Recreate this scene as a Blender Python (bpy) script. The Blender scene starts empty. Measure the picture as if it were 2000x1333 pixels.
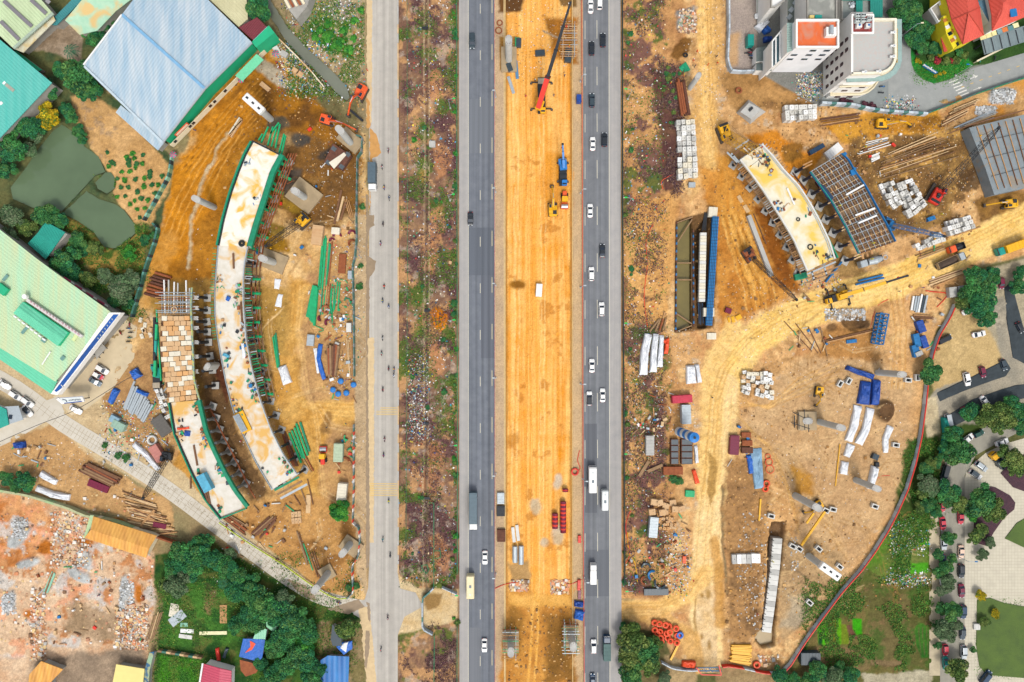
import bpy,bmesh,math,random
import numpy as np
from mathutils import Vector,Matrix
S=bpy.context.scene
C=S.collection
PX=0.165
H=220.0
cd=bpy.data.cameras.new('camera');cam=bpy.data.objects.new('camera',cd);C.objects.link(cam)
cam.location=(0,0,H);cam.rotation_euler=(0,0,0)
cd.sensor_width=36;cd.lens=36*H/(2000*PX);cd.clip_start=1;cd.clip_end=9000
S.camera=cam
W=bpy.data.worlds.new('World');S.world=W;W.use_nodes=True
wn=W.node_tree;wn.nodes.clear()
sky=wn.nodes.new('ShaderNodeTexSky');sky.sky_type='NISHITA';sky.sun_disc=False
SUN_EL,SUN_AZ=math.radians(58),math.radians(165)
sky.sun_elevation=SUN_EL;sky.sun_rotation=SUN_AZ;sky.dust_density=3.0;sky.air_density=1.0
hs=wn.nodes.new('ShaderNodeHueSaturation');hs.inputs['Saturation'].default_value=0.35
bg=wn.nodes.new('ShaderNodeBackground');bg.inputs['Strength'].default_value=0.14
wo=wn.nodes.new('ShaderNodeOutputWorld')
wn.links.new(sky.outputs[0],hs.inputs['Color']);wn.links.new(hs.outputs[0],bg.inputs['Color']);wn.links.new(bg.outputs[0],wo.inputs[0])
sl=bpy.data.lights.new('sun','SUN');sl.energy=1.2;sl.angle=math.radians(14);sl.color=(1,.96,.9)
so=bpy.data.objects.new('sun',sl);C.objects.link(so)
sd=Vector((math.sin(SUN_AZ)*math.cos(SUN_EL),math.cos(SUN_AZ)*math.cos(SUN_EL),math.sin(SUN_EL)))
so.rotation_euler=sd.to_track_quat('Z','Y').to_euler();so.location=sd*300
S.view_settings.view_transform='Standard';S.view_settings.look='None'
S.view_settings.exposure=0.82;S.view_settings.gamma=1
random.seed(7);rng=np.random.RandomState(11)
R=random.uniform
GAIN=1.0
def lin(h,k=1.0):
 if isinstance(h,str):
  h=h.lstrip('#');v=[int(h[i:i+2],16)/255 for i in (0,2,4)]
 else:v=[c/255 for c in h]
 v=[c/12.92 if c<=.04045 else ((c+.055)/1.055)**2.4 for c in v]
 return tuple(min(.9,c*k) for c in v)
CK=0.66
MATS={}
def mat(name,col,rough=.7,metal=0,var=.12,vs=1.2,bump=0,bs=4,kind=None,col2=None,spec=.35,attr=False,alpha=1):
 if name in MATS:return MATS[name]
 m=bpy.data.materials.new(name);MATS[name]=m;m.use_nodes=True
 nt=m.node_tree;b=nt.nodes['Principled BSDF']
 c=lin(col,CK)
 b.inputs['Roughness'].default_value=rough;b.inputs['Metallic'].default_value=metal
 b.inputs['Specular IOR Level'].default_value=spec
 geo=nt.nodes.new('ShaderNodeNewGeometry')
 src=geo.outputs['Position']
 n=nt.nodes.new('ShaderNodeTexNoise');n.inputs['Scale'].default_value=vs;n.inputs['Detail'].default_value=5;n.inputs['Roughness'].default_value=.65
 nt.links.new(src,n.inputs['Vector'])
 if attr:
  a=nt.nodes.new('ShaderNodeAttribute');a.attribute_name='col';base=a.outputs['Color']
  mx=nt.nodes.new('ShaderNodeMix');mx.data_type='RGBA';mx.blend_type='MULTIPLY';mx.inputs[0].default_value=1
  rp=nt.nodes.new('ShaderNodeMapRange');rp.inputs[1].default_value=.3;rp.inputs[2].default_value=.7
  rp.inputs[3].default_value=1-var;rp.inputs[4].default_value=1+var
  nt.links.new(n.outputs[0],rp.inputs[0]);cc=nt.nodes.new('ShaderNodeCombineColor')
  for i in range(3):nt.links.new(rp.outputs[0],cc.inputs[i])
  nt.links.new(base,mx.inputs[6]);nt.links.new(cc.outputs[0],mx.inputs[7]);nt.links.new(mx.outputs[2],b.inputs['Base Color'])
 else:
  r=nt.nodes.new('ShaderNodeValToRGB');e=r.color_ramp.elements
  e[0].position=.3;e[1].position=.7
  c2=lin(col2,CK) if col2 else tuple(min(.95,x*(1+var)) for x in c)
  c1=c if col2 else tuple(x*(1-var) for x in c)
  e[0].color=(*c1,1);e[1].color=(*c2,1)
  nt.links.new(n.outputs[0],r.inputs[0]);nt.links.new(r.outputs[0],b.inputs['Base Color'])
 if bump:
  n2=nt.nodes.new('ShaderNodeTexNoise');n2.inputs['Scale'].default_value=bs;n2.inputs['Detail'].default_value=6
  nt.links.new(src,n2.inputs['Vector'])
  bp=nt.nodes.new('ShaderNodeBump');bp.inputs['Strength'].default_value=bump;bp.inputs['Distance'].default_value=.3
  nt.links.new(n2.outputs[0],bp.inputs['Height']);nt.links.new(bp.outputs[0],b.inputs['Normal'])
 return m
def ribbed(name,col,ang,pitch=.8,var=.12,rough=.5,col2=None,vs=.25,amt=.16,stain=None):
 """sheet metal: ribs run along px-angle ang"""
 if name in MATS:return MATS[name]
 m=mat(name,col,rough,0,var,vs,col2=col2);nt=m.node_tree;b=nt.nodes['Principled BSDF']
 geo=nt.nodes.new('ShaderNodeNewGeometry');mp=nt.nodes.new('ShaderNodeMapping');mp.vector_type='POINT'
 mp.inputs['Rotation'].default_value=(0,0,math.radians(ang)+math.pi/2)
 nt.links.new(geo.outputs['Position'],mp.inputs[0])
 w=nt.nodes.new('ShaderNodeTexWave');w.wave_type='BANDS';w.bands_direction='X';w.inputs['Scale'].default_value=.314/pitch*1.0
 w.inputs['Distortion'].default_value=0.3;w.inputs['Detail'].default_value=1
 nt.links.new(mp.outputs[0],w.inputs[0])
 bp=nt.nodes.new('ShaderNodeBump');bp.inputs['Strength'].default_value=.6;bp.inputs['Distance'].default_value=.12
 nt.links.new(w.outputs[1],bp.inputs['Height']);nt.links.new(bp.outputs[0],b.inputs['Normal'])
 mp2=nt.nodes.new('ShaderNodeMapping');mp2.inputs['Rotation'].default_value=(0,0,math.radians(ang)+math.pi/2);mp2.inputs['Scale'].default_value=(1.0,.07,1)
 nt.links.new(geo.outputs['Position'],mp2.inputs[0])
 n=nt.nodes.new('ShaderNodeTexNoise');n.inputs['Scale'].default_value=.55;n.inputs['Detail'].default_value=6;nt.links.new(mp2.outputs[0],n.inputs[0])
 rp=nt.nodes.new('ShaderNodeMapRange');rp.inputs[1].default_value=.3;rp.inputs[2].default_value=.7;rp.inputs[3].default_value=0;rp.inputs[4].default_value=1
 nt.links.new(n.outputs[0],rp.inputs[0])
 mx=nt.nodes.new('ShaderNodeMix');mx.data_type='RGBA';mx.blend_type='MIX'
 ml=nt.nodes.new('ShaderNodeMath');ml.operation='MULTIPLY';ml.inputs[1].default_value=amt*2.2;nt.links.new(rp.outputs[0],ml.inputs[0]);nt.links.new(ml.outputs[0],mx.inputs[0])
 l=b.inputs['Base Color'].links[0].from_socket;nt.links.new(l,mx.inputs[6])
 mx.inputs[7].default_value=(*(lin(stain,CK) if stain else tuple(x*.72 for x in lin(col,CK))),1)
 nt.links.new(mx.outputs[2],b.inputs['Base Color'])
 return m
def P(px,py,z=0.0):
 k=(H-z)/H
 return Vector(((px-1000)*PX*k,(666.5-py)*PX*k,z))
def mpp(z):return PX*(H-z)/H
class MB:
 def __init__(s):s.v=[];s.f=[];s.m=[];s.mats=[]
 def mi(s,m):
  if m not in s.mats:s.mats.append(m)
  return s.mats.index(m)
 def add(s,vs,fs,m):
  o=len(s.v);k=s.mi(m);s.v+= [tuple(v) for v in vs];s.f+= [tuple(i+o for i in f) for f in fs];s.m+= [k]*len(fs);return s
 def prism(s,pts,z0,z1,m,top=None,side=None):
  """pts: world xy list (any winding); z0/z1 float or lists"""
  n=len(pts);a=sum(pts[i][0]*pts[(i+1) %n][1]-pts[(i+1) %n][0]*pts[i][1] for i in range(n))
  if a<0:pts=pts[::-1]
  if a<0 and not isinstance(z1,(int,float)):z1=z1[::-1]
  Z1=[z1]*n if isinstance(z1,(int,float)) else z1
  Z0=[z0]*n if isinstance(z0,(int,float)) else z0
  vs=[(p[0],p[1],Z0[i]) for i,p in enumerate(pts)]+[(p[0],p[1],Z1[i]) for i,p in enumerate(pts)]
  s.add(vs,[tuple(range(n,2*n))],top or m)
  s.add(vs,[tuple(range(n-1,-1,-1))]+[(i,(i+1) %n,n+(i+1) %n,n+i) for i in range(n)],m);return s
 def ppx(s,pts,z0,z1,m,**k):
  """prism whose TOP outline is seen at these photo pixels"""
  return s.prism([tuple(P(x,y,z1)[:2]) for x,y in pts],z0,z1,m,**k)
 def box(s,c,d,m,rz=0,bev=0,rx=0,ry=0):
  w,l,h=d[0]/2,d[1]/2,d[2]/2
  M=Matrix.Translation(c) @Matrix.Rotation(rz,4,'Z') @Matrix.Rotation(ry,4,'Y') @Matrix.Rotation(rx,4,'X')
  if bev:
   b=min(bev,w*.9,l*.9)
   q=[(-w+b,-l),(w-b,-l),(w,-l+b),(w,l-b),(w-b,l),(-w+b,l),(-w,l-b),(-w,-l+b)]
   hb=min(b,h*.8);n=8
   vs=[M@Vector((x,y,-h)) for x,y in q]+[M@Vector((x,y,h-hb)) for x,y in q]+[M@Vector((x*(1-hb/w*.8),y*(1-hb/l*.8),h)) for x,y in q]
   fs=[tuple(range(n-1,-1,-1)),tuple(range(2*n,3*n))]+[(i,(i+1) %n,n+(i+1) %n,n+i) for i in range(n)]+[(n+i,n+(i+1) %n,2*n+(i+1) %n,2*n+i) for i in range(n)]
   return s.add(vs,fs,m)
  vs=[M@Vector((x*w,y*l,z*h)) for z in (-1,1) for x,y in ((-1,-1),(1,-1),(1,1),(-1,1))]
  return s.add(vs,[(3,2,1,0),(4,5,6,7),(0,1,5,4),(1,2,6,5),(2,3,7,6),(3,0,4,7)],m)
 def beam(s,a,b,w,h,m):
  a=Vector(a);b=Vector(b);d=b-a;L=d.length
  if L<1e-6:return s
  q=d.to_track_quat('Y','Z').to_matrix().to_4x4();M=Matrix.Translation((a+b)/2) @q
  vs=[M@Vector((x*w/2,y*L/2,z*h/2)) for z in (-1,1) for x,y in ((-1,-1),(1,-1),(1,1),(-1,1))]
  return s.add(vs,[(3,2,1,0),(4,5,6,7),(0,1,5,4),(1,2,6,5),(2,3,7,6),(3,0,4,7)],m)
 def tube(s,a,b,r,m,n=10,r2=None,hollow=None,caps=True):
  a=Vector(a);b=Vector(b);d=b-a
  if d.length<1e-6:return s
  M=d.to_track_quat('Z','Y').to_matrix();r2=r if r2 is None else r2
  ring=[Vector((math.cos(2*math.pi*i/n),math.sin(2*math.pi*i/n),0)) for i in range(n)]
  vs=[a+M@ (v*r) for v in ring]+[b+M@ (v*r2) for v in ring]
  fs=[(i,(i+1) %n,n+(i+1) %n,n+i) for i in range(n)]
  if hollow:
   vs+= [a+M@ (v*r*hollow) for v in ring]+[b+M@ (v*r2*hollow) for v in ring]
   fs+= [(2*n+(i+1) %n,2*n+i,3*n+i,3*n+(i+1) %n) for i in range(n)]
   fs+= [((i+1) %n,i,2*n+i,2*n+(i+1) %n) for i in range(n)]+[(n+i,n+(i+1) %n,3*n+(i+1) %n,3*n+i) for i in range(n)]
  elif caps:fs+= [tuple(range(n-1,-1,-1)),tuple(range(n,2*n))]
  return s.add(vs,fs,m)
 def path(s,pts,r,m,n=6):
  for a,b in zip(pts[:-1],pts[1:]):s.tube(a,b,r,m,n)
  return s
 def torus(s,c,R0,r,m,n=18,k=7,tilt=None):
  vs=[];fs=[]
  M=tilt or Matrix.Identity(3)
  for i in range(n):
   a=2*math.pi*i/n
   for j in range(k):
    b=2*math.pi*j/k
    vs.append(Vector(c)+M@Vector(((R0+r*math.cos(b))*math.cos(a),(R0+r*math.cos(b))*math.sin(a),r*math.sin(b))))
  for i in range(n):
   for j in range(k):fs.append((i*k+j,((i+1) %n)*k+j,((i+1) %n)*k+(j+1) %k,i*k+(j+1) %k))
  return s.add(vs,fs,m)
 def lathe(s,c,prof,m,n=14):
  vs=[];fs=[];k=len(prof)
  for i in range(n):
   a=2*math.pi*i/n
   for r,z in prof:vs.append((c[0]+r*math.cos(a),c[1]+r*math.sin(a),c[2]+z))
  for i in range(n):
   for j in range(k-1):fs.append((i*k+j,((i+1) %n)*k+j,((i+1) %n)*k+j+1,i*k+j+1))
  return s.add(vs,fs,m)
 def build(s,name,parent=None,smooth=False):
  me=bpy.data.meshes.new(name)
  off=Vector((0,0,0));q=parent
  while q is not None:off=off+q.location;q=q.parent
  vs=[(x-off[0],y-off[1],z-off[2]) for x,y,z in s.v]
  me.from_pydata(vs,[],s.f)
  for m in s.mats:me.materials.append(m)
  me.polygons.foreach_set('material_index',s.m)
  if smooth:me.polygons.foreach_set('use_smooth',[True]*len(s.f))
  me.update()
  o=bpy.data.objects.new(name,me);C.objects.link(o)
  if parent is not None:o.parent=parent
  return o
def tag(o,label=None,cat=None,group=None,kind=None):
 if label:o['label']=label
 if cat:
  o['category']=cat
  if not kind:o['kind']='thing'
 if group:o['group']=group
 if kind:o['kind']=kind
 return o
def thing(name,loc,label,cat,group=None,rz=0):
 o=bpy.data.objects.new(name,None);C.objects.link(o);o.location=loc;o.rotation_euler=(0,0,rz);o.empty_display_size=.3
 return tag(o,label,cat,group)
def one(mb,name,label,cat,group=None,smooth=False):
 """a thing that is one mesh, origin at its own middle"""
 n=len(mb.v);c=[sum(v[i] for v in mb.v)/n for i in range(3)];c[2]=min(v[2] for v in mb.v)
 mb.v=[(x-c[0],y-c[1],z-c[2]) for x,y,z in mb.v]
 o=mb.build(name,smooth=smooth);o.location=c
 return tag(o,label,cat,group)
def copy_tree(o,parent=None):
 c=o.copy();C.objects.link(c)
 if parent is not None:c.parent=parent
 for ch in [x for x in KIDS.get(o.name,[])]:copy_tree(ch,c)
 return c
KIDS={}
def kids(root):
 KIDS[root.name]=[]
 for o in C.objects:
  if o.parent==root:KIDS[root.name].append(o)
 for k in KIDS[root.name]:kids(k)
ORD=['first','second','third','fourth','fifth','sixth','seventh','eighth','ninth','tenth','eleventh','twelfth','thirteenth','fourteenth','fifteenth','sixteenth','seventeenth','eighteenth','nineteenth','twentieth','twenty-first','twenty-second','twenty-third','twenty-fourth','twenty-fifth','twenty-sixth','twenty-seventh','twenty-eighth','twenty-ninth','thirtieth']
xs=np.concatenate([[-18000,-8000,-4000,-2000,-1200,-700,-400,-270],np.arange(-190,2191,2.0),[2270,2400,2700,3200,4000,6000,10000,20000]])
ys=np.concatenate([[-18000,-8000,-4000,-2000,-1200,-700,-400,-250],np.arange(-160,1495,2.0),[1580,1750,2100,2700,3400,5400,9400,19400]])
GX,GY=np.meshgrid(xs,ys);NY,NX=GX.shape
def vnoise(x,y,seed):
 r=np.random.RandomState(seed);T=r.rand(256,256).astype(np.float32)
 xi=np.floor(x).astype(int);yi=np.floor(y).astype(int);fx=x-xi;fy=y-yi
 fx=fx*fx*(3-2*fx);fy=fy*fy*(3-2*fy)
 a=T[yi%256,xi%256];b=T[yi%256,(xi+1) %256];c=T[(yi+1) %256,xi%256];d=T[(yi+1) %256,(xi+1) %256]
 return (a*(1-fx)+b*fx)*(1-fy)+(c*(1-fx)+d*fx)*fy
def fbm(x,y,s,seed,o=5,sy=None):
 v=0;w=0;a=1.0;sx=s;sy=sy or s
 for i in range(o):
  v=v+a*vnoise(x/sx+17.3*i,y/sy+9.1*i,seed+i);w+=a;a*=.6;sx/=2.03;sy/=2.03
 return v/w
WXN=(fbm(GX,GY,40,1)-.5)*2;WYN=(fbm(GX,GY,40,7)-.5)*2
F1=fbm(GX,GY,26,21);F2=fbm(GX,GY,90,31);F3=fbm(GX,GY,9,41);F4=fbm(GX,GY,4.5,51,3)
VS=fbm(GX,GY,7,61,4,sy=90)
COL=np.zeros((NY,NX,3));HT=np.zeros((NY,NX))
def contrast(n,k):return np.clip((n-.5)*k+.5,0,1)
def rng_idx(x0,x1,y0,y1,pad=0):
 i0=max(0,np.searchsorted(xs,x0-pad)-1);i1=min(NX,np.searchsorted(xs,x1+pad)+1)
 j0=max(0,np.searchsorted(ys,y0-pad)-1);j1=min(NY,np.searchsorted(ys,y1+pad)+1)
 return slice(j0,j1),slice(i0,i1)
def sdf(px,py,pts,closed=True):
 n=len(pts);d=np.full(px.shape,1e18);ins=np.zeros(px.shape,bool)
 for i in range(n if closed else n-1):
  ax,ay=pts[i];bx,by=pts[(i+1) %n];ex,ey=bx-ax,by-ay;L=ex*ex+ey*ey+1e-9
  t=np.clip(((px-ax)*ex+(py-ay)*ey)/L,0,1);d=np.minimum(d,(px-ax-t*ex)**2+(py-ay-t*ey)**2)
  if closed:
   cnd=((ay>py) != (by>py)) & (px<ex*(py-ay)/(ey+1e-12)+ax);ins^=cnd
 d=np.sqrt(d)
 return np.where(ins,-d,d) if closed else d
def mask(pts,soft,warp,closed=True,width=0):
 X=[p[0] for p in pts];Y=[p[1] for p in pts]
 jj,ii=rng_idx(min(X),max(X),min(Y),max(Y),soft+warp+width/2+4)
 x=GX[jj,ii];y=GY[jj,ii]
 d=sdf(x+WXN[jj,ii]*warp*1.6,y+WYN[jj,ii]*warp*1.6,pts,closed)
 if not closed:d=d-width/2
 if warp:d=d+(F3[jj,ii]-.5)*warp*1.2
 return jj,ii,np.clip(.5-d/max(soft,.5),0,1)
def paint(jj,ii,m,c1,c2,noise,k,a):
 c1=np.array(lin(c1,CK));c2=np.array(lin(c2,CK)) if c2 else c1
 t=contrast(noise[jj,ii],k)[...,None];c=c1*(1-t)+c2*t;m=(m*a)[...,None]
 COL[jj,ii]=COL[jj,ii]*(1-m)+c*m
def L(pts,c1,c2=None,soft=5,warp=5,n=None,k=2.6,a=1.0,h=None,hs=None):
 jj,ii,m=mask(pts,soft,warp)
 if c1:paint(jj,ii,m,c1,c2,F1 if n is None else n,k,a)
 if h is not None:
  if hs:_,_,m=mask(pts,hs,warp) if hs else (0,0,m)
  q=mask(pts,hs or soft,warp);HT[q[0],q[1]] +=h*q[2]
def K(pts,w,c1,c2=None,soft=3,warp=2,n=None,k=2.6,a=1.0,h=0):
 jj,ii,m=mask(pts,soft,warp,False,w)
 paint(jj,ii,m,c1,c2,F3 if n is None else n,k,a)
 if h:HT[jj,ii] +=h*m
def B(cx,cy,rx,ry,c1,c2=None,ang=0,**kw):
 ca,sa=math.cos(math.radians(ang)),math.sin(math.radians(ang))
 pts=[(cx+ca*rx*math.cos(t)-sa*ry*math.sin(t),cy+sa*rx*math.cos(t)+ca*ry*math.sin(t)) for t in np.linspace(0,2*math.pi,15)[:-1]]
 kw.setdefault('soft',6);kw.setdefault('warp',min(rx,ry)*.35);L(pts,c1,c2,**kw)
def spots(pts,c,thr,n,a=.8,soft=10,sharp=12):
 """clumps of another soil/plant colour where noise passes a threshold"""
 jj,ii,m=mask(pts,soft,6);t=np.clip((n[jj,ii]-thr)*sharp,0,1)*m*a
 COL[jj,ii]=COL[jj,ii]*(1-t[...,None])+np.array(lin(c,CK))*t[...,None]
# ================================================================ GROUND PAINT (base soils first, then patches, tracks, pits)
COL[:]=lin('#b9956c',CK)
L([(-300,-300),(2300,-300),(2300,1600),(-300,1600)],'#a98f6a','#8f8560',soft=1,warp=0,n=F2)
def vary(reg):
 spots(reg,'#9a744a',.6,fbm(GX,GY,22,121),.5);spots(reg,'#ecca94',.6,fbm(GX,GY,28,131),.5);spots(reg,'#c08458',.63,fbm(GX,GY,34,141),.45);spots(reg,'#c4b8a4',.66,fbm(GX,GY,16,151),.5)
LS=[(415,165),(470,100),(535,70),(600,140),(660,205),(690,260),(717,262),(717,1180),(660,1172),(600,1130),(520,1070),(440,1012),(300,925),(180,850),(190,760),(240,700),(262,620),(300,480),(345,325),(380,240)]
L(LS,'#cba26a','#e6c08a',soft=4,warp=5,n=F1);vary(LS)
L([(700,255),(480,60),(340,330),(285,560),(420,560),(470,300),(560,250)],'#c2873a','#9c682a',soft=16,warp=14,n=F1)
L([(520,120),(640,190),(700,270),(716,330),(640,300),(560,260),(480,230),(440,190)],'#a5702c','#6f4b26',soft=14,warp=14,n=F1)
L([(500,100),(560,150),(575,175),(540,165),(500,135)],'#b8ab94','#a0937d',soft=6,warp=5)
L([(330,330),(480,170),(500,200),(440,300),(400,440),(330,540),(285,545)],'#d08c35','#b4762c',soft=18,warp=12,n=F1)
L([(560,260),(700,280),(700,420),(590,450),(520,400)],'#8a6234','#6e5030',soft=22,warp=16,n=F1)
for i in range(9):
 o=i*11
 K([(345+o*.8,330+o*.2),(400+o*.7,262+o*.3),(450+o*.5,205+o*.5),(500+o*.3,150+o*.7)],2.2,'#8a5a22','#e2a553',soft=2,warp=2,a=.85,h=-.15)
for i in range(10):
 o=i*7
 K([(310+o,470),(340+o,400),(375+o,330),(430+o*.8,250)],2,'#a86f2a' if i%2 else '#eab060',None,soft=2,warp=2.5,a=.6,h=.05)
K([(447,262),(405,330),(392,360),(378,420),(368,520)],7,'#cfc0a0','#bda781',soft=4,warp=5,a=.8,h=.5)
K([(330,470),(300,550),(285,580)],40,'#d19c55','#c18a45',soft=12,warp=8,a=.7)
L([(283,545),(410,545),(428,600),(425,700),(445,790),(380,780),(372,700),(380,600),(300,620)],'#ad8748','#8d6c3c',soft=10,warp=8,n=F1)
L([(378,640),(400,600),(425,690),(450,800),(520,960),(490,985),(440,905),(400,820)],'#6b5238','#8d6d49',soft=12,warp=7,n=F1,h=-.6)
L([(425,690),(450,760),(440,790),(418,730)],'#5a3626','#6b4430',soft=6,warp=5)
L([(480,700),(600,700),(560,800),(520,820)],'#c0935a','#a27a4a',soft=16,warp=8)
B(555,395,42,16,'#9c7c35','#8a6a30',ang=30,h=-.5);B(530,455,30,18,'#8c6d2c','#a58a4d');B(605,360,22,14,'#82613a','#93713f',h=-.6)
L([(505,445),(560,470),(570,500),(520,490),(500,470)],'#a67b2c','#8f6a2a',soft=7,warp=6)
B(640,300,22,10,'#3f3a36','#57493c',ang=-20);B(585,275,20,14,'#4a453f','#60564a');B(545,240,24,14,'#5f5546','#6f624f')
L([(550,320),(590,330),(575,400),(552,385)],'#5d5044','#44403c',soft=8,warp=5)
L([(585,560),(640,470),(700,470),(716,640),(716,960),(650,1000),(600,960)],'#c9a06b','#b18960',soft=12,warp=8)
L([(570,540),(600,560),(575,700),(600,790),(716,775),(716,830),(640,830),(620,960),(660,1140),(600,1120),(560,900),(520,800),(540,640)],'#dbae68','#c99650',soft=14,warp=9,n=F1)
for o in (-8,-2,6,12):K([(580+o,560),(572+o,640),(588+o,740),(610+o,830),(622+o,930),(630+o,1040)],2.2,'#b98a48' if o<0 else '#efc686',None,soft=2.5,warp=3,a=.6)
for o in (-14,-6,4,12):K([(590,790+o*.4),(640,800+o),(716,800+o)],2.4,'#e9c07a',None,soft=2.5,warp=3,a=.6)
L([(500,560),(565,560),(560,690),(500,700)],'#ba9556','#a98347',soft=14,warp=8)
K([(640,815),(634,840)],16,'#7d5a38',soft=5,warp=6,a=.7)
L([(430,1015),(480,985),(560,960),(690,985),(700,1150),(640,1165),(560,1100)],'#c89a62','#ad7e4c',soft=10,warp=9,n=F1)
spots([(560,990),(700,990),(700,1160),(600,1140)],'#8a6238',.53,F1,.7)
L([(320,930),(360,860),(400,960),(430,1015),(400,1000)],'#cf9d55','#b98645',soft=6,warp=5)
L([(690,420),(717,420),(717,1175),(696,1120)],'#cbb08a','#b39b7a',soft=3,warp=3)
L([(-200,-200),(262,-200),(200,110),(163,130),(330,300),(340,330),(262,620),(240,610),(-200,460)],'#6a6a44','#44563a',soft=4,warp=5,n=F1)
L([(90,45),(128,40),(160,70),(160,130),(120,110),(85,100),(45,100)],'#b3a08a','#8f7c66',soft=4,warp=3)
L([(136,190),(185,185),(240,225),(325,315),(340,335),(295,440),(262,445),(230,400),(205,335),(150,245)],'#d5ac78','#c09764',soft=5,warp=5,n=F1)
spots([(136,190),(185,185),(240,250),(200,320),(150,245)],'#a28a70',.55,F3,.6)
L([(135,400),(262,450),(292,450),(275,540),(255,590),(180,540),(130,470)],'#a88a4c','#6c6a35',soft=8,warp=8,n=F1)
spots([(120,470),(290,430),(262,600),(170,560)],'#2f5a24',.5,F1,.8)
L([(-20,-20),(45,-20),(0,20)],'#909090',None)
L([(495,-160),(580,-160),(716,-160),(716,260),(690,190),(600,80),(530,0)],'#8f8263','#a89370',soft=4,warp=4,n=F1)
L([(520,70),(560,60),(700,190),(700,250),(640,230),(600,160)],'#6d6544','#8c8059',soft=8,warp=6,n=F1)
L([(600,40),(650,10),(690,60),(690,110),(640,110),(610,80)],'#2f6a26','#4f7a32',soft=8,warp=9,n=F1)
L([(620,0),(680,0),(680,45),(650,40)],'#8b7f75','#a0947f',soft=6,warp=5)
spots([(560,-20),(716,-20),(716,200),(640,150)],'#c9b28b',.52,F3,.6)
CANAL=[(500,-150),(548,-150),(528,0),(560,50),(600,95),(640,130),(675,165),(682,190),(676,196),(655,180),(618,140),(585,110),(555,75),(525,30),(508,0),(490,-30)]
POND1=[(118,242),(150,262),(162,285),(190,305),(203,335),(183,342),(163,364),(118,412),(60,405),(22,388),(17,366),(48,326),(72,290),(100,255)]
POND2=[(166,372),(190,388),(222,398),(240,410),(262,440),(262,455),(246,470),(222,486),(200,482),(182,455),(150,432),(119,416)]
POND3=[(183,356),(203,336),(214,336),(224,350),(222,368),(206,378),(188,368)]
for q in (CANAL,POND1,POND2,POND3):L(q,'#5c5a3c','#4c4a32',soft=4,warp=1,h=-1.6,hs=8)
L([(-200,690),(0,700),(110,772),(250,640),(262,700),(215,760),(330,900),(440,1010),(560,1100),(640,1165),(716,1175),(716,1200),(560,1120),(300,960),(200,900),(120,900),(0,865),(-200,880)],'#d5bf98','#c4ab84',soft=3,warp=3,n=F1)
L([(0,865),(100,830),(200,905),(330,985),(345,1040),(200,1000),(0,955)],'#cca473','#b48d60',soft=6,warp=6,n=F1)
L([(190,760),(262,690),(300,640),(320,780),(350,860),(310,920),(230,840)],'#c39b6a','#a47d55',soft=6,warp=6,n=F1)
L([(-200,955),(60,965),(165,1005),(305,1080),(300,1200),(280,1333),(280,1500),(-200,1500)],'#dfc2a2','#cba684',soft=4,warp=4,n=F1)
L([(-100,950),(70,975),(110,1020),(60,1110),(-100,1120)],'#dca068','#c07c48',soft=14,warp=14,n=F1,a=.8)
spots([(-20,960),(300,1060),(300,1250),(-20,1290)],'#b5713c',.6,F1,.7)
spots([(-20,960),(300,1060),(300,1250),(-20,1290)],'#c9c6c0',.57,fbm(GX,GY,38,77),.75)
spots([(-20,960),(300,1060),(300,1250),(-20,1290)],'#e7a07a',.6,fbm(GX,GY,30,87),.6)
for p in [(38,1050,30,12,-35),(40,1025,14,10,0),(20,1175,14,22,20),(165,1095,22,14,60),(245,1150,10,26,0),(240,1190,8,26,0),(260,1240,9,16,0),(155,1125,26,12,30),(55,1100,24,10,-20)]:
 B(*p[:4],'#c7c9c6','#a9aaa6',ang=p[4],h=.5)
for p in [(90,1070,17,14),(230,1020,14,7),(245,1225,12,16),(55,1200,12,8),(270,1160,8,18),(160,1060,24,8)]:B(*p,'#a2602a','#c47a3a')
L([(60,1290),(280,1260),(285,1400),(50,1400)],'#a59079','#8c7a67',soft=12,warp=8)
L([(150,1170),(240,1200),(230,1250),(120,1240)],'#b59a7c','#9d8467',soft=14,warp=10)
L([(305,1080),(420,1060),(520,1120),(700,1200),(716,1215),(716,1480),(283,1480),(300,1330),(318,1180),(300,1140)],'#4b6a2c','#2f4f24',soft=5,warp=5,n=F1)
L([(318,1150),(430,1130),(470,1250),(420,1260),(312,1265)],'#4f7c34','#3b642c',soft=6,warp=5,n=F1)
L([(312,1282),(395,1290),(385,1480),(295,1480)],'#4c8f24','#3a7322',soft=4,warp=4,n=F1)
L([(400,1140),(425,1150),(412,1200),(398,1190)],'#8b7552','#7a6a48',soft=5,warp=4)
L([(625,1210),(716,1215),(716,1480),(600,1480)],'#a08b6a','#81704f',soft=7,warp=6)
L([(776,-200),(896,-200),(897,1500),(776,1500)],'#98785c','#74564a',soft=2,warp=2,n=F1,k=3)
PURP=fbm(GX,GY,34,91)
spots([(790,-200),(893,-200),(893,1500),(790,1500)],'#634448',.48,PURP,.8)
spots([(776,-200),(893,-200),(893,1500),(776,1500)],'#c79a6c',.55,fbm(GX,GY,30,93),.8)
spots([(776,-200),(893,-200),(893,1500),(776,1500)],'#566a2f',.55,fbm(GX,GY,36,95),.85)
spots([(776,-200),(893,-200),(893,1500),(776,1500)],'#b4a392',.6,fbm(GX,GY,18,97),.6)
for y in (180,330,440,500,640,720,880,960,1060):B(855+R(-14,14),y+R(-20,20),20,34,'#c8946a','#b57f58',warp=12,a=.75)
B(857,622,17,24,'#e8922a','#c9741c',warp=7,h=.6);B(828,345,9,14,'#a98b4e','#8f7a4a')
L([(812,1150),(893,1150),(893,1215),(776,1240),(776,1120)],'#d9c29a','#caa874',soft=4,warp=4)
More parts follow.
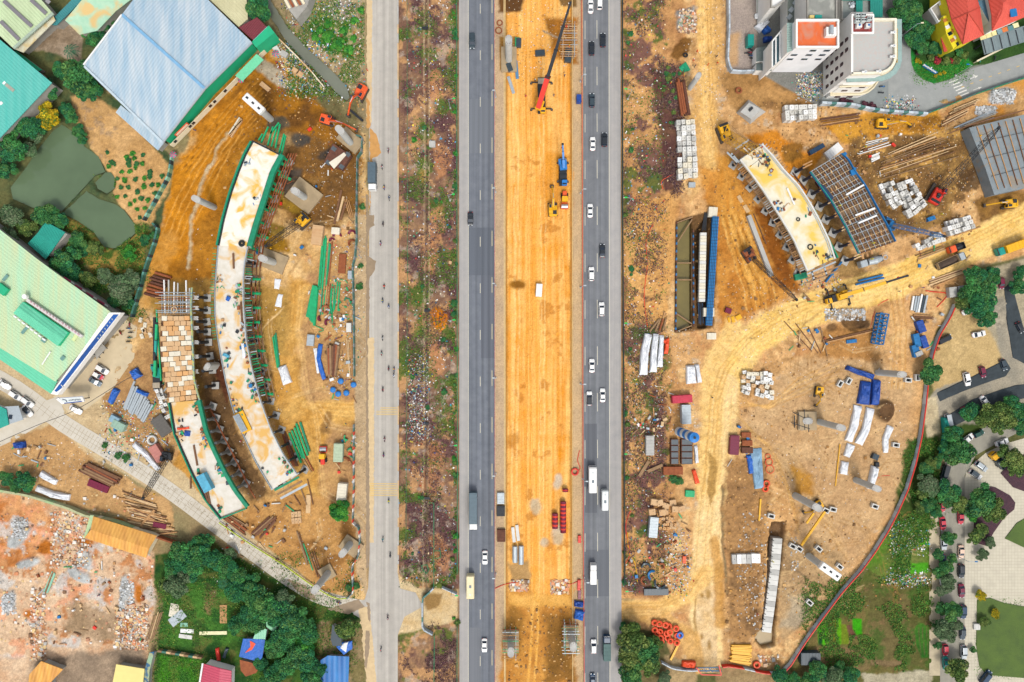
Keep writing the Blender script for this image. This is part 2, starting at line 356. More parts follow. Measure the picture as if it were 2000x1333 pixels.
L([(826,1160),(864,1160),(850,1190),(832,1198)],'#9a7a4e',None,soft=4,warp=4)
for x0 in (828.5,837):K([(x0,-200),(x0+1,500),(x0-2,1000),(x0-2,1160)],1.8,'#c8b28e',None,soft=1.2,warp=1,a=.75)
K([(833,-200),(833,1160)],5,'#5b4a3c','#7a6654',soft=2,warp=2,a=.6,h=-.35)
L([(964,-200),(989,-200),(990,1500),(964,1500)],'#cdb08c','#b9a184',soft=1.5,warp=0,n=F1)
L([(1114,-200),(1141,-200),(1143,1500),(1116,1500)],'#cfb087','#c0a582',soft=1.5,warp=0,n=F1)
V2=fbm(GX,GY,4,71,3,sy=160)
L([(986,-200),(1118,-200),(1118,1500),(988,1500)],'#e6912e','#fdbe68',soft=2,warp=0,n=VS,k=2.6)
jj,ii,m=mask([(988,-200),(1117,-200),(1117,1500),(989,1500)],3,0);paint(jj,ii,m,'#dc8426','#ffdc94',V2,3.6,.5)
jj,ii,m=mask([(988,-200),(1117,-200),(1117,1500),(989,1500)],3,0);paint(jj,ii,m,'#dc9038','#ffd894',F1,1.8,.35)
m2=np.clip(1-np.abs(GX[jj,ii]-1048)/52,0,1)*m;paint(jj,ii,m2,'#fcb860','#f0a046',VS,3,.45)
spots([(990,300),(1115,300),(1115,1100),(990,1100)],'#b86f24',.62,F1,.6)
for x0 in (1000,1008,1026,1034,1052,1060,1086,1094):K([(x0,100),(x0+6,500),(x0+2,900),(x0+1,1300)],1.6,'#cc8430' if x0%4 else '#ffe0a0',None,soft=1.6,warp=2.5,a=.5)
for s in (988.5,1115):K([(s,-200),(s+.5,1500)],5,'#9b6a2c','#8a6a40',soft=2,warp=1.5,a=.65,h=-.15)
L([(975,-60),(1022,-60),(1022,26),(976,24)],'#7b5530','#5e4128',soft=5,warp=4,h=-.6);L([(1090,-40),(1126,-40),(1126,15),(1092,12)],'#6b5436','#86653c',soft=4,warp=4,h=-.6)
L([(976,72),(1008,72),(1008,136),(976,136)],'#a57b42','#8d6738',soft=3,warp=2,h=-.8)
L([(1060,30),(1126,40),(1126,125),(1080,118)],'#ba7c3a','#99662f',soft=8,warp=6)
L([(990,1140),(1030,1140),(1060,1170),(1090,1150),(1118,1150),(1118,1333),(1118,1500),(980,1500),(980,1333)],'#d69c54','#b87e40',soft=12,warp=8,n=F1)
L([(992,1165),(1040,1160),(1112,1165),(1112,1185),(1060,1186),(992,1186)],'#e9b468','#d89f52',soft=7,warp=4)
for x0 in (1038,1050):K([(1050,1120),(x0+2,1210),(x0-6,1333),(x0-10,1450)],4.5,'#e4a752','#f0bc70',soft=2,warp=1.5,a=.9)
L([(1070,1200),(1115,1210),(1118,1333),(1065,1333)],'#7d5a2e','#966b38',soft=12,warp=9,h=-.4);L([(990,1180),(1025,1200),(1015,1290),(985,1290)],'#8e6834','#a8783e',soft=10,warp=8,h=-.4)
L([(990,1100),(1030,1100),(1035,1140),(1000,1150)],'#c09a68','#a98658',soft=6,warp=5)
for p in [(1049,988,9,16,0),(1091,940,8,16,10),(1040,985,6,12,0),(1090,1045,12,22,0),(1063,1060,9,9,0)]:B(*p[:4],'#cfc6b4','#bfae90',ang=p[4],a=.8,warp=4)
B(1011,555,16,9,'#a2702e','#8a5c28');B(1004,860,12,14,'#a06428','#b87a34',a=.6);B(1085,350,30,60,'#e0963a','#d3862f',a=.5)
K([(1088,75),(1060,60)],3,'#8a8174','#b59f80',soft=2,warp=2)
L([(1212,-200),(1345,-200),(1345,260),(1330,400),(1300,640),(1360,780),(1350,1170),(1213,1170)],'#d2a26c','#b08258',soft=2,warp=3,n=F1)
spots([(1216,-200),(1300,-200),(1300,1160),(1216,1160)],'#614248',.48,fbm(GX,GY,30,101),.8)
spots([(1216,-200),(1310,-200),(1310,1160),(1216,1160)],'#41602a',.6,fbm(GX,GY,26,103),.8)
L([(1268,130),(1318,130),(1330,240),(1325,380),(1295,370),(1285,260)],'#5a3c3a','#6f5140',soft=9,warp=9,n=F1)
L([(1240,390),(1320,380),(1312,640),(1225,640),(1222,480)],'#d8a86c','#c8945a',soft=14,warp=12,n=F1)
spots([(1230,450),(1290,450),(1290,600),(1230,600)],'#6b4a40',.57,F3,.7)
RS=[(1345,-200),(1420,-200),(1420,140),(1600,145),(1610,205),(1800,215),(2010,130),(2400,60),(2400,480),(2010,500),(1900,520),(1880,560),(1850,620),(1810,730),(1800,850),(1770,960),(1700,1080),(1600,1220),(1520,1310),(1240,1320),(1240,1170),(1300,1165),(1340,800),(1300,640),(1330,400)]
L(RS,'#dcb07c','#c79a68',soft=4,warp=4,n=F1);vary(RS)
L([(1362,-200),(1415,-200),(1410,130),(1400,300),(1350,400),(1345,250),(1365,100)],'#d3a668','#dcb27a',soft=9,warp=7,n=F1)
K([(1375,-200),(1378,60),(1382,200),(1390,330)],30,'#f0c684','#e4b670',soft=7,warp=5,a=.9)
for o in (-9,-3,4,10):K([(1375+o,-200),(1379+o,100),(1385+o,230),(1400+o,340),(1425+o*1.6,480)],2,'#c4904e' if o>0 else '#f3cd8e',None,soft=2,warp=2.4,a=.7)
L([(1320,20),(1355,10),(1362,50),(1345,70),(1325,60)],'#a39d94','#8a8580',soft=6,warp=6,h=.4)
B(1341,42,13,14,'#8fae93','#7d9c80',warp=4,h=-.3);B(1330,95,24,14,'#8a6236','#6e4c2a',ang=-30,warp=8)
L([(1400,140),(1600,145),(1600,210),(1430,215)],'#b98f5d','#9c7549',soft=8,warp=7,n=F1)
B(1540,165,28,16,'#8f6f4a','#a5825a',warp=8,h=.8);B(1505,205,14,9,'#84603c','#96714a',warp=4)
L([(1360,330),(1450,320),(1480,400),(1530,480),(1560,560),(1470,620),(1400,640),(1395,440)],'#b87a3c','#d19650',soft=10,warp=8,n=F1)
L([(1400,300),(1430,300),(1470,420),(1500,560),(1480,610),(1440,520),(1405,400)],'#c98a42','#dfa95c',soft=14,warp=8,n=VS)
L([(1470,400),(1500,400),(1540,520),(1560,570),(1520,560)],'#a0632c','#8a5428',soft=8,warp=6,h=-.4)
for i in range(7):K([(1410+i*6,420),(1425+i*8,480),(1450+i*10,560),(1462+i*9,610)],2,'#8e5c28' if i%2 else '#e9bb72',None,soft=2,warp=3,a=.7,h=-.08)
L([(1450,260),(1520,260),(1570,300),(1610,290),(1570,400),(1600,440),(1560,380),(1520,300)],'#dc9340','#c67f34',soft=8,warp=7,n=F1)
B(1548,300,22,18,'#a4763a','#8b6030',ang=-30,warp=7)
for i in range(8):K([(1528+i*5,285+i*2),(1535+i*5,315-i)],1.6,'#7e5a30',None,soft=1.5,warp=2,a=.6)
L([(1560,330),(1580,330),(1640,440),(1690,540),(1640,545),(1600,440)],'#947247','#a88758',soft=8,warp=6,h=-.4)
L([(1600,230),(1830,210),(1840,260),(1700,290),(1640,280)],'#d09a48','#bf8538',soft=8,warp=7,n=F1)
L([(1640,330),(1660,270),(1830,260),(1900,240),(1910,330),(1860,400),(1880,440),(1740,470),(1710,400)],'#7e5f3c','#9c7a4a',soft=10,warp=10,n=F1,k=3.4)
spots([(1650,270),(1900,250),(1900,400),(1720,440)],'#d0a25e',.57,F1,.8);spots([(1650,270),(1900,250),(1900,400),(1720,440)],'#4f3a28',.58,fbm(GX,GY,40,107),.7)
for (x,y,rx,ry,c) in [(1815,235,20,9,'#7a5224'),(1790,250,24,8,'#8f622c'),(1892,350,24,22,'#55402c'),(1875,385,12,8,'#6a4e30'),(1690,300,14,18,'#6b4e2e'),(1705,285,20,6,'#94683a')]:B(x,y,rx,ry,c,None,warp=min(rx,ry)*.5,a=.85)
L([(1930,190),(2010,140),(2400,80),(2400,200),(2000,225),(1935,240)],'#d6954a','#c8a070',soft=8,warp=7,n=F1)
B(1955,188,26,14,'#c9cbcb','#a6a8a8',ang=-10,warp=7,h=.7);B(1925,217,20,9,'#c4c2bc','#9f9a90',ang=-15,warp=5,h=.4)
L([(1895,390),(1960,370),(2000,380),(2000,420),(1920,435)],'#7c5c38','#9a733f',soft=9,warp=7,n=F1)
HAUL=[(2400,330),(2100,380),(1960,452),(1860,502),(1740,552),(1620,592),(1530,625),(1470,668),(1428,722),(1410,780),(1405,840),(1400,900),(1395,960)]
K(HAUL,64,'#f4cf88','#eabf70',soft=7,warp=5,n=F1)
K([(1415,760),(1410,850),(1400,950),(1385,1040),(1375,1150),(1385,1300)],60,'#f2d29c','#e8c488',soft=6,warp=4,n=F1)
K([(1430,640),(1400,700),(1392,800),(1385,950)],44,'#f0c988','#e6bc78',soft=10,warp=6)
for o in (-20,-12,-4,5,13,21):K([(x+o*.45,y+o*.9) if x>1500 else (x+o,y+o*.2) for x,y in HAUL[1:]],2.2,'#f7d592' if o%2 else '#c9974e',None,soft=2.2,warp=2.4,a=.6)
for o in (-24,-17,-8,0,9,18):K([(1412+o,780),(1405+o,880),(1392+o,1000),(1380+o,1120)],2,'#f8dba4' if o%2 else '#cda060',None,soft=2.2,warp=2.2,a=.5)
L([(1385,880),(1400,900),(1398,960),(1390,990),(1382,960)],'#b08b50','#a17d48',soft=3,warp=3,a=.85)
L([(1360,1150),(1400,1140),(1402,1333),(1400,1500),(1358,1500)],'#e8cba0','#dcb884',soft=3,warp=2.5,n=F1)
K([(1357,1150),(1358,1300)],4,'#94703c',None,soft=3,warp=3,a=.7)
for p in [(1383,1160,5,9),(1370,1245,4,6),(1370,1165,4,5),(1385,1260,4,9),(1380,1130,7,14)]:B(*p,'#a07c48','#b4905a',warp=3)
K([(1395,1060),(1400,1100),(1405,1160),(1408,1220)],20,'#c99654','#b6823f',soft=7,warp=4,a=.8);K([(1412,950),(1412,1060),(1420,1160)],5,'#97825f','#7f6f52',soft=3,warp=2,h=-.4)
K([(1215,1192),(1290,1188),(1345,1160),(1375,1120)],34,'#f0c684','#e2b470',soft=7,warp=4)
K([(1215,1192),(1290,1205),(1350,1250),(1362,1300)],34,'#dcb074','#cda062',soft=7,warp=4)
for o in (-10,-3,5,11):K([(1215,1190+o),(1290,1188+o),(1345,1162+o),(1372,1120+o)],2,'#f2cb88' if o>0 else '#c6954e',None,soft=2,warp=2,a=.6)
L([(1440,820),(1560,700),(1720,700),(1790,760),(1770,940),(1690,1070),(1600,1190),(1540,1150),(1560,1000),(1500,900)],'#cfac80','#bf9a70',soft=16,warp=10,n=F1)
for i in range(9):K([(1432,800),(1470+i*4,850+i*3),(1540+i*6,870+i*16),(1600+i*8,960+i*18)],1.8,'#e3ba80' if i%2 else '#b48a55',None,soft=2.2,warp=3,a=.55)
for i in range(6):K([(1440,830+i*6),(1500,860+i*7),(1520+i*4,900+i*12),(1560,1000+i*8)],2,'#dcae6c' if i%2 else '#ab7f4c',None,soft=2,warp=2.5,a=.6)
for i in range(5):K([(1440,775+i*5),(1500,800-i*2),(1560,775-i*9),(1640,745-i*10)],2.2,'#e9bd7a' if i%2 else '#c79553',None,soft=2,warp=2.5,a=.6)
for i in range(6):K([(1732+i*6,560),(1745+i*5,650),(1735+i*6,760)],1.7,'#c79550' if i%2 else '#ecc384',None,soft=1.6,warp=2,a=.75)
L([(1540,900),(1585,930),(1590,960),(1560,960)],'#c4914a','#b58240',soft=9,warp=7);L([(1610,640),(1710,640),(1700,700),(1600,700)],'#bb8a54','#a5784a',soft=9,warp=7)
L([(1415,900),(1500,900),(1500,1040),(1480,1230),(1460,1260),(1420,1250),(1415,1000)],'#b78d5e','#9b7650',soft=10,warp=9,n=F1)
spots([(1415,1040),(1500,1040),(1490,1250),(1420,1250)],'#7e6144',.55,fbm(GX,GY,30,111),.75)
L([(1530,1040),(1600,1060),(1650,1080),(1600,1200),(1530,1260),(1520,1150)],'#b99a72','#a98a64',soft=12,warp=8,n=F1)
for i in range(9):K([(1528+i*2,1080+i*14),(1545+i*3,1100+i*8),(1560+i*3,1118+i*2)],2.2,'#8f765a',None,soft=2,warp=3,a=.6,h=-.06)
L([(1545,1165),(1585,1170),(1560,1230),(1530,1230)],'#b4a78e','#a39680',soft=12,warp=8,a=.7)
TR=[(1508,1020),(1535,1020),(1530,1060),(1520,1160),(1514,1240),(1514,1262),(1490,1266),(1476,1250),(1490,1225),(1500,1130),(1502,1050)]
L(TR,'#6b5238','#83664a',soft=3,warp=2,h=-2.6,hs=4)
L([(1478,1236),(1508,1240),(1510,1260),(1486,1264),(1477,1252)],'#a89068','#9a845e',soft=3,warp=1)
PIT=[(1322,434),(1350,424),(1350,640),(1319,648)]
L([(1320,430),(1400,408),(1402,500),(1392,640),(1319,652)],'#7a5a3a','#5f482f',soft=4,warp=3)
L(PIT,'#6f6238','#5c5230',soft=2,warp=0,h=-3,hs=2.5)
L([(1354,455),(1384,420),(1378,640),(1364,640)],'#5f4a34','#4a3a2a',soft=3,warp=2,h=-1.6)
L([(1612,622),(1640,605),(1690,600),(1690,620),(1640,632)],'#c4ae92','#ad977c',soft=4,warp=4,h=.5);B(1665,632,22,14,'#7d5f3e','#5f4630',h=-1.0,warp=5);B(1686,634,14,12,'#54402e','#6b5238',warp=4,h=.4);B(1624,640,10,8,'#7a5c3e',None,h=-.4)
B(1728,803,18,22,'#5d4530','#6a5039',warp=3,h=1.6);B(1728,803,9,12,None or '#6e543b','#75593e',warp=2,h=-.5,a=.5)
B(1704,700,16,9,'#9c7042',None,warp=5,a=.8)
EF=[(2400,300),(2010,500),(1890,530),(1865,600),(1830,640),(1815,700),(1802,780),(1790,870),(1768,950),(1735,1030),(1690,1100),(1640,1160),(1590,1220),(1530,1310),(1240,1320),(1240,1500),(2400,1500)]
L(EF,'#6c6a42','#565a34',soft=4,warp=3,n=F1)
L([(1850,580),(1900,560),(1960,640),(1960,720),(1830,770),(1812,740)],'#cdb17f','#bda272',soft=7,warp=6,n=F1)
L([(1880,540),(2020,500),(2300,500),(2300,760),(2000,760),(1960,700)],'#b8ac90','#a39880',soft=5,warp=3)
L([(1935,590),(1960,580),(2000,680),(2300,700),(2300,800),(1900,860),(1800,800),(1830,760),(1960,720)],'#aaa08c','#979080',soft=4,warp=3,n=F1)
L([(1800,780),(1830,775),(1840,860),(1812,862)],'#cdbd9b','#bfae8c',soft=3,warp=2)
L([(1770,860),(1840,850),(1880,830),(1920,830),(1870,960),(1830,960),(1820,1040),(1740,1035)],'#52602f','#3f5226',soft=6,warp=6,n=F1)
L([(1835,850),(1860,860),(1850,900),(1835,960)],'#8d7f60','#7a6d50',soft=5,warp=4)
L([(1745,1010),(1818,1020),(1820,1333),(1560,1333),(1540,1310),(1600,1230),(1700,1110)],'#56602f','#75673f',soft=4,warp=4,n=F1)
L([(1745,1015),(1815,1020),(1818,1140),(1735,1140),(1690,1110)],'#557a2b','#6f7540',soft=5,warp=5,n=F1)
L([(1690,1145),(1820,1145),(1822,1310),(1690,1300)],'#5d5c33','#6e6340',soft=10,warp=8,n=F2)
spots([(1690,1145),(1820,1145),(1822,1310),(1690,1300)],'#3e5f26',.5,fbm(GX,GY,30,113),.7)
spots([(1690,1145),(1820,1145),(1822,1310),(1690,1300)],'#86684c',.57,fbm(GX,GY,26,115),.5)
for (a,b,c,d,col) in [(1597,1216,1607,1262,'#4aa023'),(1606,1216,1617,1262,'#56b02a'),(1618,1218,1624,1250,'#7a5a44'),(1624,1212,1632,1252,'#8a7a30'),(1632,1208,1642,1258,'#5d9a24'),(1642,1220,1656,1258,'#6d7f2a'),(1664,1208,1682,1240,'#3f9a1c'),(1750,1075,1762,1135,'#3f7a26'),(1772,1100,1812,1120,'#4f9a2a'),(1770,1025,1786,1045,'#56a02c'),(1796,1050,1814,1066,'#4c9428'),(1700,1290,1760,1300,'#7d6a4c')]:
 L([(a,b),(c,b),(c+2,d),(a+2,d)],col,None,soft=1.5,warp=1.2)
L([(1652,1220),(1662,1222),(1676,1248),(1660,1250)],'#6b4c3c',None,soft=1.5,warp=1);L([(1600,1236),(1606,1236),(1606,1262),(1598,1262)],'#1f4a24',None,soft=2,warp=1)
L([(1600,1262),(1690,1262),(1700,1310),(1600,1330),(1560,1310)],'#8a6f50','#6d6440',soft=8,warp=6)
L([(1690,1318),(1820,1312),(1820,1500),(1660,1500)],'#b9b096','#a79e84',soft=4,warp=6,n=F1)
L([(1788,1225),(1800,1218),(1814,1225),(1820,1282),(1800,1285),(1790,1260)],'#2e5f22','#47762c',soft=3,warp=2)
for x0 in (1795,1802,1810):K([(x0,1226),(x0+4,1278)],2,'#6a5a40',None,soft=1.5,warp=1,a=.6)
L([(1240,1230),(1300,1230),(1330,1333),(1330,1500),(1216,1500),(1216,1200)],'#5b5a38','#7a6a4a',soft=5,warp=5)
L([(1300,1280),(1360,1290),(1360,1500),(1300,1500)],'#b39a72','#a08a66',soft=5,warp=5)
L([(1400,1306),(1440,1300),(1540,1310),(1600,1333),(1600,1500),(1400,1500)],'#a78f6a','#8f7a56',soft=5,warp=5,n=F1)
L([(1418,-200),(1480,-200),(1478,140),(1420,140)],'#b9aa9c','#a89a90',soft=3,warp=1,n=F1)
L([(1425,70),(1450,60),(1440,130),(1424,130)],'#dcae76','#cda06a',soft=8,warp=6,a=.7)
L([(1480,-200),(2400,-200),(2400,130),(1900,150),(1830,170),(1780,170),(1770,140),(1600,210),(1478,140)],'#8a8a84','#7d7c76',soft=3,warp=1)
L([(1775,-200),(2400,-200),(2400,100),(1900,130),(1840,150),(1800,150),(1782,128)],'#3c5a2a','#2f4c28',soft=3,warp=2,n=F1)
L([(1778,80),(1790,120),(1830,125),(1890,112),(1900,128),(1870,150),(1820,165),(1795,150),(1780,130)],'#2f8a3a','#257a34',soft=2,warp=1)
L([(1630,188),(1700,180),(1745,185),(1800,220),(1700,215),(1640,212)],'#a1967f','#8f8068',soft=6,warp=5)
for k in range(60):
 x,y=(R(1430,1760),R(640,1200)) if k%2 else (R(500,690),R(330,1120));a=R(0,6.28);b=a+R(-1,1);l_=R(25,70);q=[(x,y),(x+l_*math.cos(a),y+l_*math.sin(a)),(x+l_*(math.cos(a)+math.cos(b)),y+l_*(math.sin(a)+math.sin(b)))]
 for o in (0,9):K([(u+o*.7,v-o*.7) for u,v in q],1.8,'#a27a48' if k%3 else '#ecca96',None,soft=2,warp=2,a=.5)
G_=[(305,1080),(420,1060),(716,1215),(716,1480),(283,1480),(300,1330)]
spots(G_,'#6f6a3c',.54,fbm(GX,GY,26,161),.6);spots(G_,'#234a24',.54,fbm(GX,GY,30,171),.7)
lum=COL.mean(2,keepdims=True);COL=np.clip(lum+(COL-lum)*1.07,.003,.85)
rough=(F3-.5)*.7+(F1-.5)*.9
FLAT=np.ones_like(HT)
def flat(pts,soft=6,v=0.0):
 jj,ii,m=mask(pts,soft,0);FLAT[jj,ii] *= (1-m*(1-v))
def flatk(pts,w,soft=6):
 jj,ii,m=mask(pts,soft,0,False,w);FLAT[jj,ii] *= (1-m)
flat([(708,-400),(780,-400),(780,1700),(708,1700)]);flat([(886,-400),(1222,-400),(1222,1700),(886,1700)],6);flat([(1470,-400),(2500,-400),(2500,120),(1850,190),(1790,220),(1690,212),(1600,215),(1478,145)],8)
flatk([(-300,790),(0,770),(120,830),(250,900),(400,1010),(560,1110),(640,1165),(730,1185)],60);flatk([(770,1185),(895,1185)],80);flatk([(-300,960),(0,840),(120,790)],40)
flat([(-300,690),(0,700),(110,772),(250,640),(215,760),(140,830),(-100,870)],6);flat([(1820,860),(1880,830),(2500,760),(2500,1700),(1815,1700),(1820,1000)],8)
flat([(1418,-400),(1480,-400),(1480,150),(1418,150)],5)
flat([(1930,640),(2300,600),(2300,900),(1830,860),(1830,770)],6)
HT+=rough*.75
HT*=FLAT
HT+= -.04*(1-FLAT)
def make_grid(name,sel,kind='structure',zoff=0):
 idx=-np.ones(NY*NX,int);q=np.argwhere(sel);j=q[:,0];i=q[:,1]
 f=np.stack([(j+1)*NX+i,(j+1)*NX+i+1,j*NX+i+1,j*NX+i],1)
 u=np.unique(f);idx[u]=np.arange(len(u));f=idx[f]
 co=np.empty((len(u),3),np.float32);co[:,0]=(GX.ravel()[u]-1000)*PX;co[:,1]=(666.5-GY.ravel()[u])*PX;co[:,2]=HT.ravel()[u]+zoff
 me=bpy.data.meshes.new(name);me.vertices.add(len(u));me.vertices.foreach_set('co',co.ravel())
 me.loops.add(len(f)*4);me.loops.foreach_set('vertex_index',f.ravel().astype(np.int32));me.polygons.add(len(f))
 me.polygons.foreach_set('loop_start',np.arange(0,len(f)*4,4,dtype=np.int32));me.polygons.foreach_set('loop_total',np.full(len(f),4,np.int32))
 me.update();me.validate()
 a=me.color_attributes.new('col','FLOAT_COLOR','POINT');cc=np.ones((len(u),4),np.float32);cc[:,:3]=COL.reshape(-1,3)[u]
 a.data.foreach_set('color',cc.ravel());me.polygons.foreach_set('use_smooth',np.ones(len(f),bool))
 me.materials.append(SOIL);o=bpy.data.objects.new(name,me);C.objects.link(o);return tag(o,kind=kind)
SOIL=mat('soil','#c0a080',.95,var=.2,vs=2.3,attr=True,bump=.4,bs=3.5,spec=.1)
g=1+(F4-.5)*.55*np.clip(FLAT+.35,0,1)+(rng.rand(NY,NX)-.5)*.2
COL*=g[...,None];np.clip(COL,.004,.85,out=COL)
cx=(GX[:-1,:-1]+GX[1:,1:])/2;cy=(GY[:-1,:-1]+GY[1:,1:])/2
haul=sdf(cx,cy,HAUL,False)-30;h2=sdf(cx,cy,[(1412,760),(1405,850),(1398,950),(1385,1040),(1378,1150),(1380,1310)],False)-27
med=(cx>990) & (cx<1114) & (np.abs(cy-666) <900)
dirt=(haul<0) | (h2<0)
make_grid('ground',~(dirt|med));make_grid('haul_road',dirt);make_grid('median_strip',med)
def sheet(name,pts,z,m,kind='structure',th=.0):
 mb=MB();q=[P(x,y)[:2] for x,y in pts]
 n=len(q);a=sum(q[i][0]*q[(i+1) %n][1]-q[(i+1) %n][0]*q[i][1] for i in range(n))
 if a<0:q=q[::-1]
 mb.add([(x,y,z) for x,y in q],[tuple(range(n))],m);return tag(mb.build(name),kind=kind)
def ribbon(mb,pts,w,z,m,px=True):
 """flat strip along a photo polyline"""
 q=[Vector(P(x,y)[:2]) for x,y in pts];w=w*PX if px else w
 for k,(a,b) in enumerate(zip(q[:-1],q[1:])):
  d=(b-a).normalized();nrm=Vector((-d.y,d.x))*w/2
  mb.add([(*(a-nrm),z),(*(b-nrm),z),(*(b+nrm),z),(*(a+nrm),z)],[(0,1,2,3)],m)
def offs(pts,w0,w1=None):
 """polyline -> polygon in px"""
 w1=w1 or w0;l=[];r=[];n=len(pts)
 for i,(x,y) in enumerate(pts):
  a=pts[max(0,i-1)];b=pts[min(n-1,i+1)];dx,dy=b[0]-a[0],b[1]-a[1];Ln=math.hypot(dx,dy);w=(w0+(w1-w0)*i/(n-1))/2
  l.append((x-dy/Ln*w,y+dx/Ln*w));r.append((x+dy/Ln*w,y-dx/Ln*w))
 return l+r[::-1]
def curve(pts,n=5):
 out=[]
 for i in range(len(pts)-1):
  p0=pts[max(0,i-1)];p1=pts[i];p2=pts[i+1];p3=pts[min(len(pts)-1,i+2)]
  for k in range(n):
   t=k/n;out.append(tuple(.5*(2*p1[j]+(p2[j]-p0[j])*t+(2*p0[j]-5*p1[j]+4*p2[j]-p3[j])*t*t+(3*p1[j]-p0[j]-3*p2[j]+p3[j])*t**3) for j in range(len(p1))))
 return out+[tuple(pts[-1])]
def roadmat(name,c,c2,lanes=(),streak=.12,vs=.35,patch=0):
 """asphalt: aggregate, long wheel-path streaks, fading patches"""
 m=mat(name,c,.85,var=.1,vs=vs,col2=c2,bump=.15,bs=14,spec=.25);nt=m.node_tree;b=nt.nodes['Principled BSDF']
 geo=nt.nodes.new('ShaderNodeNewGeometry');base=b.inputs['Base Color'].links[0].from_socket
 mp=nt.nodes.new('ShaderNodeMapping');mp.inputs['Scale'].default_value=(1.1,.012,1);nt.links.new(geo.outputs['Position'],mp.inputs[0])
 n=nt.nodes.new('ShaderNodeTexNoise');n.inputs['Scale'].default_value=1;n.inputs['Detail'].default_value=3;nt.links.new(mp.outputs[0],n.inputs[0])
 n2=nt.nodes.new('ShaderNodeTexNoise');n2.inputs['Scale'].default_value=3.5;n2.inputs['Detail'].default_value=8;n2.inputs['Roughness'].default_value=.8;nt.links.new(geo.outputs['Position'],n2.inputs[0])
 r=nt.nodes.new('ShaderNodeMapRange');r.inputs[1].default_value=.3;r.inputs[2].default_value=.7;r.inputs[3].default_value=1-streak;r.inputs[4].default_value=1+streak;nt.links.new(n.outputs[0],r.inputs[0])
 r2=nt.nodes.new('ShaderNodeMapRange');r2.inputs[1].default_value=.25;r2.inputs[2].default_value=.75;r2.inputs[3].default_value=.9;r2.inputs[4].default_value=1.1;nt.links.new(n2.outputs[0],r2.inputs[0])
 ml=nt.nodes.new('ShaderNodeMath');ml.operation='MULTIPLY';nt.links.new(r.outputs[0],ml.inputs[0]);nt.links.new(r2.outputs[0],ml.inputs[1])
 last=ml.outputs[0]
 sx=nt.nodes.new('ShaderNodeSeparateXYZ');nt.links.new(geo.outputs['Position'],sx.inputs[0])
 for (x0,w,k) in lanes:
  s=nt.nodes.new('ShaderNodeMath');s.operation='SUBTRACT';s.inputs[1].default_value=(x0-1000)*PX;nt.links.new(sx.outputs[0],s.inputs[0])
  ab=nt.nodes.new('ShaderNodeMath');ab.operation='ABSOLUTE';nt.links.new(s.outputs[0],ab.inputs[0])
  q=nt.nodes.new('ShaderNodeMapRange');q.interpolation_type='SMOOTHSTEP';q.inputs[1].default_value=0;q.inputs[2].default_value=w*PX;q.inputs[3].default_value=k;q.inputs[4].default_value=1;nt.links.new(ab.outputs[0],q.inputs[0])
  m3=nt.nodes.new('ShaderNodeMath');m3.operation='MULTIPLY';nt.links.new(last,m3.inputs[0]);nt.links.new(q.outputs[0],m3.inputs[1]);last=m3.outputs[0]
 mx=nt.nodes.new('ShaderNodeMix');mx.data_type='RGBA';mx.blend_type='MULTIPLY';mx.inputs[0].default_value=1
 cc=nt.nodes.new('ShaderNodeCombineColor')
 for i in range(3):nt.links.new(last,cc.inputs[i])
 nt.links.new(base,mx.inputs[6]);nt.links.new(cc.outputs[0],mx.inputs[7]);nt.links.new(mx.outputs[2],b.inputs['Base Color'])
 return m
ASPH=roadmat('asphalt_left','#6c7179','#7c8087',[(920,3,.9),(930,3,.88),(943,3.5,.82),(955,4.5,.74),(938,2,1.08)])
ASPHR=roadmat('asphalt_right','#74777b','#828487',[(1149,3.5,.88),(1159,3.5,.88),(1173,4,.9),(1183,4,.9),(1166,2,1.08)])
SHOUL=roadmat('hard_shoulder','#a5a29f','#b2ada7',[],streak=.08)
SIDE=roadmat('side_road_surface','#b4aea4','#c3bcb0',[(728,8,1.1),(750,7,.9),(766,7,.82)],streak=.13)
WHITE=mat('road_paint_white','#e9e6dc',.7,var=.12,vs=2);YEL=mat('road_paint_yellow','#e8bf58',.7,var=.15,vs=2)
LINE=mat('road_paint_worn','#d9d2bc',.8,var=.14,vs=3)
CONC=mat('concrete','#c9c3b6',.85,var=.14,vs=.5,bump=.1,bs=8);CONCD=mat('concrete_dark','#9d978a',.85,var=.16,vs=.6,bump=.1,bs=8)
Y0,Y1=-700,2000
for x0,x1,y0,y1,c_ in ((915,965,445,538,'#666b73'),(915,965,194,300,'#767a80'),(1142,1166,828,1002,'#6a6d72'),(1143,1189,1074,1165,'#6d7075'),(939,965,538,700,'#6a6e76'),(915,939,1226,1420,'#7a7d82')):sheet('road_patch',[(x0,y0),(x1,y0),(x1+.4,y1),(x0+.4,y1)],.036,roadmat('patch'+c_[1:],c_,c_,[(943,3.5,.84),(955,4.5,.78),(1149,3.5,.9),(1159,3.5,.9),(1173,4,.9)]))
tag(sheet('carriageway',[(914,Y0),(965.5,Y0),(966.5,Y1),(915,Y1)],.03,ASPH),None)
sheet('hard_shoulder',[(896,Y0),(914,Y0),(915,Y1),(898,Y1)],.03,SHOUL)
sheet('carriageway',[(1138,Y0),(1188,Y0),(1192,Y1),(1141,Y1)],.03,ASPHR)
sheet('hard_shoulder',[(1188,Y0),(1211,Y0),(1215,Y1),(1192,Y1)],.03,SHOUL)
sheet('side_road',[(721,Y0),(777,Y0),(777,1120),(782,1150),(812,1158),(826,1185),(790,1205),(777,1240),(777,Y1),(722,Y1),(722,1260),(716,1215),(690,1200),(690,1178),(712,1172),(719,1150),(722,1080),(721,600)],.035,SIDE)
BR=curve([(-420,560),(-200,660),(0,742),(120,825),(190,868),(250,905),(330,958),(420,1025),(500,1085),(570,1135),(630,1168),(715,1188)],5)
CRK=mat('road_crack','#8f7f62',.9)
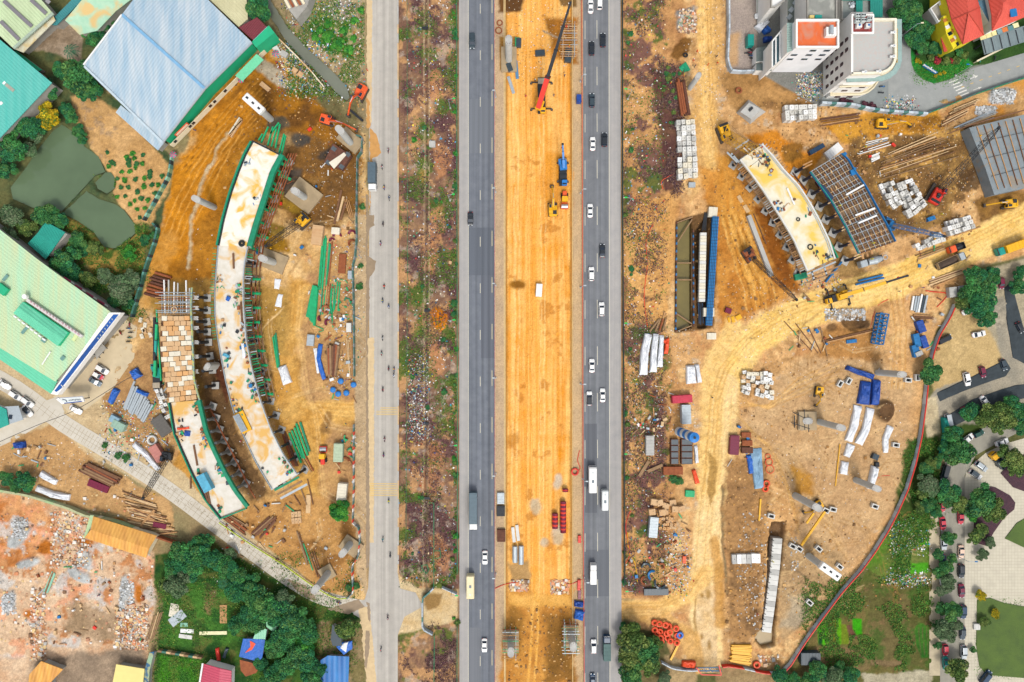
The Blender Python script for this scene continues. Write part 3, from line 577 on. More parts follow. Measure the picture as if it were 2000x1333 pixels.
BRM=mat('worn_concrete_road','#dad2c2',.9,var=.1,vs=.25,col2='#cbc1ae',bump=.15,bs=6)
sheet('branch_road',offs(BR,36,27),.03,BRM)
sheet('branch_road',offs([(-300,985),(-60,880),(30,838),(95,800),(120,790)],40,34),.034,BRM)
sheet('car_park',[(104,775),(242,622),(268,640),(262,700),(220,760),(168,800),(140,812)],.026,mat('car_park_surface','#d6c3a0',.9,var=.1,vs=.3))
mk=MB()
def vline(x,y0,y1,w,m,z=.045,x1=None):ribbon(mk,[(x,y0),(x1 if x1 is not None else x,y1)],w,z,m)
vline(914.7,Y0,Y1,1.1,LINE);vline(984,Y0,Y1,1.5,mat('kerb_line','#e8c98e',.8,var=.2,vs=1),.03,985.5);vline(1188.3,Y0,Y1,1.1,LINE,x1=1192)
for k in range(-6,24):vline(938,-9+91*k+(17-17*(k==99)),27+91*k,1.1,LINE,x1=938)
for k in range(-6,24):
 y=81+91*k;vline(961,y-91*0+6,y+36,1.1,mat('edge_paint','#ddcfa4',.8,var=.15,vs=3))
 vline(1142.6,y-40,y-4,1.1,LINE);vline(1165.8+k*.12,y-41,y-5,1.1,LINE,x1=1166+k*.12)
for y0,n,x0 in ((797,5,735),(945,8,722)):
 for i in range(n):ribbon(mk,[(x0+(8 if i<2 and n==5 else 0),y0+i*3.3),(776,y0+i*3.3)],1.0,.05,YEL)
tag(mk.build('road_markings'),kind='structure')
for nm,x,x1 in (('kerb',986.2,987.6),('kerb',1117.2,1119)):
 mb=MB();a=P(x,Y0);b=P(x1,Y1);mb.beam((a.x,a.y,.04),(b.x,b.y,.04),.3,.26,mat('kerb_stone','#cfae76',.85,var=.2,vs=.8));tag(mb.build(nm),kind='structure')
cr=MB()
for i in range(12,len(BR)-2):
 (x0,y0),(x1,y1)=BR[i],BR[i+1];dx,dy=x1-x0,y1-y0;Ln=math.hypot(dx,dy);nx,ny=-dy/Ln,dx/Ln
 for t in (0,.5):ribbon(cr,[(x0+dx*t+nx*13,y0+dy*t+ny*13),(x0+dx*t-nx*13,y0+dy*t-ny*13)],.45,.038,CRK)
 for s in (-4,4):
  ribbon(cr,[(x0+nx*s+R(-.5,.5),y0+ny*s),(x1+nx*s,y1+ny*s)],.4,.038,CRK)
 if i>22:
  for _ in range(5):
   a=R(0,1);s=R(-12,12);p=(x0+dx*a+nx*s,y0+dy*a+ny*s);q=[p]
   for _ in range(4):p=(p[0]+R(-4,4),p[1]+R(-4,4));q.append(p)
   ribbon(cr,q,.4,.04,CRK)
tag(cr.build('road_cracks'),kind='structure')
def blotch(name,pts,z,m,jag=2.0,n=26):
 q=[];N=len(pts)
 for i in range(N):
  a=pts[i];b=pts[(i+1) %N];s=max(2,int(math.hypot(b[0]-a[0],b[1]-a[1])/4))
  for k in range(s):t=k/s;q.append((a[0]+(b[0]-a[0])*t+R(-jag,jag),a[1]+(b[1]-a[1])*t+R(-jag,jag)))
 return sheet(name,q,z,m)
WET=mat('damp_mud','#9a8468',.6,var=.15,vs=.6);WETG=mat('damp_asphalt','#8d8878',.45,var=.15,vs=.6);SAND=mat('dry_silt','#d9be92',.95,var=.12,vs=.8);MUDO=mat('orange_mud','#cf9a58',.9,var=.15,vs=.7)
for q in ([(715,380),(719,380),(719,420),(731,420),(731,440),(722,445),(718,470),(718,500),(734,510),(732,530),(721,545),(722,590),(718,640),(719,760),(722,980),(722,1080),(719,1110),(715,1110)],
          [(714,1232),(722,1232),(721,1270),(716,1310),(712,1300)],[(560,1130),(600,1145),(620,1175),(600,1170),(575,1150)],[(640,1190),(700,1170),(712,1185),(680,1200)],[(716,1175),(722,1180),(724,1215),(720,1210)]):
 blotch('damp_patch',q,.043,WET,1.2)
for q in ([(722,250),(735,262),(745,300),(728,310),(722,420)],[(716,190),(722,200),(723,250),(716,250)]):blotch('mud_patch',q,.046,MUDO,1.6)
for q in ([(716,0),(727,0),(726,240),(716,240)],[(716,660),(731,660),(730,1060),(716,1060)],[(700,1185),(722,1185),(735,1333),(716,1333)]):blotch('silt_patch',q,.0405,SAND,1.2)
EXT=roadmat('north_east_road','#979a97','#a7a9a4',[],streak=.02)
NE=[(1600,205),(1640,165),(1720,150),(1755,110),(1768,60),(1762,-300),(1778,-300),(1778,70),(1779,120),(1786,142),(1802,156),(1825,164),(1850,158),(1900,134),(2000,104),(2400,-20),(2400,30),(2010,152),(1900,186),(1820,220),(1800,227),(1700,214),(1650,210)]
sheet('access_road',NE,.03,EXT)
nm=MB()
for k in range(6):
 x=1861+k*4.2-4*0;y=160+k*5.2;ribbon(nm,[(x-7,y+2.2),(x+10,y-4.5)],2.2,.05,WHITE)
def arrow(x,y,ang,s=1,fork=False):
 c,sn=math.cos(math.radians(ang)),math.sin(math.radians(ang));T=lambda u,v: (x+(u*c-v*sn)*s,y+(u*sn+v*c)*s)
 ribbon(nm,[T(-8,0),T(4,0)],1.1*s,.05,WHITE)
 q=[P(*T(3,-2.6)),P(*T(10,0)),P(*T(3,2.6))];nm.add([(p.x,p.y,.05) for p in q],[(0,2,1)] if True else [],WHITE)
 if fork:q=[P(*T(0,-1)),P(*T(3,-6)),P(*T(5,-2))];nm.add([(p.x,p.y,.05) for p in q],[(0,2,1)],WHITE)
arrow(1901,152,-22,1,True);arrow(1908,174,-20)
for k in range(7):ribbon(nm,[(1877+k*18,171-k*6.6),(1883+k*18,168.8-k*6.6)],1.1,.05,YEL)
tag(nm.build('road_markings'),kind='structure')
sheet('side_pavement',[(1600,205),(1607,190),(1690,180),(1735,158),(1735,205),(1690,212)],.034,mat('pavement_grey','#8d9391',.9,var=.1,vs=.5))
LANE=roadmat('lane_asphalt','#a5a08f','#959083',[],streak=.05)
sheet('lane',[(1838,950),(1846,900),(1868,868),(1930,830),(2020,790),(2300,700),(2300,760),(2020,830),(1955,862),(1905,890),(1884,930),(1884,1300),(1884,1800),(1836,1800),(1836,1300)],.03,LANE)
PLZ=mat('plaza_paving','#d2c9b2',.85,var=.07,vs=.4);nt=PLZ.node_tree
br=nt.nodes.new('ShaderNodeTexBrick');g_=nt.nodes.new('ShaderNodeNewGeometry');nt.links.new(g_.outputs['Position'],br.inputs[0]);br.inputs['Scale'].default_value=1;br.inputs['Brick Width'].default_value=1.0;br.inputs['Row Height'].default_value=1.0;br.offset=0;br.inputs['Mortar Size'].default_value=.06;br.inputs['Mortar Smooth'].default_value=.3
mx_=nt.nodes.new('ShaderNodeMix');mx_.data_type='RGBA';mx_.blend_type='MULTIPLY';mx_.inputs[0].default_value=.9;b_=nt.nodes['Principled BSDF']
br.inputs[1].default_value=(1,1,1,1);br.inputs[2].default_value=(.93,.93,.93,1);br.inputs[3].default_value=(.74,.74,.74,1)
nt.links.new(b_.inputs['Base Color'].links[0].from_socket,mx_.inputs[6]);nt.links.new(br.outputs[0],mx_.inputs[7]);nt.links.new(mx_.outputs[2],b_.inputs['Base Color'])
sheet('plaza',[(1884,1400),(1884,935),(1890,915),(1925,885),(1960,868),(2040,845),(2300,780),(2300,1800),(1884,1800)],.034,PLZ)
sheet('pavement',[(1815,1000),(1836,1000),(1836,1320),(1815,1320)],.034,mat('pavement_beige','#c4b596',.9,var=.15,vs=.5))
GR=mat('lawn','#5d7432',.95,var=.25,vs=.25,col2='#4d6230',bump=.5,bs=3);PUR=mat('purple_bedding','#5a3a42',.95,var=.3,vs=.9,col2='#44303a',bump=.8,bs=3)
def bed(name,pts,m,hh=.25):
 mb=MB();mb.prism([P(x,y)[:2] for x,y in pts],.0,hh,m,side=GR);return tag(mb.build(name),kind='structure')
bed('lawn',[(1908,1172),(1934,1168),(1960,1178),(2040,1192),(2300,1200),(2300,1330),(1998,1324),(1925,1318),(1912,1300),(1906,1260)],GR)
bed('lawn',[(1962,1052),(1985,1022),(2040,990),(2300,960),(2300,1100),(2000,1070)],GR)
bed('flower_bed',[(1954,925),(1965,912),(2010,880),(2040,870),(2300,860),(2300,980),(2000,960),(1978,952)],PUR)
bed('flower_bed',[(1902,1060),(1902,1000),(1915,975),(1935,950),(1945,953),(1972,968),(1982,982),(1980,995),(1960,1012),(1940,1040),(1925,1066)],PUR)
def water(name,pts,z,c):
 m=bpy.data.materials.get(name+'_surface') or mat(name+'_surface',c,.12,var=.2,vs=.03,bump=.05,bs=.8,spec=.3)
 sheet(name,pts,z,m)
for q in (POND1,POND2,POND3):
 water('pond',q,-.75,'#64785a')
water('canal',CANAL,-.8,'#7e8272');
sheet('pit_water',[(1323,436),(1349,427),(1349,639),(1320,646)],-1.6,mat('muddy_water','#8b7d48',.15,var=.25,vs=.15,col2='#776b40'))
sheet('trench_water',[(1476,1234),(1512,1234),(1514,1264),(1486,1268),(1474,1255)],-2.0,mat('brown_water','#b09a70',.2,var=.1,vs=.2))
# ================================================================ PALETTE
m_white=mat('white_paint','#f4f3ee',.35,var=.04,spec=.5);m_black=mat('black_paint','#22282e',.3,var=.1,spec=.5);m_glass=mat('dark_glass','#1c2c3c',.08,var=.1,spec=.6)
m_tyre=mat('tyre_rubber','#2a2a2a',.9);m_chrome=mat('bright_metal','#c8ccd0',.3,.6);m_red=mat('red_paint','#c8263c',.35,var=.08,spec=.5);m_maroon=mat('maroon_paint','#7a1e3c',.35)
m_silver=mat('silver_paint','#bfc6c8',.3,.3,var=.06);m_grey=mat('grey_paint','#6f7d85',.4);m_dgrey=mat('dark_grey_paint','#3c4a52',.35,var=.1);m_navy=mat('navy_paint','#24425e',.35)
m_beige=mat('beige_paint','#ecdcae',.4,var=.05);m_pbeige=mat('pink_beige_paint','#e8c8ae',.4,var=.05);m_teal=mat('teal_paint','#1c9a8c',.4,var=.1);m_dgreen=mat('dark_green_paint','#205044',.4)
m_yel=mat('machine_yellow','#f2b418',.45,var=.12,vs=1.5);m_ora=mat('machine_orange','#f0602a',.45,var=.12,vs=1.5);m_redm=mat('machine_red','#e23a28',.45,var=.12,vs=1.5);m_blu=mat('machine_blue','#2a7ec8',.45,var=.12,vs=1.5)
m_steel=mat('track_steel','#5c5248',.7,.3,var=.25,vs=2);m_dark=mat('dark_steel','#33363a',.6,.3,var=.2,vs=2);m_rust=mat('rust','#8a4a2c',.9,var=.3,vs=1.2,col2='#a8623a');m_rust2=mat('rust_dark','#6b4434',.9,var=.3,vs=1.2)
m_galv=mat('galvanised_steel','#b9c2c6',.5,.35,var=.12,vs=1.5);m_green=mat('green_steel','#12a86a',.5,var=.2,vs=.8);m_green2=mat('green_formwork','#0f8a64',.55,var=.2,vs=.8);m_bluef=mat('blue_steel','#1a74b0',.5,var=.2,vs=.8)
m_wood=mat('timber','#c39462',.9,var=.25,vs=1.0);m_wood2=mat('weathered_timber','#9a7a58',.9,var=.25,vs=1.0);m_wood3=mat('pale_timber','#dcb98a',.9,var=.18,vs=1.0);m_ply=mat('plywood','#d0a468',.85,var=.15,vs=.8);m_brown=mat('brown_timber','#7c573c',.9,var=.25,vs=1)
m_tarpb=mat('blue_tarpaulin','#2a68c0',.5,var=.15,vs=.6,bump=.8,bs=1.2);m_tarpw=mat('white_sheet','#eceef0',.6,var=.06,vs=.8,bump=.9,bs=1.2);m_tarpo=mat('orange_tarpaulin','#f0562a',.5,var=.1,bump=.6,bs=1.5);m_tarpn=mat('navy_tarpaulin','#1c4a9c',.5,var=.2,vs=.6,bump=.8,bs=1.2)
m_blockw=mat('white_concrete','#dedcd4',.85,var=.1,vs=.35,bump=.08,bs=6);m_blockb=mat('beige_concrete','#dcb98c',.85,var=.12,vs=.3,col2='#cfa272',bump=.1,bs=6);m_blockg=mat('grey_concrete','#bdbbb4',.85,var=.12,vs=.4)
m_blockw2=mat('cream_concrete','#e8dfc8',.85,var=.1,vs=.35,bump=.08,bs=6);m_blockb2=mat('orange_concrete','#d9a56c',.85,var=.12,vs=.3)
m_deck=mat('deck_concrete','#e3ddd0',.8,var=.1,vs=.12,col2='#cfc6b4',bump=.06,bs=5)
def stained(name,base,base2,st,sc,lo,hi):
 m=mat(name,base,.8,vs=.5,col2=base2);nt=m.node_tree;b=nt.nodes['Principled BSDF']
 g=nt.nodes.new('ShaderNodeNewGeometry');n=nt.nodes.new('ShaderNodeTexNoise');n.inputs['Scale'].default_value=sc;n.inputs['Detail'].default_value=7;n.inputs['Distortion'].default_value=.8
 nt.links.new(g.outputs['Position'],n.inputs[0]);r=nt.nodes.new('ShaderNodeMapRange');r.inputs[1].default_value=lo;r.inputs[2].default_value=hi;nt.links.new(n.outputs[0],r.inputs[0])
 mx=nt.nodes.new('ShaderNodeMix');mx.data_type='RGBA';nt.links.new(r.outputs[0],mx.inputs[0]);nt.links.new(b.inputs['Base Color'].links[0].from_socket,mx.inputs[6]);mx.inputs[7].default_value=(*lin(st,CK),1);nt.links.new(mx.outputs[2],b.inputs['Base Color'])
 return m
m_deckY=stained('deck_with_clay','#fbf6ea','#f0e9d6','#eebc54',.2,.47,.62);m_deckG=stained('deck_grey_clay','#ece6da','#d8d0be','#e4b464',.2,.47,.62);m_deckC=stained('deck_pale_yellow','#f2ecd6','#e4dabc','#ecc85c',.14,.45,.62)
m_roofstain=None
# ================================================================ GENERIC BUILDERS
def roof(parent,name,faces,m,th=.25):
 mb=MB()
 for f in faces:
  q=[P(x,y,z) for x,y,z in f];n=len(q)
  a=sum(q[i].x*q[(i+1) %n].y-q[(i+1) %n].x*q[i].y for i in range(n))
  if a<0:q=q[::-1]
  lo=[v-Vector((0,0,th)) for v in q]
  mb.add(q+lo,[tuple(range(n)),tuple(range(2*n-1,n-1,-1))]+[(i,n+i,n+(i+1) %n,(i+1) %n) for i in range(n)],m)
 return mb.build(name,parent)
def wallring(parent,name,pts,z0,z1,m,zref=None):
 """wall body under a roof whose outline is seen at pts when at height zref"""
 zr=z1 if zref is None else zref
 mb=MB();mb.prism([tuple(P(x,y,zr)[:2]) for x,y in pts],z0,z1,m);return mb.build(name,parent)
def centre(pts):return (sum(p[0] for p in pts)/len(pts),sum(p[1] for p in pts)/len(pts))
def seg(kind,x1,y1,x2,y2,w,h,z,m,label,cat,group=None,tube=False,hollow=False,dz=0,bld=None):
 """long thing lying between two photo points at height z"""
 a=P(x1,y1,z+h);b=P(x2,y2,z+h+dz);a.z=z+h/2;b.z=z+dz+h/2;mb=MB()
 if tube:mb.tube(a,b,w*PX/2,m,10,hollow=.82 if hollow else None)
 else:mb.beam(a,b,w*PX,h,m)
 return one(mb,kind,label,cat,group,smooth=False)
def pile(kind,A,Bq,n,w,h,mats,label,cat,group,z=0.15,jit=2.0,layers=1,tube=False,jl=.12,hollow=False):
 """n members laid side by side; A=(x1,y1,x2,y2) is the first, B the last"""
 out=[]
 for L_ in range(layers):
  for i in range(n-L_):
   t=(i+.5*L_)/max(1,n-1);q=[A[k]+(Bq[k]-A[k])*t+R(-jit,jit)*.5 for k in range(4)]
   s=R(0,jl);e=1-R(0,jl);x1,y1,x2,y2=q
   q=(x1+(x2-x1)*s,y1+(y2-y1)*s,x1+(x2-x1)*e,y1+(y2-y1)*e)
   out.append(seg(kind,*q,w,h,z+L_*h*1.02+(i%2)*.01,random.choice(mats),label,cat,group,tube,hollow))
 return out
def boxpx(kind,x,y,l,w,h,ang,m,label,cat,group=None,z=0.05,bev=.0,mb_only=False,mb=None):
 """box whose top is seen centred at x,y; l along ang (px-degrees clockwise from right), w across"""
 c=P(x,y,z+h);k=mpp(z+h);mb=mb or MB()
 mb.box((c.x,c.y,z+h/2),(l*k,w*k,h),m,-math.radians(ang),bev)
 return mb if mb_only else one(mb,kind,label,cat,group)
def lumpy(kind,pts,z,h,m,label,cat,group=None,n=3,mb=None,edge=.12,seed=0):
 """draped sheet or heap: outline at ground, domed top with folds"""
 q=[]
 N=len(pts)
 for i in range(N):
  a=pts[i];b=pts[(i+1) %N]
  for k in range(n):t=k/n;q.append((a[0]+(b[0]-a[0])*t+R(-.5,.5),a[1]+(b[1]-a[1])*t+R(-.5,.5)))
 c=centre(q);W_=[P(x,y,z) for x,y in q];cc=P(*c,z);vs=[];fs=[];M_=len(q)
 prof=[(1.0,0),(.97,.45),(.86,.8),(.6,.97),(.3,1.0)]
 for r_,hh in prof:
  for v in W_:
   p=cc+(v-cc)*r_;vs.append((p.x,p.y,z+h*hh*(1+R(-.18,.18)) if hh else z-.15))
 vs.append((cc.x,cc.y,z+h))
 for j in range(len(prof)-1):
  for i in range(M_):fs.append((j*M_+i,j*M_+(i+1) %M_,(j+1)*M_+(i+1) %M_,(j+1)*M_+i))
 for i in range(M_):fs.append(((len(prof)-1)*M_+i,(len(prof)-1)*M_+(i+1) %M_,len(prof)*M_))
 ar=sum(W_[i].x*W_[(i+1) %M_].y-W_[(i+1) %M_].x*W_[i].y for i in range(M_))
 if ar<0:fs=[f[::-1] for f in fs]
 mb2=MB();mb2.add(vs,fs,m);return one(mb2,kind,label,cat,group)
def longsheet(kind,pts,w0,w1,z,h,m,label,cat,group=None):return lumpy(kind,offs(pts,w0,w1),z,h,m,label,cat,group)
# ================================================================ TREES
def leafmat(name,col,tr=.1):
 m=mat(name,col,.75,attr=True,var=.25,vs=.6,spec=.15);return m
LEAF=leafmat('foliage','#406040');m_bark=mat('bark','#5e4c3a',.95,var=.3)
def leafmesh(name,blobs,n,size,cols,seed,flat=.5):
 r=np.random.RandomState(seed);V=[];F=[];Cc=[]
 w=np.array([b[3]**2 for b in blobs]);w=w/w.sum();ids=r.choice(len(blobs),n,p=w);cv=[np.array(lin(c,CK)) for c in cols]
 bc=r.randint(0,len(cols),len(blobs));bt=.8+.45*r.rand(len(blobs))
 d=r.randn(n,3);d/=np.linalg.norm(d,axis=1)[:,None];d[:,2]=np.abs(d[:,2])*.9+d[:,2]*.1;rad=.72+.36*r.rand(n)**.6
 pos=np.array([blobs[i][:3] for i in ids])+d*rad[:,None]*np.array([[blobs[i][3],blobs[i][3],blobs[i][3]*.75] for i in ids])
 nrm=d*flat+r.randn(n,3)*.55+np.array([0,0,.35]);nrm/=np.linalg.norm(nrm,axis=1)[:,None]
 t=np.cross(nrm,r.randn(n,3));t/=np.linalg.norm(t,axis=1)[:,None];b=np.cross(nrm,t);s=size*(.6+.8*r.rand(n))[:,None]
 q=np.stack([pos-t*s,pos-b*s*.55,pos+t*s,pos+b*s*.55],1).reshape(-1,3)
 me=bpy.data.meshes.new(name);me.vertices.add(4*n);me.vertices.foreach_set('co',q.astype(np.float32).ravel());me.loops.add(4*n);me.loops.foreach_set('vertex_index',np.arange(4*n,dtype=np.int32));me.polygons.add(n)
 me.polygons.foreach_set('loop_start',np.arange(0,4*n,4,dtype=np.int32));me.polygons.foreach_set('loop_total',np.full(n,4,np.int32));me.update()
 c=np.array([cv[(bc[i]+(r.rand() <.3)) %len(cv)]*bt[i] for i in ids])*(.7+.65*r.rand(n))[:,None]
 a=me.color_attributes.new('col','FLOAT_COLOR','CORNER');cc=np.ones((n,4,4),np.float32);cc[:,:,:3]=np.clip(c,.004,.8)[:,None,:];a.data.foreach_set('color',cc.ravel());me.materials.append(LEAF);return me
def crownblobs(seed,n=16,r0=1.0,hgt=.8):
 r=np.random.RandomState(seed);out=[(0,0,.9,.5)]
 for i in range(n):
  a=r.rand()*6.28;rr=(r.rand()**.55)*.78;out.append((rr*math.cos(a),rr*math.sin(a),.55+hgt*(1-rr*.85)*.6+r.rand()*.2,.2+.17*r.rand()))
 return out
GREENS={'dark': ['#2c6c46','#3c7e44','#265e42','#468c48','#548044'],'mid': ['#3a7440','#4a8444','#2f6640','#66904a'],'yellow': ['#a8a020','#c8a81c','#5a7a2a','#d8b428'],'bright': ['#3f8c34','#5ea03a','#2e7a38'],'grey': ['#56744c','#6a8058','#456444','#788664'],'purple': ['#6a3c48','#4e3040','#7a5056'],'olive': ['#4e6c34','#64803a','#3b5a30','#7c8c48'],'red': ['#a8303c','#c8484a','#7a2a38']}
CR={}
def crown(kind,v):
 k=(kind,v)
 if k not in CR:CR[k]=leafmesh('crown_'+kind,crownblobs(v*13+5,18),6000,.07,GREENS[kind],v+len(kind)*7)
 return CR[k]
TRUNKS={}
def trunkmesh(v):
 if v in TRUNKS:return TRUNKS[v]
 r=random.Random(v);mb=MB();mb.tube((0,0,-.3),(.03,.02,.5),.07,m_bark,8,.05);mb.tube((.03,.02,.5),(.0,.05,.95),.05,m_bark,7,.03)
 for i in range(6):
  a=r.uniform(0,6.28);z0=r.uniform(.35,.7);mb.tube((.02,.02,z0),(.5*math.cos(a),.5*math.sin(a),z0+.35),.03,m_bark,5,.012)
 o=mb.build('trunk');me=o.data;bpy.data.objects.remove(o);TRUNKS[v]=me;return me
NT=[0]
def tree(x,y,r,kind='dark',label=None,group=None,name='tree',z=0):
 """crown radius r px; crown top seen at x,y"""
 NT[0] +=1;R_=r*PX*1.08;hgt=R_*1.25;c=P(x,y,hgt*.8);t=thing(name,(c.x,c.y,z),label,'tree',group,R(0,6.28));v=NT[0] %4
 for nm,me in (('crown',crown(kind,v)),('trunk',trunkmesh(v%2))):
  o=bpy.data.objects.new(nm,me);C.objects.link(o);o.parent=t;o.scale=(R_,R_*R(.9,1.1),R_*.95)
 return t
def shrub(x,y,r,kind,label,group,name='shrub',cat='shrub'):
 R_=r*PX;c=P(x,y,R_*.6);o=bpy.data.objects.new(name,crown(kind,NT[0] %4));NT[0] +=1;C.objects.link(o);o.location=(c.x,c.y,-R_*.25);o.scale=(R_,R_,R_*.75);o.rotation_euler=(0,0,R(0,6));return tag(o,label,cat,group)
PALM={}
def palm(x,y,r,label,group):
 R_=r*PX;c=P(x,y,R_*1.4);t=thing('palm_tree',(c.x,c.y,0),label,'palm tree',group,R(0,6))
 if not PALM:
  g=mat('palm_frond','#236a48',.7,var=.3,vs=2);f=MB();r_=random.Random(3)
  for i in range(13):
   a=i*6.283/13+r_.uniform(-.15,.15);pr=None
   for k in range(9):
    u=k/8;rr=u*r_.uniform(.95,1.05);zz=1.4+.28*math.sin(u*2.0)-.55*u*u;cx_,cy_=rr*math.cos(a),rr*math.sin(a)
    if pr:f.tube(pr,(cx_,cy_,zz),.014,g,3)
    pr=(cx_,cy_,zz)
    if k>1:
     for s in (-1,1):
      Lf=.3*math.sin(math.pi*(u*.85+.1));b=a+s*1.0;f.add([(cx_,cy_,zz),(cx_+.05*math.cos(a),cy_+.05*math.sin(a),zz),(cx_+Lf*math.cos(b),cy_+Lf*math.sin(b),zz-.12),],[(0,1,2)],g)
      b=a+s*.75;cx2=cx_-.05*math.cos(a);cy2=cy_-.05*math.sin(a);f.add([(cx2,cy2,zz),(cx2+.05*math.cos(a),cy2+.05*math.sin(a),zz),(cx2+Lf*math.cos(b),cy2+Lf*math.sin(b),zz-.09)],[(0,1,2)],g)
  o=f.build('frond');PALM['c']=o.data;bpy.data.objects.remove(o)
  mb=MB();mb.tube((0,0,-.1),(0,0,1.42),.05,m_bark,8,.035);o=mb.build('trunk');PALM['t']=o.data;bpy.data.objects.remove(o)
 for nm,k in (('crown','c'),('trunk','t')):
  o=bpy.data.objects.new(nm,PALM[k]);C.objects.link(o);o.parent=t;o.scale=(R_,)*3
 return t
# ================================================================ VEHICLES
def loft(mb,secs,m,cap=True):
 """secs: list of rings (same length) of 3D points"""
 n=len(secs[0]);vs=[p for s in secs for p in s];fs=[]
 for j in range(len(secs)-1):
  for i in range(n):fs.append((j*n+i,j*n+(i+1) %n,(j+1)*n+(i+1) %n,(j+1)*n+i))
 if cap:fs+= [tuple(range(n-1,-1,-1)),tuple(range((len(secs)-1)*n,len(secs)*n))]
 mb.add(vs,fs,m)
def ringy(y,w,z0,z1,c=.12):
 return [(-w+c,y,z0),(w-c,y,z0),(w,y,z0+c),(w,y,z1-c),(w-c*1.3,y,z1),(-w+c*1.3,y,z1),(-w,y,z1-c),(-w,y,z0+c)]
CARS={}
def car_proto(style,paint,roofm=None):
 key=(style,paint.name,roofm.name if roofm else None)
 if key in CARS:return CARS[key]
 t=thing({'van':'parked_van','pickup':'pickup_truck'}.get(style,'car'),(0,0,0),'x','car');L_,W_,Hh={'sedan': (4.6,1.84,1.42),'suv': (4.7,1.9,1.65),'van': (5.2,1.95,1.95),'pickup': (5.2,1.9,1.7),'hatch': (4.0,1.72,1.5)}[style]
 h=L_/2;w=W_/2;b=MB()
 hood={'van':1.0,'pickup':1.05,'suv':1.0}.get(style,.88);belt=hood+.05
 ys=[(-h,.72,.35,.62),(-h+.15,.9,.25,hood-.12),(-h+.6,.98,.2,hood),(-h*.3,1,.2,belt),(h*.25,1,.2,belt),(h-.6,.97,.2,hood-.03),(h-.18,.86,.25,hood-.16),(h,.62,.38,.6)]
 loft(b,[ringy(y,w*k,z0,z1) for y,k,z0,z1 in ys],paint)
 if style=='pickup':g0,g1,t0,t1=-.35,h*.5,-.2,h*.22
 elif style=='van':g0,g1,t0,t1=-h+.12,h*.74,-h+.25,h*.5
 elif style in ('suv','hatch'):g0,g1,t0,t1=-h+.25,h*.5,-h+.6,h*.16
 else:g0,g1,t0,t1=-h+.7,h*.5,-h+1.35,h*.1
 g=MB();wb=w*.93;wt=w*.74;zb=belt-.05;zt=Hh-.05
 A=[(-wb,g0,zb),(wb,g0,zb),(wb,g1,zb),(-wb,g1,zb)];T=[(-wt,t0,zt),(wt,t0,zt),(wt,t1,zt),(-wt,t1,zt)]
 g.add(A+T,[(4,5,6,7),(0,1,5,4),(1,2,6,5),(2,3,7,6),(3,0,4,7)],m_glass)
 rp=MB();rm=roofm or paint;o_=.03
 loft(rp,[[(-wt-o_+.1,y,zt),(wt+o_-.1,y,zt),(wt+o_,y,zt+.02),(wt-.1,y,zt+.06),(-wt+.1,y,zt+.06),(-wt-o_,y,zt+.02)] for y in (t0-.04,t0+.2,t1-.2,t1+.04)],rm)
 if style=='pickup':
  bd=MB();bd.box((0,-h+1.1,belt+.03),(W_*.8,1.9,.06),m_dgrey)
  for s in (-1,1):bd.box((s*w*.88,-h+1.1,belt+.1),(.12,2.0,.22),paint)
  bd.box((0,-h+.12,belt+.1),(W_*.85,.12,.2),paint);bd.build('cargo_bed',t)
 for s in (-1,1):
  for (ya,yb) in ((g0,t0),(g1,t1)):rp.beam((s*wb,ya,zb),(s*wt,yb,zt+.02),.1,.07,rm)
  if style!='pickup':rp.beam((s*(wb-.01),(g0+g1)/2-.1,zb),(s*(wt+.0),(t0+t1)/2-.1,zt),.1,.07,rm)
 b.build('body',t,smooth=False);g.build('window',t);rp.build('roof',t)
 for s in (-1,1):
  m1=MB();m1.box((s*(w+.08),h*.42,belt+.02),(.2,.14,.14),paint,bev=.03);m1.build('mirror',t)
  l1=MB();l1.box((s*w*.62,h-.13,hood-.2),(.38,.22,.12),mat('headlamp_glass','#e6ecee',.15),bev=.03);l1.build('headlight',t)
  l2=MB();l2.box((s*w*.68,-h+.1,hood-.15),(.34,.16,.14),mat('tail_lamp_red','#b8202a',.3),bev=.03);l2.build('tail_light',t)
  for y in (-h*.62,h*.62):
   wh=MB();wh.tube((s*(w-.2),y,.32),(s*(w+.01),y,.32),.32,m_tyre,14);wo=wh.build('wheel',t);wh=MB();wh.tube((s*(w-.05),y,.32),(s*(w+.02),y,.32),.2,m_chrome,10);wh.build('rim',wo)
 kids(t);CARS[key]=[t,False];return CARS[key]
def place(proto,x,y,ang,z=.04,label='',cat=None,group=None,zt=1.4,s=1):
 e=proto
 if e[1]:o=copy_tree(e[0])
 else:o=e[0];e[1]=True
 c=P(x,y,zt);o.location=(c.x,c.y,z);o.rotation_euler=(0,0,-math.radians(ang)-math.pi/2);o.scale=(s,s,s)
 o['label']=label
 if cat:o['category']=cat
 if group:o['group']=group
 elif 'group' in o:del o['group']
 return o
PAINT=dict(white=m_white,black=m_black,red=m_red,maroon=m_maroon,silver=m_silver,grey=m_grey,dark=m_dgrey,navy=m_navy,beige=m_beige,pink=m_pbeige,green=m_dgreen,teal=m_teal)
def car(x,y,ang,style,col,label,group,roofm=None,s=1):
 return place(car_proto(style,PAINT[col],PAINT[roofm] if roofm else None),x,y,ang,label=label,cat={'van':'van','pickup':'pickup truck'}.get(style,'car'),group=group,s=s)
def wheelset(t,xs_,w,r=.48):
 for s in (-1,1):
  for y in xs_:
   wh=MB();wh.tube((s*(w-.3),y,r),(s*w,y,r),r,m_tyre,14);wo=wh.build('wheel',t);wh=MB();wh.tube((s*(w-.08),y,r),(s*(w+.02),y,r),r*.5,m_chrome,10);wh.build('rim',wo)
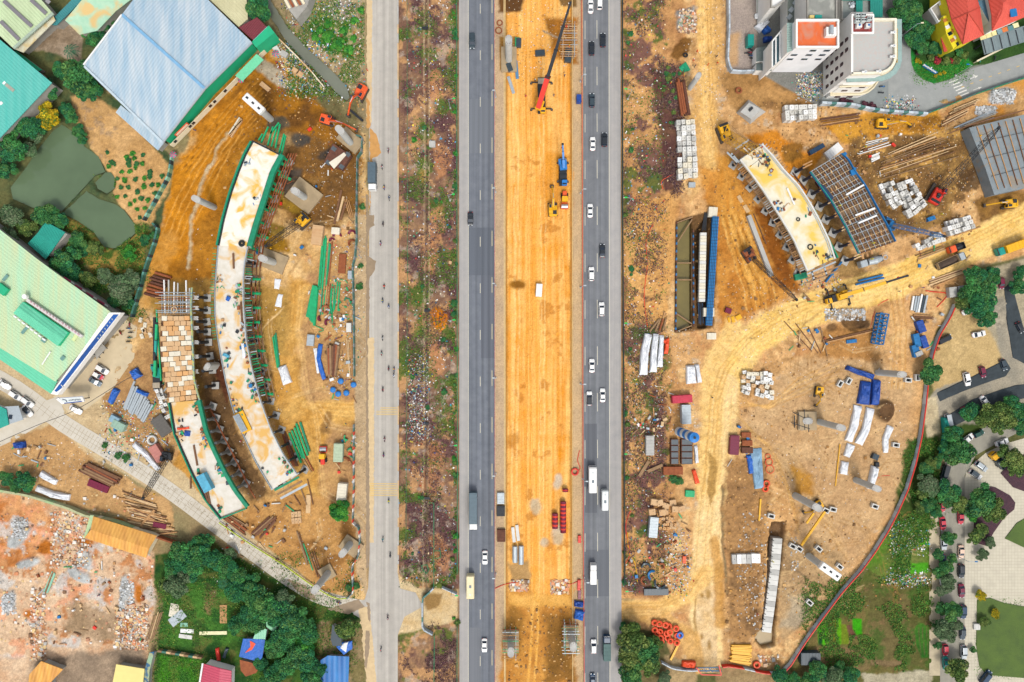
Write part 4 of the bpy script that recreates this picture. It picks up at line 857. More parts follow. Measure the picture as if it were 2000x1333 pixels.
def truck_proto(L_,cabm,boxm,W_=2.5,Hh=3.4,name='box_truck',load=None):
 t=thing(name,(0,0,0),'x','truck');w=W_/2;h=L_/2;cl=2.0
 c=MB();loft(c,[ringy(y,w*.96*k,.5,z,.15) for y,k,z in ((h-cl,1,2.6),(h-.5,1,2.6),(h-.1,.97,2.2),(h,.92,1.5))],cabm);c.build('cab',t)
 g=MB();g.box((0,h-.22,2.0),(W_*.82,.3,.7),m_glass);g.build('windscreen',t)
 ch=MB();ch.box((0,-cl/2,.75),(W_*.5,L_-cl,.35),m_dark);ch.build('chassis',t)
 if load is None:
  b=MB();b.box((0,-cl/2-.1,.95+(Hh-.95)/2),(W_,L_-cl-.3,Hh-.95),boxm,bev=.06);n=int((L_-cl)/1.2)
  for i in range(n):b.box((0,-h+.6+i*1.2,Hh+.02),(W_*.98,.08,.05),boxm)
  b.build('cargo_box',t)
 else:
  b=MB();L2=L_-cl-.4;y0=-cl/2-.1;b.box((0,y0,1.1),(W_,L2,.15),boxm)
  for s in (-1,1):b.box((s*(w-.06),y0,1.75),(.12,L2,1.3),boxm)
  for s in (-1,1):b.box((0,y0+s*(L2/2-.06),1.75),(W_,.12,1.3),boxm)
  b.build('tipper_bed',t)
  ld=MB();loft(ld,[[(-w*.9*k,y,1.2),(w*.9*k,y,1.2),(w*.7*k,y,1.6+z),(0,y,1.75+z*1.3),(-w*.7*k,y,1.6+z)] for y,k,z in [(y0-L2/2*.93,.97,0),(y0-L2*.2,1,.35),(y0+L2*.2,1,.4),(y0+L2/2*.93,.97,.05)]],load);ld.build('load',t)
 wheelset(t,[h-1.3,-h+1.0,-h+2.3] if L_>7 else [h-1.2,-h+1.2],w);kids(t);return [t,False]
def bus_proto(L_,paint,W_=2.5,Hh=3.1,name='bus'):
 t=thing(name,(0,0,0),'x','bus');w=W_/2;h=L_/2;b=MB()
 loft(b,[ringy(y,w*k,.35,z,.2) for y,k,z in ((-h,.9,Hh-.35),(-h+.25,1,Hh),(h-.6,1,Hh),(h-.15,.95,Hh-.3),(h,.86,1.5))],paint);b.build('body',t)
 g=MB();g.box((0,h-.28,Hh-.75),(W_*.86,.5,.8),m_glass,bev=.05);g.build('windscreen',t)
 for s in (-1,1):
  g=MB();g.box((s*(w-.02),-.2,Hh-1.0),(.08,L_*.82,.7),m_glass);g.build('side_window',t)
 a=MB();a.box((0,-.05*L_,Hh+.05),(.7,.9,.14),m_grey,bev=.04);a.build('roof_hatch',t);a=MB();a.box((0,L_*.28,Hh+.03),(.5,.5,.08),m_silver,bev=.03);a.build('roof_hatch',t)
 wheelset(t,[h-1.9,-h+2.2],w,.45);kids(t);return [t,False]
def skin_body(joints,edges,radii,name,m,sub=1):
 me=bpy.data.meshes.new(name);me.from_pydata(joints,edges,[]);o=bpy.data.objects.new(name,me);C.objects.link(o)
 md=o.modifiers.new('skin','SKIN');sv=me.skin_vertices[0].data
 for i,r in enumerate(radii):sv[i].radius=(r,r)
 sv[0].use_root=True;ms=o.modifiers.new('sub','SUBSURF');ms.levels=sub;ms.render_levels=sub
 dg=bpy.context.evaluated_depsgraph_get();ev=o.evaluated_get(dg);nm=bpy.data.meshes.new_from_object(ev);bpy.data.objects.remove(o);nm.materials.clear();nm.materials.append(m)
 for p in nm.polygons:p.use_smooth=True
 return nm
def body_mesh(pose,m):
 if pose=='stand':
  J=[(0,0,.95),(0,0,1.15),(0,0,1.4),(0,0,1.52),(0,.03,1.66),(.2,0,1.4),(.3,.06,1.14),(.3,.22,.95),(-.2,0,1.4),(-.3,.02,1.12),(-.28,.16,.9),(.1,0,.88),(.12,.08,.48),(.12,.02,.08),(-.1,0,.88),(-.12,-.02,.48),(-.13,-.14,.08),(.13,.15,.04),(-.13,0,.04)]
 else:
  J=[(0,-.1,.85),(0,-.06,1.05),(0,.06,1.3),(0,.08,1.42),(0,.12,1.56),(.2,.06,1.3),(.3,.25,1.1),(.28,.48,1.02),(-.2,.06,1.3),(-.3,.25,1.1),(-.28,.48,1.02),(.12,-.05,.82),(.2,.32,.78),(.2,.25,.35),(-.12,-.05,.82),(-.2,.32,.78),(-.2,.25,.35),(.2,.38,.3),(-.2,.38,.3)]
 E=[(0,1),(1,2),(2,3),(3,4),(2,5),(5,6),(6,7),(2,8),(8,9),(9,10),(0,11),(11,12),(12,13),(13,17),(0,14),(14,15),(15,16),(16,18)]
 rd=[.14,.13,.15,.06,.1,.075,.05,.04,.075,.05,.04,.1,.065,.045,.1,.065,.045,.045,.045]
 return skin_body(J,E,rd,'body',m)
m_cloth={k:mat('cloth_'+k,v,.9) for k,v in dict(dark='#39404c',blue='#34568c',orange='#f05a28',yellow='#e6d83c',red='#c03a46',white='#dedcd8',brown='#6a5248',teal='#2aa08c').items()}
m_skin=mat('skin','#b98a68',.6)
PB={}
def person(x,y,ang,col='dark',hat='yellow',pose='stand',label='',z=0.02,group=None):
 k=(pose,col)
 if k not in PB:PB[k]=body_mesh(pose,m_cloth[col])
 kh=('hat',hat)
 if kh not in PB:
  mb=MB();mb.lathe((0,0,0),[(.17,0),(.15,.02),(.13,.09),(.08,.14),(.001,.16)],m_cloth[hat],12);o=mb.build('helmet');PB[kh]=o.data;bpy.data.objects.remove(o)
  mb=MB();mb.lathe((0,0,0),[(.001,-.13),(.08,-.1),(.1,0),(.08,.09),(.001,.1)],m_skin,10);mb.box((0,.1,-.02),(.03,.04,.05),m_skin)
  for s in (-1,1):mb.box((s*.035,.092,.012),(.02,.01,.012),m_black);mb.box((s*.1,0,-.01),(.02,.03,.05),m_skin)
  mb.box((0,.09,-.06),(.05,.01,.012),m_cloth['red']);o=mb.build('face');PB['face']=o.data;bpy.data.objects.remove(o)
 c=P(x,y,z+1);t=thing('person',(c.x,c.y,z),label,'person',group,-math.radians(ang)-math.pi/2)
 o=bpy.data.objects.new('body',PB[k]);C.objects.link(o);o.parent=t
 hz=(0,.03,1.68) if pose=='stand' else (0,.12,1.58)
 o=bpy.data.objects.new('head',PB['face']);C.objects.link(o);o.parent=t;o.location=hz
 o=bpy.data.objects.new('helmet',PB[kh]);C.objects.link(o);o.parent=t;o.location=(hz[0],hz[1],hz[2]+.04)
 return t
MOTO={}
def moto(x,y,ang,label,group,col='red',z=.04):
 if col not in MOTO:
  t=thing('motorcycle',(0,0,0),'x','motorcycle');cm={'red':m_red,'black':m_black,'blue':m_blu,'white':m_white,'teal':m_teal}[col]
  b=MB();loft(b,[ringy(y_,w,z0,z1,.05) for y_,w,z0,z1 in ((-.7,.07,.62,.75),(-.45,.15,.4,.8),(0,.16,.3,.78),(.3,.12,.35,.85),(.55,.16,.45,1.0),(.62,.08,.6,.95))],cm);b.build('fairing',t)
  s=MB();s.box((0,-.3,.82),(.26,.75,.1),m_black,bev=.03);s.build('seat',t);hb=MB();hb.tube((-.34,.5,1.05),(.34,.5,1.05),.025,m_dark,6);hb.build('handlebar',t)
  for y_ in (-.62,.66):w=MB();w.torus((0,y_,.3),.25,.06,m_tyre,tilt=Matrix.Rotation(math.pi/2,3,'Y'));w.build('wheel',t)
  kids(t);MOTO[col]=[t,False]
 return place(MOTO[col],x,y,ang,z,label,'motorcycle',group,zt=.8)
def tracks(t,L_,W_,tw,h,m=m_steel):
 for s in (-1,1):
  mb=MB();x=s*(W_/2-tw/2);n=8;ring=[]
  for k in range(n+1):a=math.pi*(k/n)-math.pi/2;ring.append((L_/2-h/2+h/2*math.cos(a),h/2+h/2*math.sin(a)))
  for k in range(n+1):a=math.pi*(k/n)+math.pi/2;ring.append((-L_/2+h/2+h/2*math.cos(a),h/2+h/2*math.sin(a)))
  loft(mb,[[(x+q,y,z) for y,z in ring] for q in (-tw/2,tw/2)],m)
  for k in range(int(L_/.35)):mb.box((x,-L_/2+.3+k*.35,h+.02),(tw*1.03,.1,.06),m_dark)
  mb.build('track',t)
def excavator(x,y,ang,reach,paint,label,trk=None,s=1.0,zb=0,bucket_z=.3,name='excavator'):
 """reach px from centre to bucket"""
 c=P(x,y,2.2);t=thing(name,(0,0,0),label,name.replace('_',' '));tracks(t,4.4,3.0,.6,.95)
 u=MB();u.tube((0,0,.8),(0,0,1.1),.9,m_dark,14);u.build('turntable',t)
 b=MB();loft(b,[ringy(y_,w,1.1,z,.18) for y_,w,z in ((-2.3,1.05,1.9),(-2.0,1.38,2.2),(-.6,1.4,2.25),(1.1,1.35,1.75))],paint)
 b.box((.55,-1.2,2.35),(1.2,1.2,.16),m_dark,bev=.05);b.box((-.2,-1.9,2.32),(1.9,.5,.14),paint,bev=.05);b.tube((1.0,-.6,2.2),(1.0,-.6,2.7),.08,m_dark,8);b.build('body',t)
 cb=MB();cb.box((-.82,.75,2.05),(.95,1.6,1.7),paint,bev=.12);co=cb.build('cab',t);g=MB();g.box((-.82,.8,2.92),(.7,1.1,.08),m_glass);g.box((-.82,1.56,2.3),(.8,.06,1.0),m_glass);g.build('window',co)
 Rr=reach*PX;k=Rr/2
 bm=MB();p0=Vector((.15,.6,1.7));p1=Vector((.15,Rr*.38,4.2));p2=Vector((.15,Rr*.62,4.0));p3=Vector((.15,Rr*.97,.9+bucket_z))
 bm.beam(p0,p1,.5,.6,paint);bm.beam(p1,p2,.46,.5,paint);bm.tube(p0+Vector((.35,.3,.3)),p1+Vector((.2,0,-.4)),.1,m_chrome,8);bm.tube(p0+Vector((-.35,.3,.3)),p1+Vector((-.2,0,-.4)),.1,m_chrome,8);bm.build('boom',t)
 st=MB();st.beam(p2+Vector((0,-.4,.3)),p3,.34,.4,paint);st.tube(p1+Vector((0,0,.5)),p2+Vector((0,-.2,.5)),.09,m_chrome,8);st.build('stick',t)
 bk=MB();q=p3
 loft(bk,[[(-.6+.15,q.y-.2+dy,q.z-.1+dz) for dy,dz in ((.3,.2),(.75,-.1),(.7,-.7),(.2,-.9),(-.2,-.4))],[(.75,q.y-.2+dy,q.z-.1+dz) for dy,dz in ((.3,.2),(.75,-.1),(.7,-.7),(.2,-.9),(-.2,-.4))]],m_steel)
 for i in range(5):bk.box((-.35+i*.26,q.y+.1,q.z-1.05),(.1,.3,.1),m_dark)
 bk.build('bucket',t);t.location=(c.x,c.y,zb);t.rotation_euler=(0,0,-math.radians(ang)-math.pi/2);t.scale=(s,)*3;return t
def lattice(mb,a,b,w0,w1,m,n=14,r=.07):
 a=Vector(a);b=Vector(b);d=b-a;M=d.to_track_quat('Y','Z').to_matrix();pr=None
 for i in range(n+1):
  u=i/n;w=(w0+(w1-w0)*u)/2;c=a+d*u;q=[c+M@Vector((sx*w,0,sz*w)) for sx,sz in ((-1,-1),(1,-1),(1,1),(-1,1))]
  for k in range(4):mb.tube(q[k],q[(k+1) %4],r*.55,m,4,caps=False)
  if pr:
   for k in range(4):mb.tube(pr[k],q[k],r,m,5,caps=False);mb.tube(pr[k],q[(k+1) %4] if i%2 else q[(k-1) %4],r*.5,m,4,caps=False)
  pr=q
def crawler_crane(x,y,tip,ztip,paint,boommat,label,n=16,bw=1.3,body=1.0,midm=None,sheave=True,hang=None,trackang=None):
 """body seen at x,y; boom tip seen at tip (px) at height ztip"""
 c=P(x,y,2.4);tp=P(*tip,ztip);d=Vector((tp.x-c.x,tp.y-c.y));ang=math.atan2(d.y,d.x)-math.pi/2;D=d.length
 t=thing('crawler_crane',(0,0,0),label,'crane');tracks(t,5.4*body,4.2*body,.8,1.1)
 b=MB();loft(b,[ringy(y_,w,1.2,z,.15) for y_,w,z in ((-3.0*body,1.5,2.3),(-2.6*body,1.6,2.9),(-.8,1.55,2.8),(1.3*body,1.4,2.2))],paint)
 b.box((0,-2.5*body,2.95),(2.9,.8,.3),m_dark,bev=.08);b.tube((-.6,-.6,2.95),(.6,-.6,2.95),.4,m_dark,12);b.tube((-.5,-1.4,2.95),(.5,-1.4,2.95),.35,m_dark,12);b.build('body',t)
 cb=MB();cb.box((1.25,1.2*body,2.2),(.95,1.7,1.9),paint,bev=.1);co=cb.build('cab',t);g=MB();g.box((1.25,1.25*body,3.18),(.7,1.2,.07),m_glass);g.build('window',co)
 bm=MB();a0=Vector((0,1.2*body,2.0));a1=Vector((0,D,ztip));lattice(bm,a0,a0+(a1-a0)*.86,bw,bw*.9,boommat,n);lattice(bm,a0+(a1-a0)*.86,a1,bw*.9,.4,boommat,3);bm.box(a1,(.7,.8,.7),m_dark,bev=.1);bm.build('boom',t)
 gn=MB();top=Vector((0,-1.6*body,6.2));gn.beam((-.7,.2,2.9),top,.15,.15,paint);gn.beam((.7,.2,2.9),top,.15,.15,paint)
 for s in (-.25,.25):gn.tube(top+Vector((s,0,0)),a1+Vector((s*.5,0,.3)),.035,m_dark,4);gn.tube(top+Vector((s,0,0)),(s*3,-2.7*body,3),.05,m_dark,4)
 gn.build('stay_rope',t)
 hk=MB();z_=hang if hang is not None else ztip*.5;hk.tube(a1,(a1.x,a1.y+.1,z_),.05,m_dark,4);hk.box((a1.x,a1.y+.1,z_),(.5,.4,.7),m_yel,bev=.1);hk.build('hook',t)
 t.location=(c.x,c.y,0);t.rotation_euler=(0,0,ang);return t
def mobile_crane(x,y,ang,tip,ztip,label,chas,turret,boommats,widths,root=None,out=3.3,L_=11.5):
 """truck crane: chassis at x,y heading ang; boom to tip"""
 c=P(x,y,1.8);t=thing('mobile_crane',(c.x,c.y,0),label,'crane');rz=-math.radians(ang)-math.pi/2
 Rm=Matrix.Rotation(rz,4,'Z');T=lambda v:Vector((c.x,c.y,0))+(Rm@Vector(v));h=L_/2
 def bx(nm,cc,dd,m,bev=.08):mb=MB();mb.box(T(cc),dd,m,rz,bev);return mb.build(nm,t)
 bx('chassis',(0,0,1.15),(2.4,L_,.7),chas);bx('cab',(-.4,h-.8,1.9),(1.7,1.8,1.3),turret,.15);bx('windscreen',(-.4,h-.4,2.58),(1.3,.5,.08),m_glass,.02);bx('engine_cover',(0,h-2.8,1.7),(2.2,1.5,.5),m_dark);bx('deck_plate',(0,-h+1.2,1.6),(2.3,1.8,.25),mat('chequer_plate','#b5a790',.6,.2))
 for yy in (h-1.6,-h+1.4):
  for s in (-1,1):
   mb=MB();mb.beam(T((s*1.0,yy,1.0)),T((s*out,yy,1.0)),.35,.3,m_dark);mb.beam(T((s*out,yy,1.0)),T((s*out,yy,.1)),.2,.2,m_chrome);mb.box(T((s*out,yy,.08)),(.7,.7,.14),m_dark,rz,.05);mb.build('outrigger',t)
 for s in (-1,1):
  for yy in (h-1.2*2,h-3.6,-h+2.4,-h+3.7):
   mb=MB();mb.tube(T((s*.95,yy,.55)),T((s*1.28,yy,.55)),.55,m_tyre,14);mb.build('wheel',t)
 r0=P(*(root or (x,y)),2.6);tp=P(*tip,ztip);d=(tp-Vector((r0.x,r0.y,2.9)));d2=Vector((d.x,d.y)).normalized();a=math.atan2(d2.y,d2.x)-math.pi/2
 mb=MB();mb.box((r0.x,r0.y,2.4),(2.3,3.2,1.2),turret,a,.2);mb.build('turret',t);mb=MB();Q=Matrix.Rotation(a,4,'Z') @Vector((-1.0,.9,0));mb.box((r0.x+Q.x,r0.y+Q.y,2.7),(.9,1.7,1.6),turret,a,.12);mb.build('operator_cab',t)
 mb=MB();A=Vector((r0.x-d2.x*1.2,r0.y-d2.y*1.2,3.4));D=tp-A;u=0
 for m_,w_,e in zip(boommats,widths,[.32,.58,.8,1.0] if len(widths) ==4 else [.36,.7,1.0]):
  s_=MB();s_.beam(A+D*max(0,u-.03),A+D*e,w_,w_*1.1,m_);s_.beam(A+D*(e-.012),A+D*e,w_*1.15,w_*1.25,m_dark);s_.build('boom_section',t);u=e
 mb=MB();mb.box(tp,(.7,.7,.6),m_dark,a,.1);mb.tube(tp,tp-Vector((0,0,ztip*.55)),.05,m_dark,4);mb.box(tp-Vector((0,0,ztip*.55)),(.45,.4,.7),m_redm,0,.1);mb.build('hook',t);return t
def roller(x,y,ang,label,front,bodym):
 c=P(x,y,1.6);t=thing('road_roller',(0,0,0),label,'road roller')
 d=MB();d.tube((-1.0,1.9,.75),(1.0,1.9,.75),.75,m_chrome,20);d.build('drum',t);f=MB();f.box((0,2.7,.85),(2.5,.2,.5),front,bev=.05)
 for s in (-1,1):f.box((s*1.15,1.8,.85),(.16,2.0,.45),front,bev=.04)
 f.box((0,.85,.9),(1.8,.25,.6),front,bev=.05);f.build('drum_frame',t)
 b=MB();b.box((0,-2.0,1.35),(1.35,1.9,.9),front,bev=.18);b.build('engine_hood',t);k=MB();k.box((0,-.2,1.75),(1.7,1.5,1.9),bodym,bev=.15);k.box((0,-.2,2.75),(1.8,1.6,.1),bodym,bev=.05);k.build('cab',t)
 for s in (-1,1):w=MB();w.tube((s*.75,-1.6,.75),(s*1.15,-1.6,.75),.75,m_tyre,16);w.build('wheel',t)
 t.location=(c.x,c.y,.02);t.rotation_euler=(0,0,-math.radians(ang)-math.pi/2);return t
# ================================================================ BUILDINGS
def building(name,pts,label,cat='building',z=0):
 c=centre(pts);p=P(*c,z);return thing(name,(p.x,p.y,0),label,cat)
def rect(px,py,l,w,ang):
 c,s=math.cos(math.radians(ang)),math.sin(math.radians(ang));return [(px+a*l/2*c-b*w/2*s,py+a*l/2*s+b*w/2*c) for a,b in ((-1,-1),(1,-1),(1,1),(-1,1))]
def bpart(t,name,pts,z0,z1,m,**k):mb=MB();mb.ppx(pts,z0,z1,m,**k);return mb.build(name,t)
m_wallg=mat('green_cladding','#22b480',.6,var=.08,vs=.5);m_cream=mat('cream_render','#efe2c0',.85,var=.08);m_wallw=mat('white_render','#fdfaf2',.8,var=.06,vs=.3,bump=.05);m_wallgr=mat('grey_render','#a9a59b',.85,var=.15,vs=.4)
r_blue=ribbed('pale_blue_roof','#cfd6d9',128,.9,.06,.7,col2='#c2ced4',vs=.05,stain='#8fb2c8',amt=.4)
W3=[(163,127),(262,-5),(330,-95),(555,70-52),(491,82),(318,277)]
t=building('warehouse',W3,'large warehouse with a pale blue ribbed gable roof and a green front')
roof(t,'roof',[[(163,127,7),(238,29,9.3),(399.5,173,9.3),(318,277,7)],[(238,29,9.3),(322,-82,7),(491,82,7),(399.5,173,9.3)]],r_blue)
mb=MB();mb.beam(P(238,29,9.5),P(399.5,173,9.5),.9,.2,mat('ridge_blue','#7fb2d6',.5));mb.beam(P(279,64,8.3)+Vector((0,0,.1)),P(279,64,8.3)+Vector((.5,0,.1)),.1,.1,r_blue);mb.build('ridge_cap',t)
mb=MB();mb.beam(P(165,130,7.2),P(318,279,7.2),.7,.35,mat('gutter_pale','#c4d4dc'));mb.beam(P(318,279,7.2),P(399.5,175,9.5),.5,.3,m_galv);mb.beam(P(399.5,175,9.5),P(492,84,7.2),.5,.3,m_galv);mb.beam(P(163,127,7.3),P(238,29,9.5),.4,.3,m_white);mb.build('gutter',t)
q=[P(168,127,7),P(320,-80,7),P(487,80,7),P(400,170,7),P(316,271,7)]
mb=MB();mb.prism([(v.x,v.y) for v in q],0,[6.9]*5,m_wallg);mb.build('wall',t)
A_,B_=P(318,277,0.0),P(532,56,0.0)
def onfront(u,z,out=.06):
 a=P(317,275,7);b=P(529,60,7);d=b-a;n=Vector((d.y,-d.x,0)).normalized();p=a+d*u+n*out;return Vector((p.x,p.y,z))
mb=MB();mb.beam(onfront(0,1.3,.12),onfront(1,1.3,.12),.22,2.4,m_cream);mb.build('plinth',t)
for k,u in enumerate((.03,.17,.2,.36,.4,.5,.66,.7,.79,.91)):
 w=MB();w.beam(onfront(u,1.9,.28),onfront(u+.022,1.9,.28),.1,1.3,m_glass);w.build('window',t)
sg=MB();sg.beam(onfront(.075,4.2,.35),onfront(.19,4.2,.35),.15,1.6,m_tarpo);sg.beam(onfront(.082,4.2,.44),onfront(.183,4.2,.44),.08,1.0,mat('sign_cream','#f4dcc0'));sg.build('sign',t)
mb=MB();a,b=onfront(.63,3.9,.2),onfront(.83,3.9,.2);n=(P(530,70,0)-P(515,58,0)).normalized();mb.add([a,b,b+Vector((n.x*2.6,n.y*2.6,-.6)),a+Vector((n.x*2.6,n.y*2.6,-.6)),a-Vector((0,0,.1)),b-Vector((0,0,.1)),b+Vector((n.x*2.6,n.y*2.6,-.7)),a+Vector((n.x*2.6,n.y*2.6,-.7))],[(0,3,2,1),(4,5,6,7),(0,1,5,4),(1,2,6,5),(2,3,7,6),(3,0,4,7)],mat('mint_awning','#6fd0a0',.6));mb.build('awning',t)
mb=MB();mb.prism([tuple(P(x,y,6.4)[:2]) for x,y in ((491,83),(500,93),(536,64),(525,50))],0,6.4,m_wallg);mb.build('side_block',t)
roof(t,'lean_to_roof',[[(236,206,4.6),(322,277,4.6),(308,294,3.6),(226,220,3.6)]],r_blue);bpart(t,'lean_to_wall',[(236,208),(318,277),(306,291),(229,220)],0,3.5,m_wallgr)
r_cream=ribbed('cream_roof','#e2dcb0',45,.9,.14,.6,col2='#cdc79c',vs=.12,stain='#a89a70')
t=building('shed',[(410,2),(470,-20),(480,38),(466,53)],'cream ribbed shed roof between the pale blue warehouse and the canal-side tree')
roof(t,'roof',[[(410,0,5.5),(430,-60,5.5),(480,-20,5.5),(484,37,5.5),(466,53,5.5)]],r_cream);bpart(t,'wall',[(414,0),(430,-56),(478,-18),(482,37),(466,50)],0,5.2,m_wallgr)
t=building('annex',[(466,54),(500,35),(522,53),(493,77)],'small annex with a maroon roof at the end of the green fronted warehouse')
roof(t,'roof',[[(466,54,6),(502,34,6),(521,53,6),(493,78,6)]],ribbed('maroon_roof','#7c3038',130,.6));roof(t,'trim',[[(494,79,6.1),(522,52,6.1),(529,60,6.1),(501,90,6.1)]],r_blue);bpart(t,'wall',[(470,54),(500,38),(516,53),(492,74)],0,5.7,m_wallgr)
r_pg=ribbed('pale_green_roof','#d2e0b4',47,.9,.08,.5,col2='#c2d8a8',vs=.1,stain='#a8b88c')
t=building('factory_hall',[(-60,10),(25,95),(130,0),(60,-90)],'factory hall with pale green roof and dark grey skylight stripes in the top left corner')
roof(t,'roof',[[(-140,-60,8.4),(25,94,7),(102,25,7),(-40,-140,8.4)]],r_pg)
roof(t,'roof',[[(25,94,7),(-140,-60,8.4),(-260,60,7),(-120,190,5)]][:0] or [[(-142,-58,8.3),(-40,-142,8.3),(-90,-190,7),(-200,-110,7)]],r_pg)
for (x0,y0,x1,y1) in ((1,42,37,78),(7,2,62,52),(60,0,90,27),(90,0,97,6)):
 mb=MB();mb.beam(P(x0,y0,8.0),P(x1,y1,7.35),1.15,.16,mat('grey_skylight','#807c80',.5));mb.build('skylight',t)
roof(t,'canopy',[[(25,95,5.5),(102,27,5.5),(108,40,5.3),(45,103,5.3)]],stained('canopy_cream','#e2dec2','#d0ccb0','#d6b876',.3,.5,.7));mb=MB();mb.beam(P(27,95,7),P(104,26,7),.8,.4,mat('gutter_green_grey','#a8b8a4'));mb.build('gutter',t)
bpart(t,'wall',[(-136,-56),(27,90),(98,25),(-38,-136)],0,6.7,m_wallgr)
t=building('shed',[(95,46),(126,15),(165,0),(110,50)],'narrow dark teal roofed passage between two factory roofs at the top left')
roof(t,'roof',[[(92,48,4.6),(150,-10,4.6),(172,-10,4.2),(110,50,4.2)]],ribbed('dark_teal_roof','#3d8a8c',45,.7));bpart(t,'wall',[(98,45),(150,-6),(166,-6),(108,47)],0,4,m_wallgr)
t=building('shed',[(127,40),(155,68),(225,22),(262,-5),(165,-5)],'shed with patched mint and orange-stained roof sheets behind the palm trees')
roof(t,'roof',[[(127,40,5.2),(170,-12,5.8),(270,-12,5.8),(226,22,5.2),(190,60,5.2),(155,68,5.2)]],stained('patched_mint_roof','#bfe0c0','#a5d4b4','#e0c080',.16,.5,.62));bpart(t,'wall',[(131,40),(170,-8),(262,-8),(222,22),(190,56),(156,64)],0,5,m_wallgr)
r_teal=ribbed('teal_roof','#57c0b0',45,.9,.1,.6,col2='#4bb2a6',vs=.08,stain='#7ccabc',amt=.2)
t=building('factory_hall',[(0,80),(101,162),(0,270),(-120,170)],'factory hall with a plain turquoise roof on the left edge')
roof(t,'roof',[[(0,78,7),(101,162,7),(-10,280,7),(-200,140,8.2),(-120,-30,8.2)]],r_teal);bpart(t,'wall',[(0,84),(96,162),(-8,272),(-190,140),(-118,-20)],0,6.8,m_wallgr)
for a in ((0,155,10,164),(11,165,27,178),(0,200,4,204)):mb=MB();mb.beam(P(a[0],a[1],7.3),P(a[2],a[3],7.3),1.0,.12,m_white if a[0] ==0 else mat('dull_skylight','#a8a898'));mb.build('skylight',t)
for pts,lb in (([(58,209),(72,191),(83,193),(68,213)],'small mint lean-to roof at the foot of the turquoise factory hall'),([(37,235),(53,217),(59,220),(42,240)],'tiny grey lean-to below the mint one beside the turquoise factory hall'),([(30,98),(82,137),(75,139),(30,105)],'long thin dark green eave shelter between two factory halls')):
 t=building('lean_to',pts,lb);bpart(t,'roof',pts,2.6,2.8,ribbed('mint_lean_roof','#6cc0a0',45,.6) if 'mint' in lb else m_wallg if 'green' in lb else m_galv);c=centre(pts);bpart(t,'wall',[((x-c[0])*.9+c[0],(y-c[1])*.9+c[1]) for x,y in pts],0,2.6,m_wallgr)
r_mint=ribbed('mint_roof','#aee0bc',38,.9,.06,.6,col2='#b8e2b4',vs=.05,stain='#dccf96',amt=.3);r_mint2=ribbed('turquoise_roof','#6cd2a8',38,.9,.06,.5)
SH=[(0,449),(68,503),(236,612),(104,771),(0,702)]
t=building('showroom',SH,'large mint roofed showroom with a dark blue sign band along its white parapet')
roof(t,'roof',[[(-140,350,8),(0,449,8),(68,503,8),(110,534,8.2),(218,611,8),(175,668,8.6),(108,770-24,8),(0,680,8),(-140,580,8)]],r_mint)
roof(t,'eave_roof',[[(0,680,7.7),(112,744,7.7),(100,770,7.2),(0,703,7.2),(-140,610,7.2),(-140,588,7.7)]],r_mint2)
bpart(t,'wall',[(-136,354),(0,454),(68,508),(228,616),(106,762),(0,697),(-136,606)],0,7.1,m_wallgr)
mb=MB();mb.prism([tuple(P(x,y,8.8)[:2]) for x,y in ((213,611),(236,611),(112,772),(99,770))],6.5,8.8,m_wallw);mb.build('parapet',t)
mb=MB();mb.prism([tuple(P(x,y,9.0)[:2]) for x,y in ((221,615),(231,615),(118,760),(110,766),(106,764))],8.5,9.0,mat('sign_blue','#24487e',.4,var=.25,vs=.15,col2='#1f62b8'));s=mb.build('sign_band',t)
mb=MB()
for a,b in (((119,752),(124,757)),((124,757),(117,762))):mb.beam(P(*a,9.08),P(*b,9.08),.18,.1,m_white)
mb.build('chevron_logo',t)
for i in range(7):x,y=219-i*4.6,624+i*6.2;mb=MB();mb.box(P(x,y,9.06),(.35,.5,.1),m_silver,.6,bev=.04);mb.build('sign_letter',t)
for i,(x,y) in enumerate(((130,545),(152,560),(174,575),(196,589))):
 mb=MB();mb.add([P(x-7,y-3,7.6),P(x+8,y+7,7.6),P(x+9,y+4,4.9),P(x-4,y-4,4.9)],[(0,1,2,3)],mat('magenta_banner','#c8386e',.5));mb.add([P(x+8,y+7,7.6),P(x+15,y+11.5,7.6),P(x+15,y+8,4.9),P(x+9,y+4,4.9)],[(0,1,2,3)],m_white);mb.build('window_banner',t)
mb=MB();q=[(26,612),(44,590),(132,650),(112,676)];mb.prism([tuple(P(x,y,10)[:2]) for x,y in q],8,9.4,m_wallg);mb.build('monitor_wall',t)
roof(t,'monitor_roof',[[(26,612,9.4),(35,601,10.2),(123,663,10.2),(112,676,9.4)],[(35,601,10.2),(44,590,9.4),(132,650,9.4),(123,663,10.2)]],r_mint2)
for i in range(8):
 for (x,y) in ((48+i*9.7,597+i*6.7),(30+i*8,619+i*6.3)):
  if R(0,1) <.8:mb=MB();mb.box(P(x,y,9.3),(1.1,.55,.5),m_white,-.6,bev=.08);mb.build('vent',t)
mb=MB();mb.beam(P(54,586,9.2),P(161,658,9.2),.9,.9,mat('sign_frame','#ddd6d2'));mb.build('roof_sign',t)
for i in range(16):x,y=60+i*6.2,590+i*4.2;mb=MB();mb.box(P(x,y,9.8),(.4,.75,.1),mat('sign_letter_pink','#c9a4a8'),.6,bev=.03);mb.build('sign_letter',t)
mb=MB();c=P(52,580,9.4);mb.tube(c,c+Vector((0,0,1.1)),.75,m_white,16);mb.build('water_tank',t)
for (x,y,l,w,a) in ((48,645,18,6,-50),(10,543,14,6,-50),(85,665,10,8,38),(122,700,9,7,-50)):mb=boxpx('x',x,y,l,w,.12,a,mat('roof_patch_grey','#6f9a90'),'','',z=8.7,mb_only=True);mb.build('skylight',t)
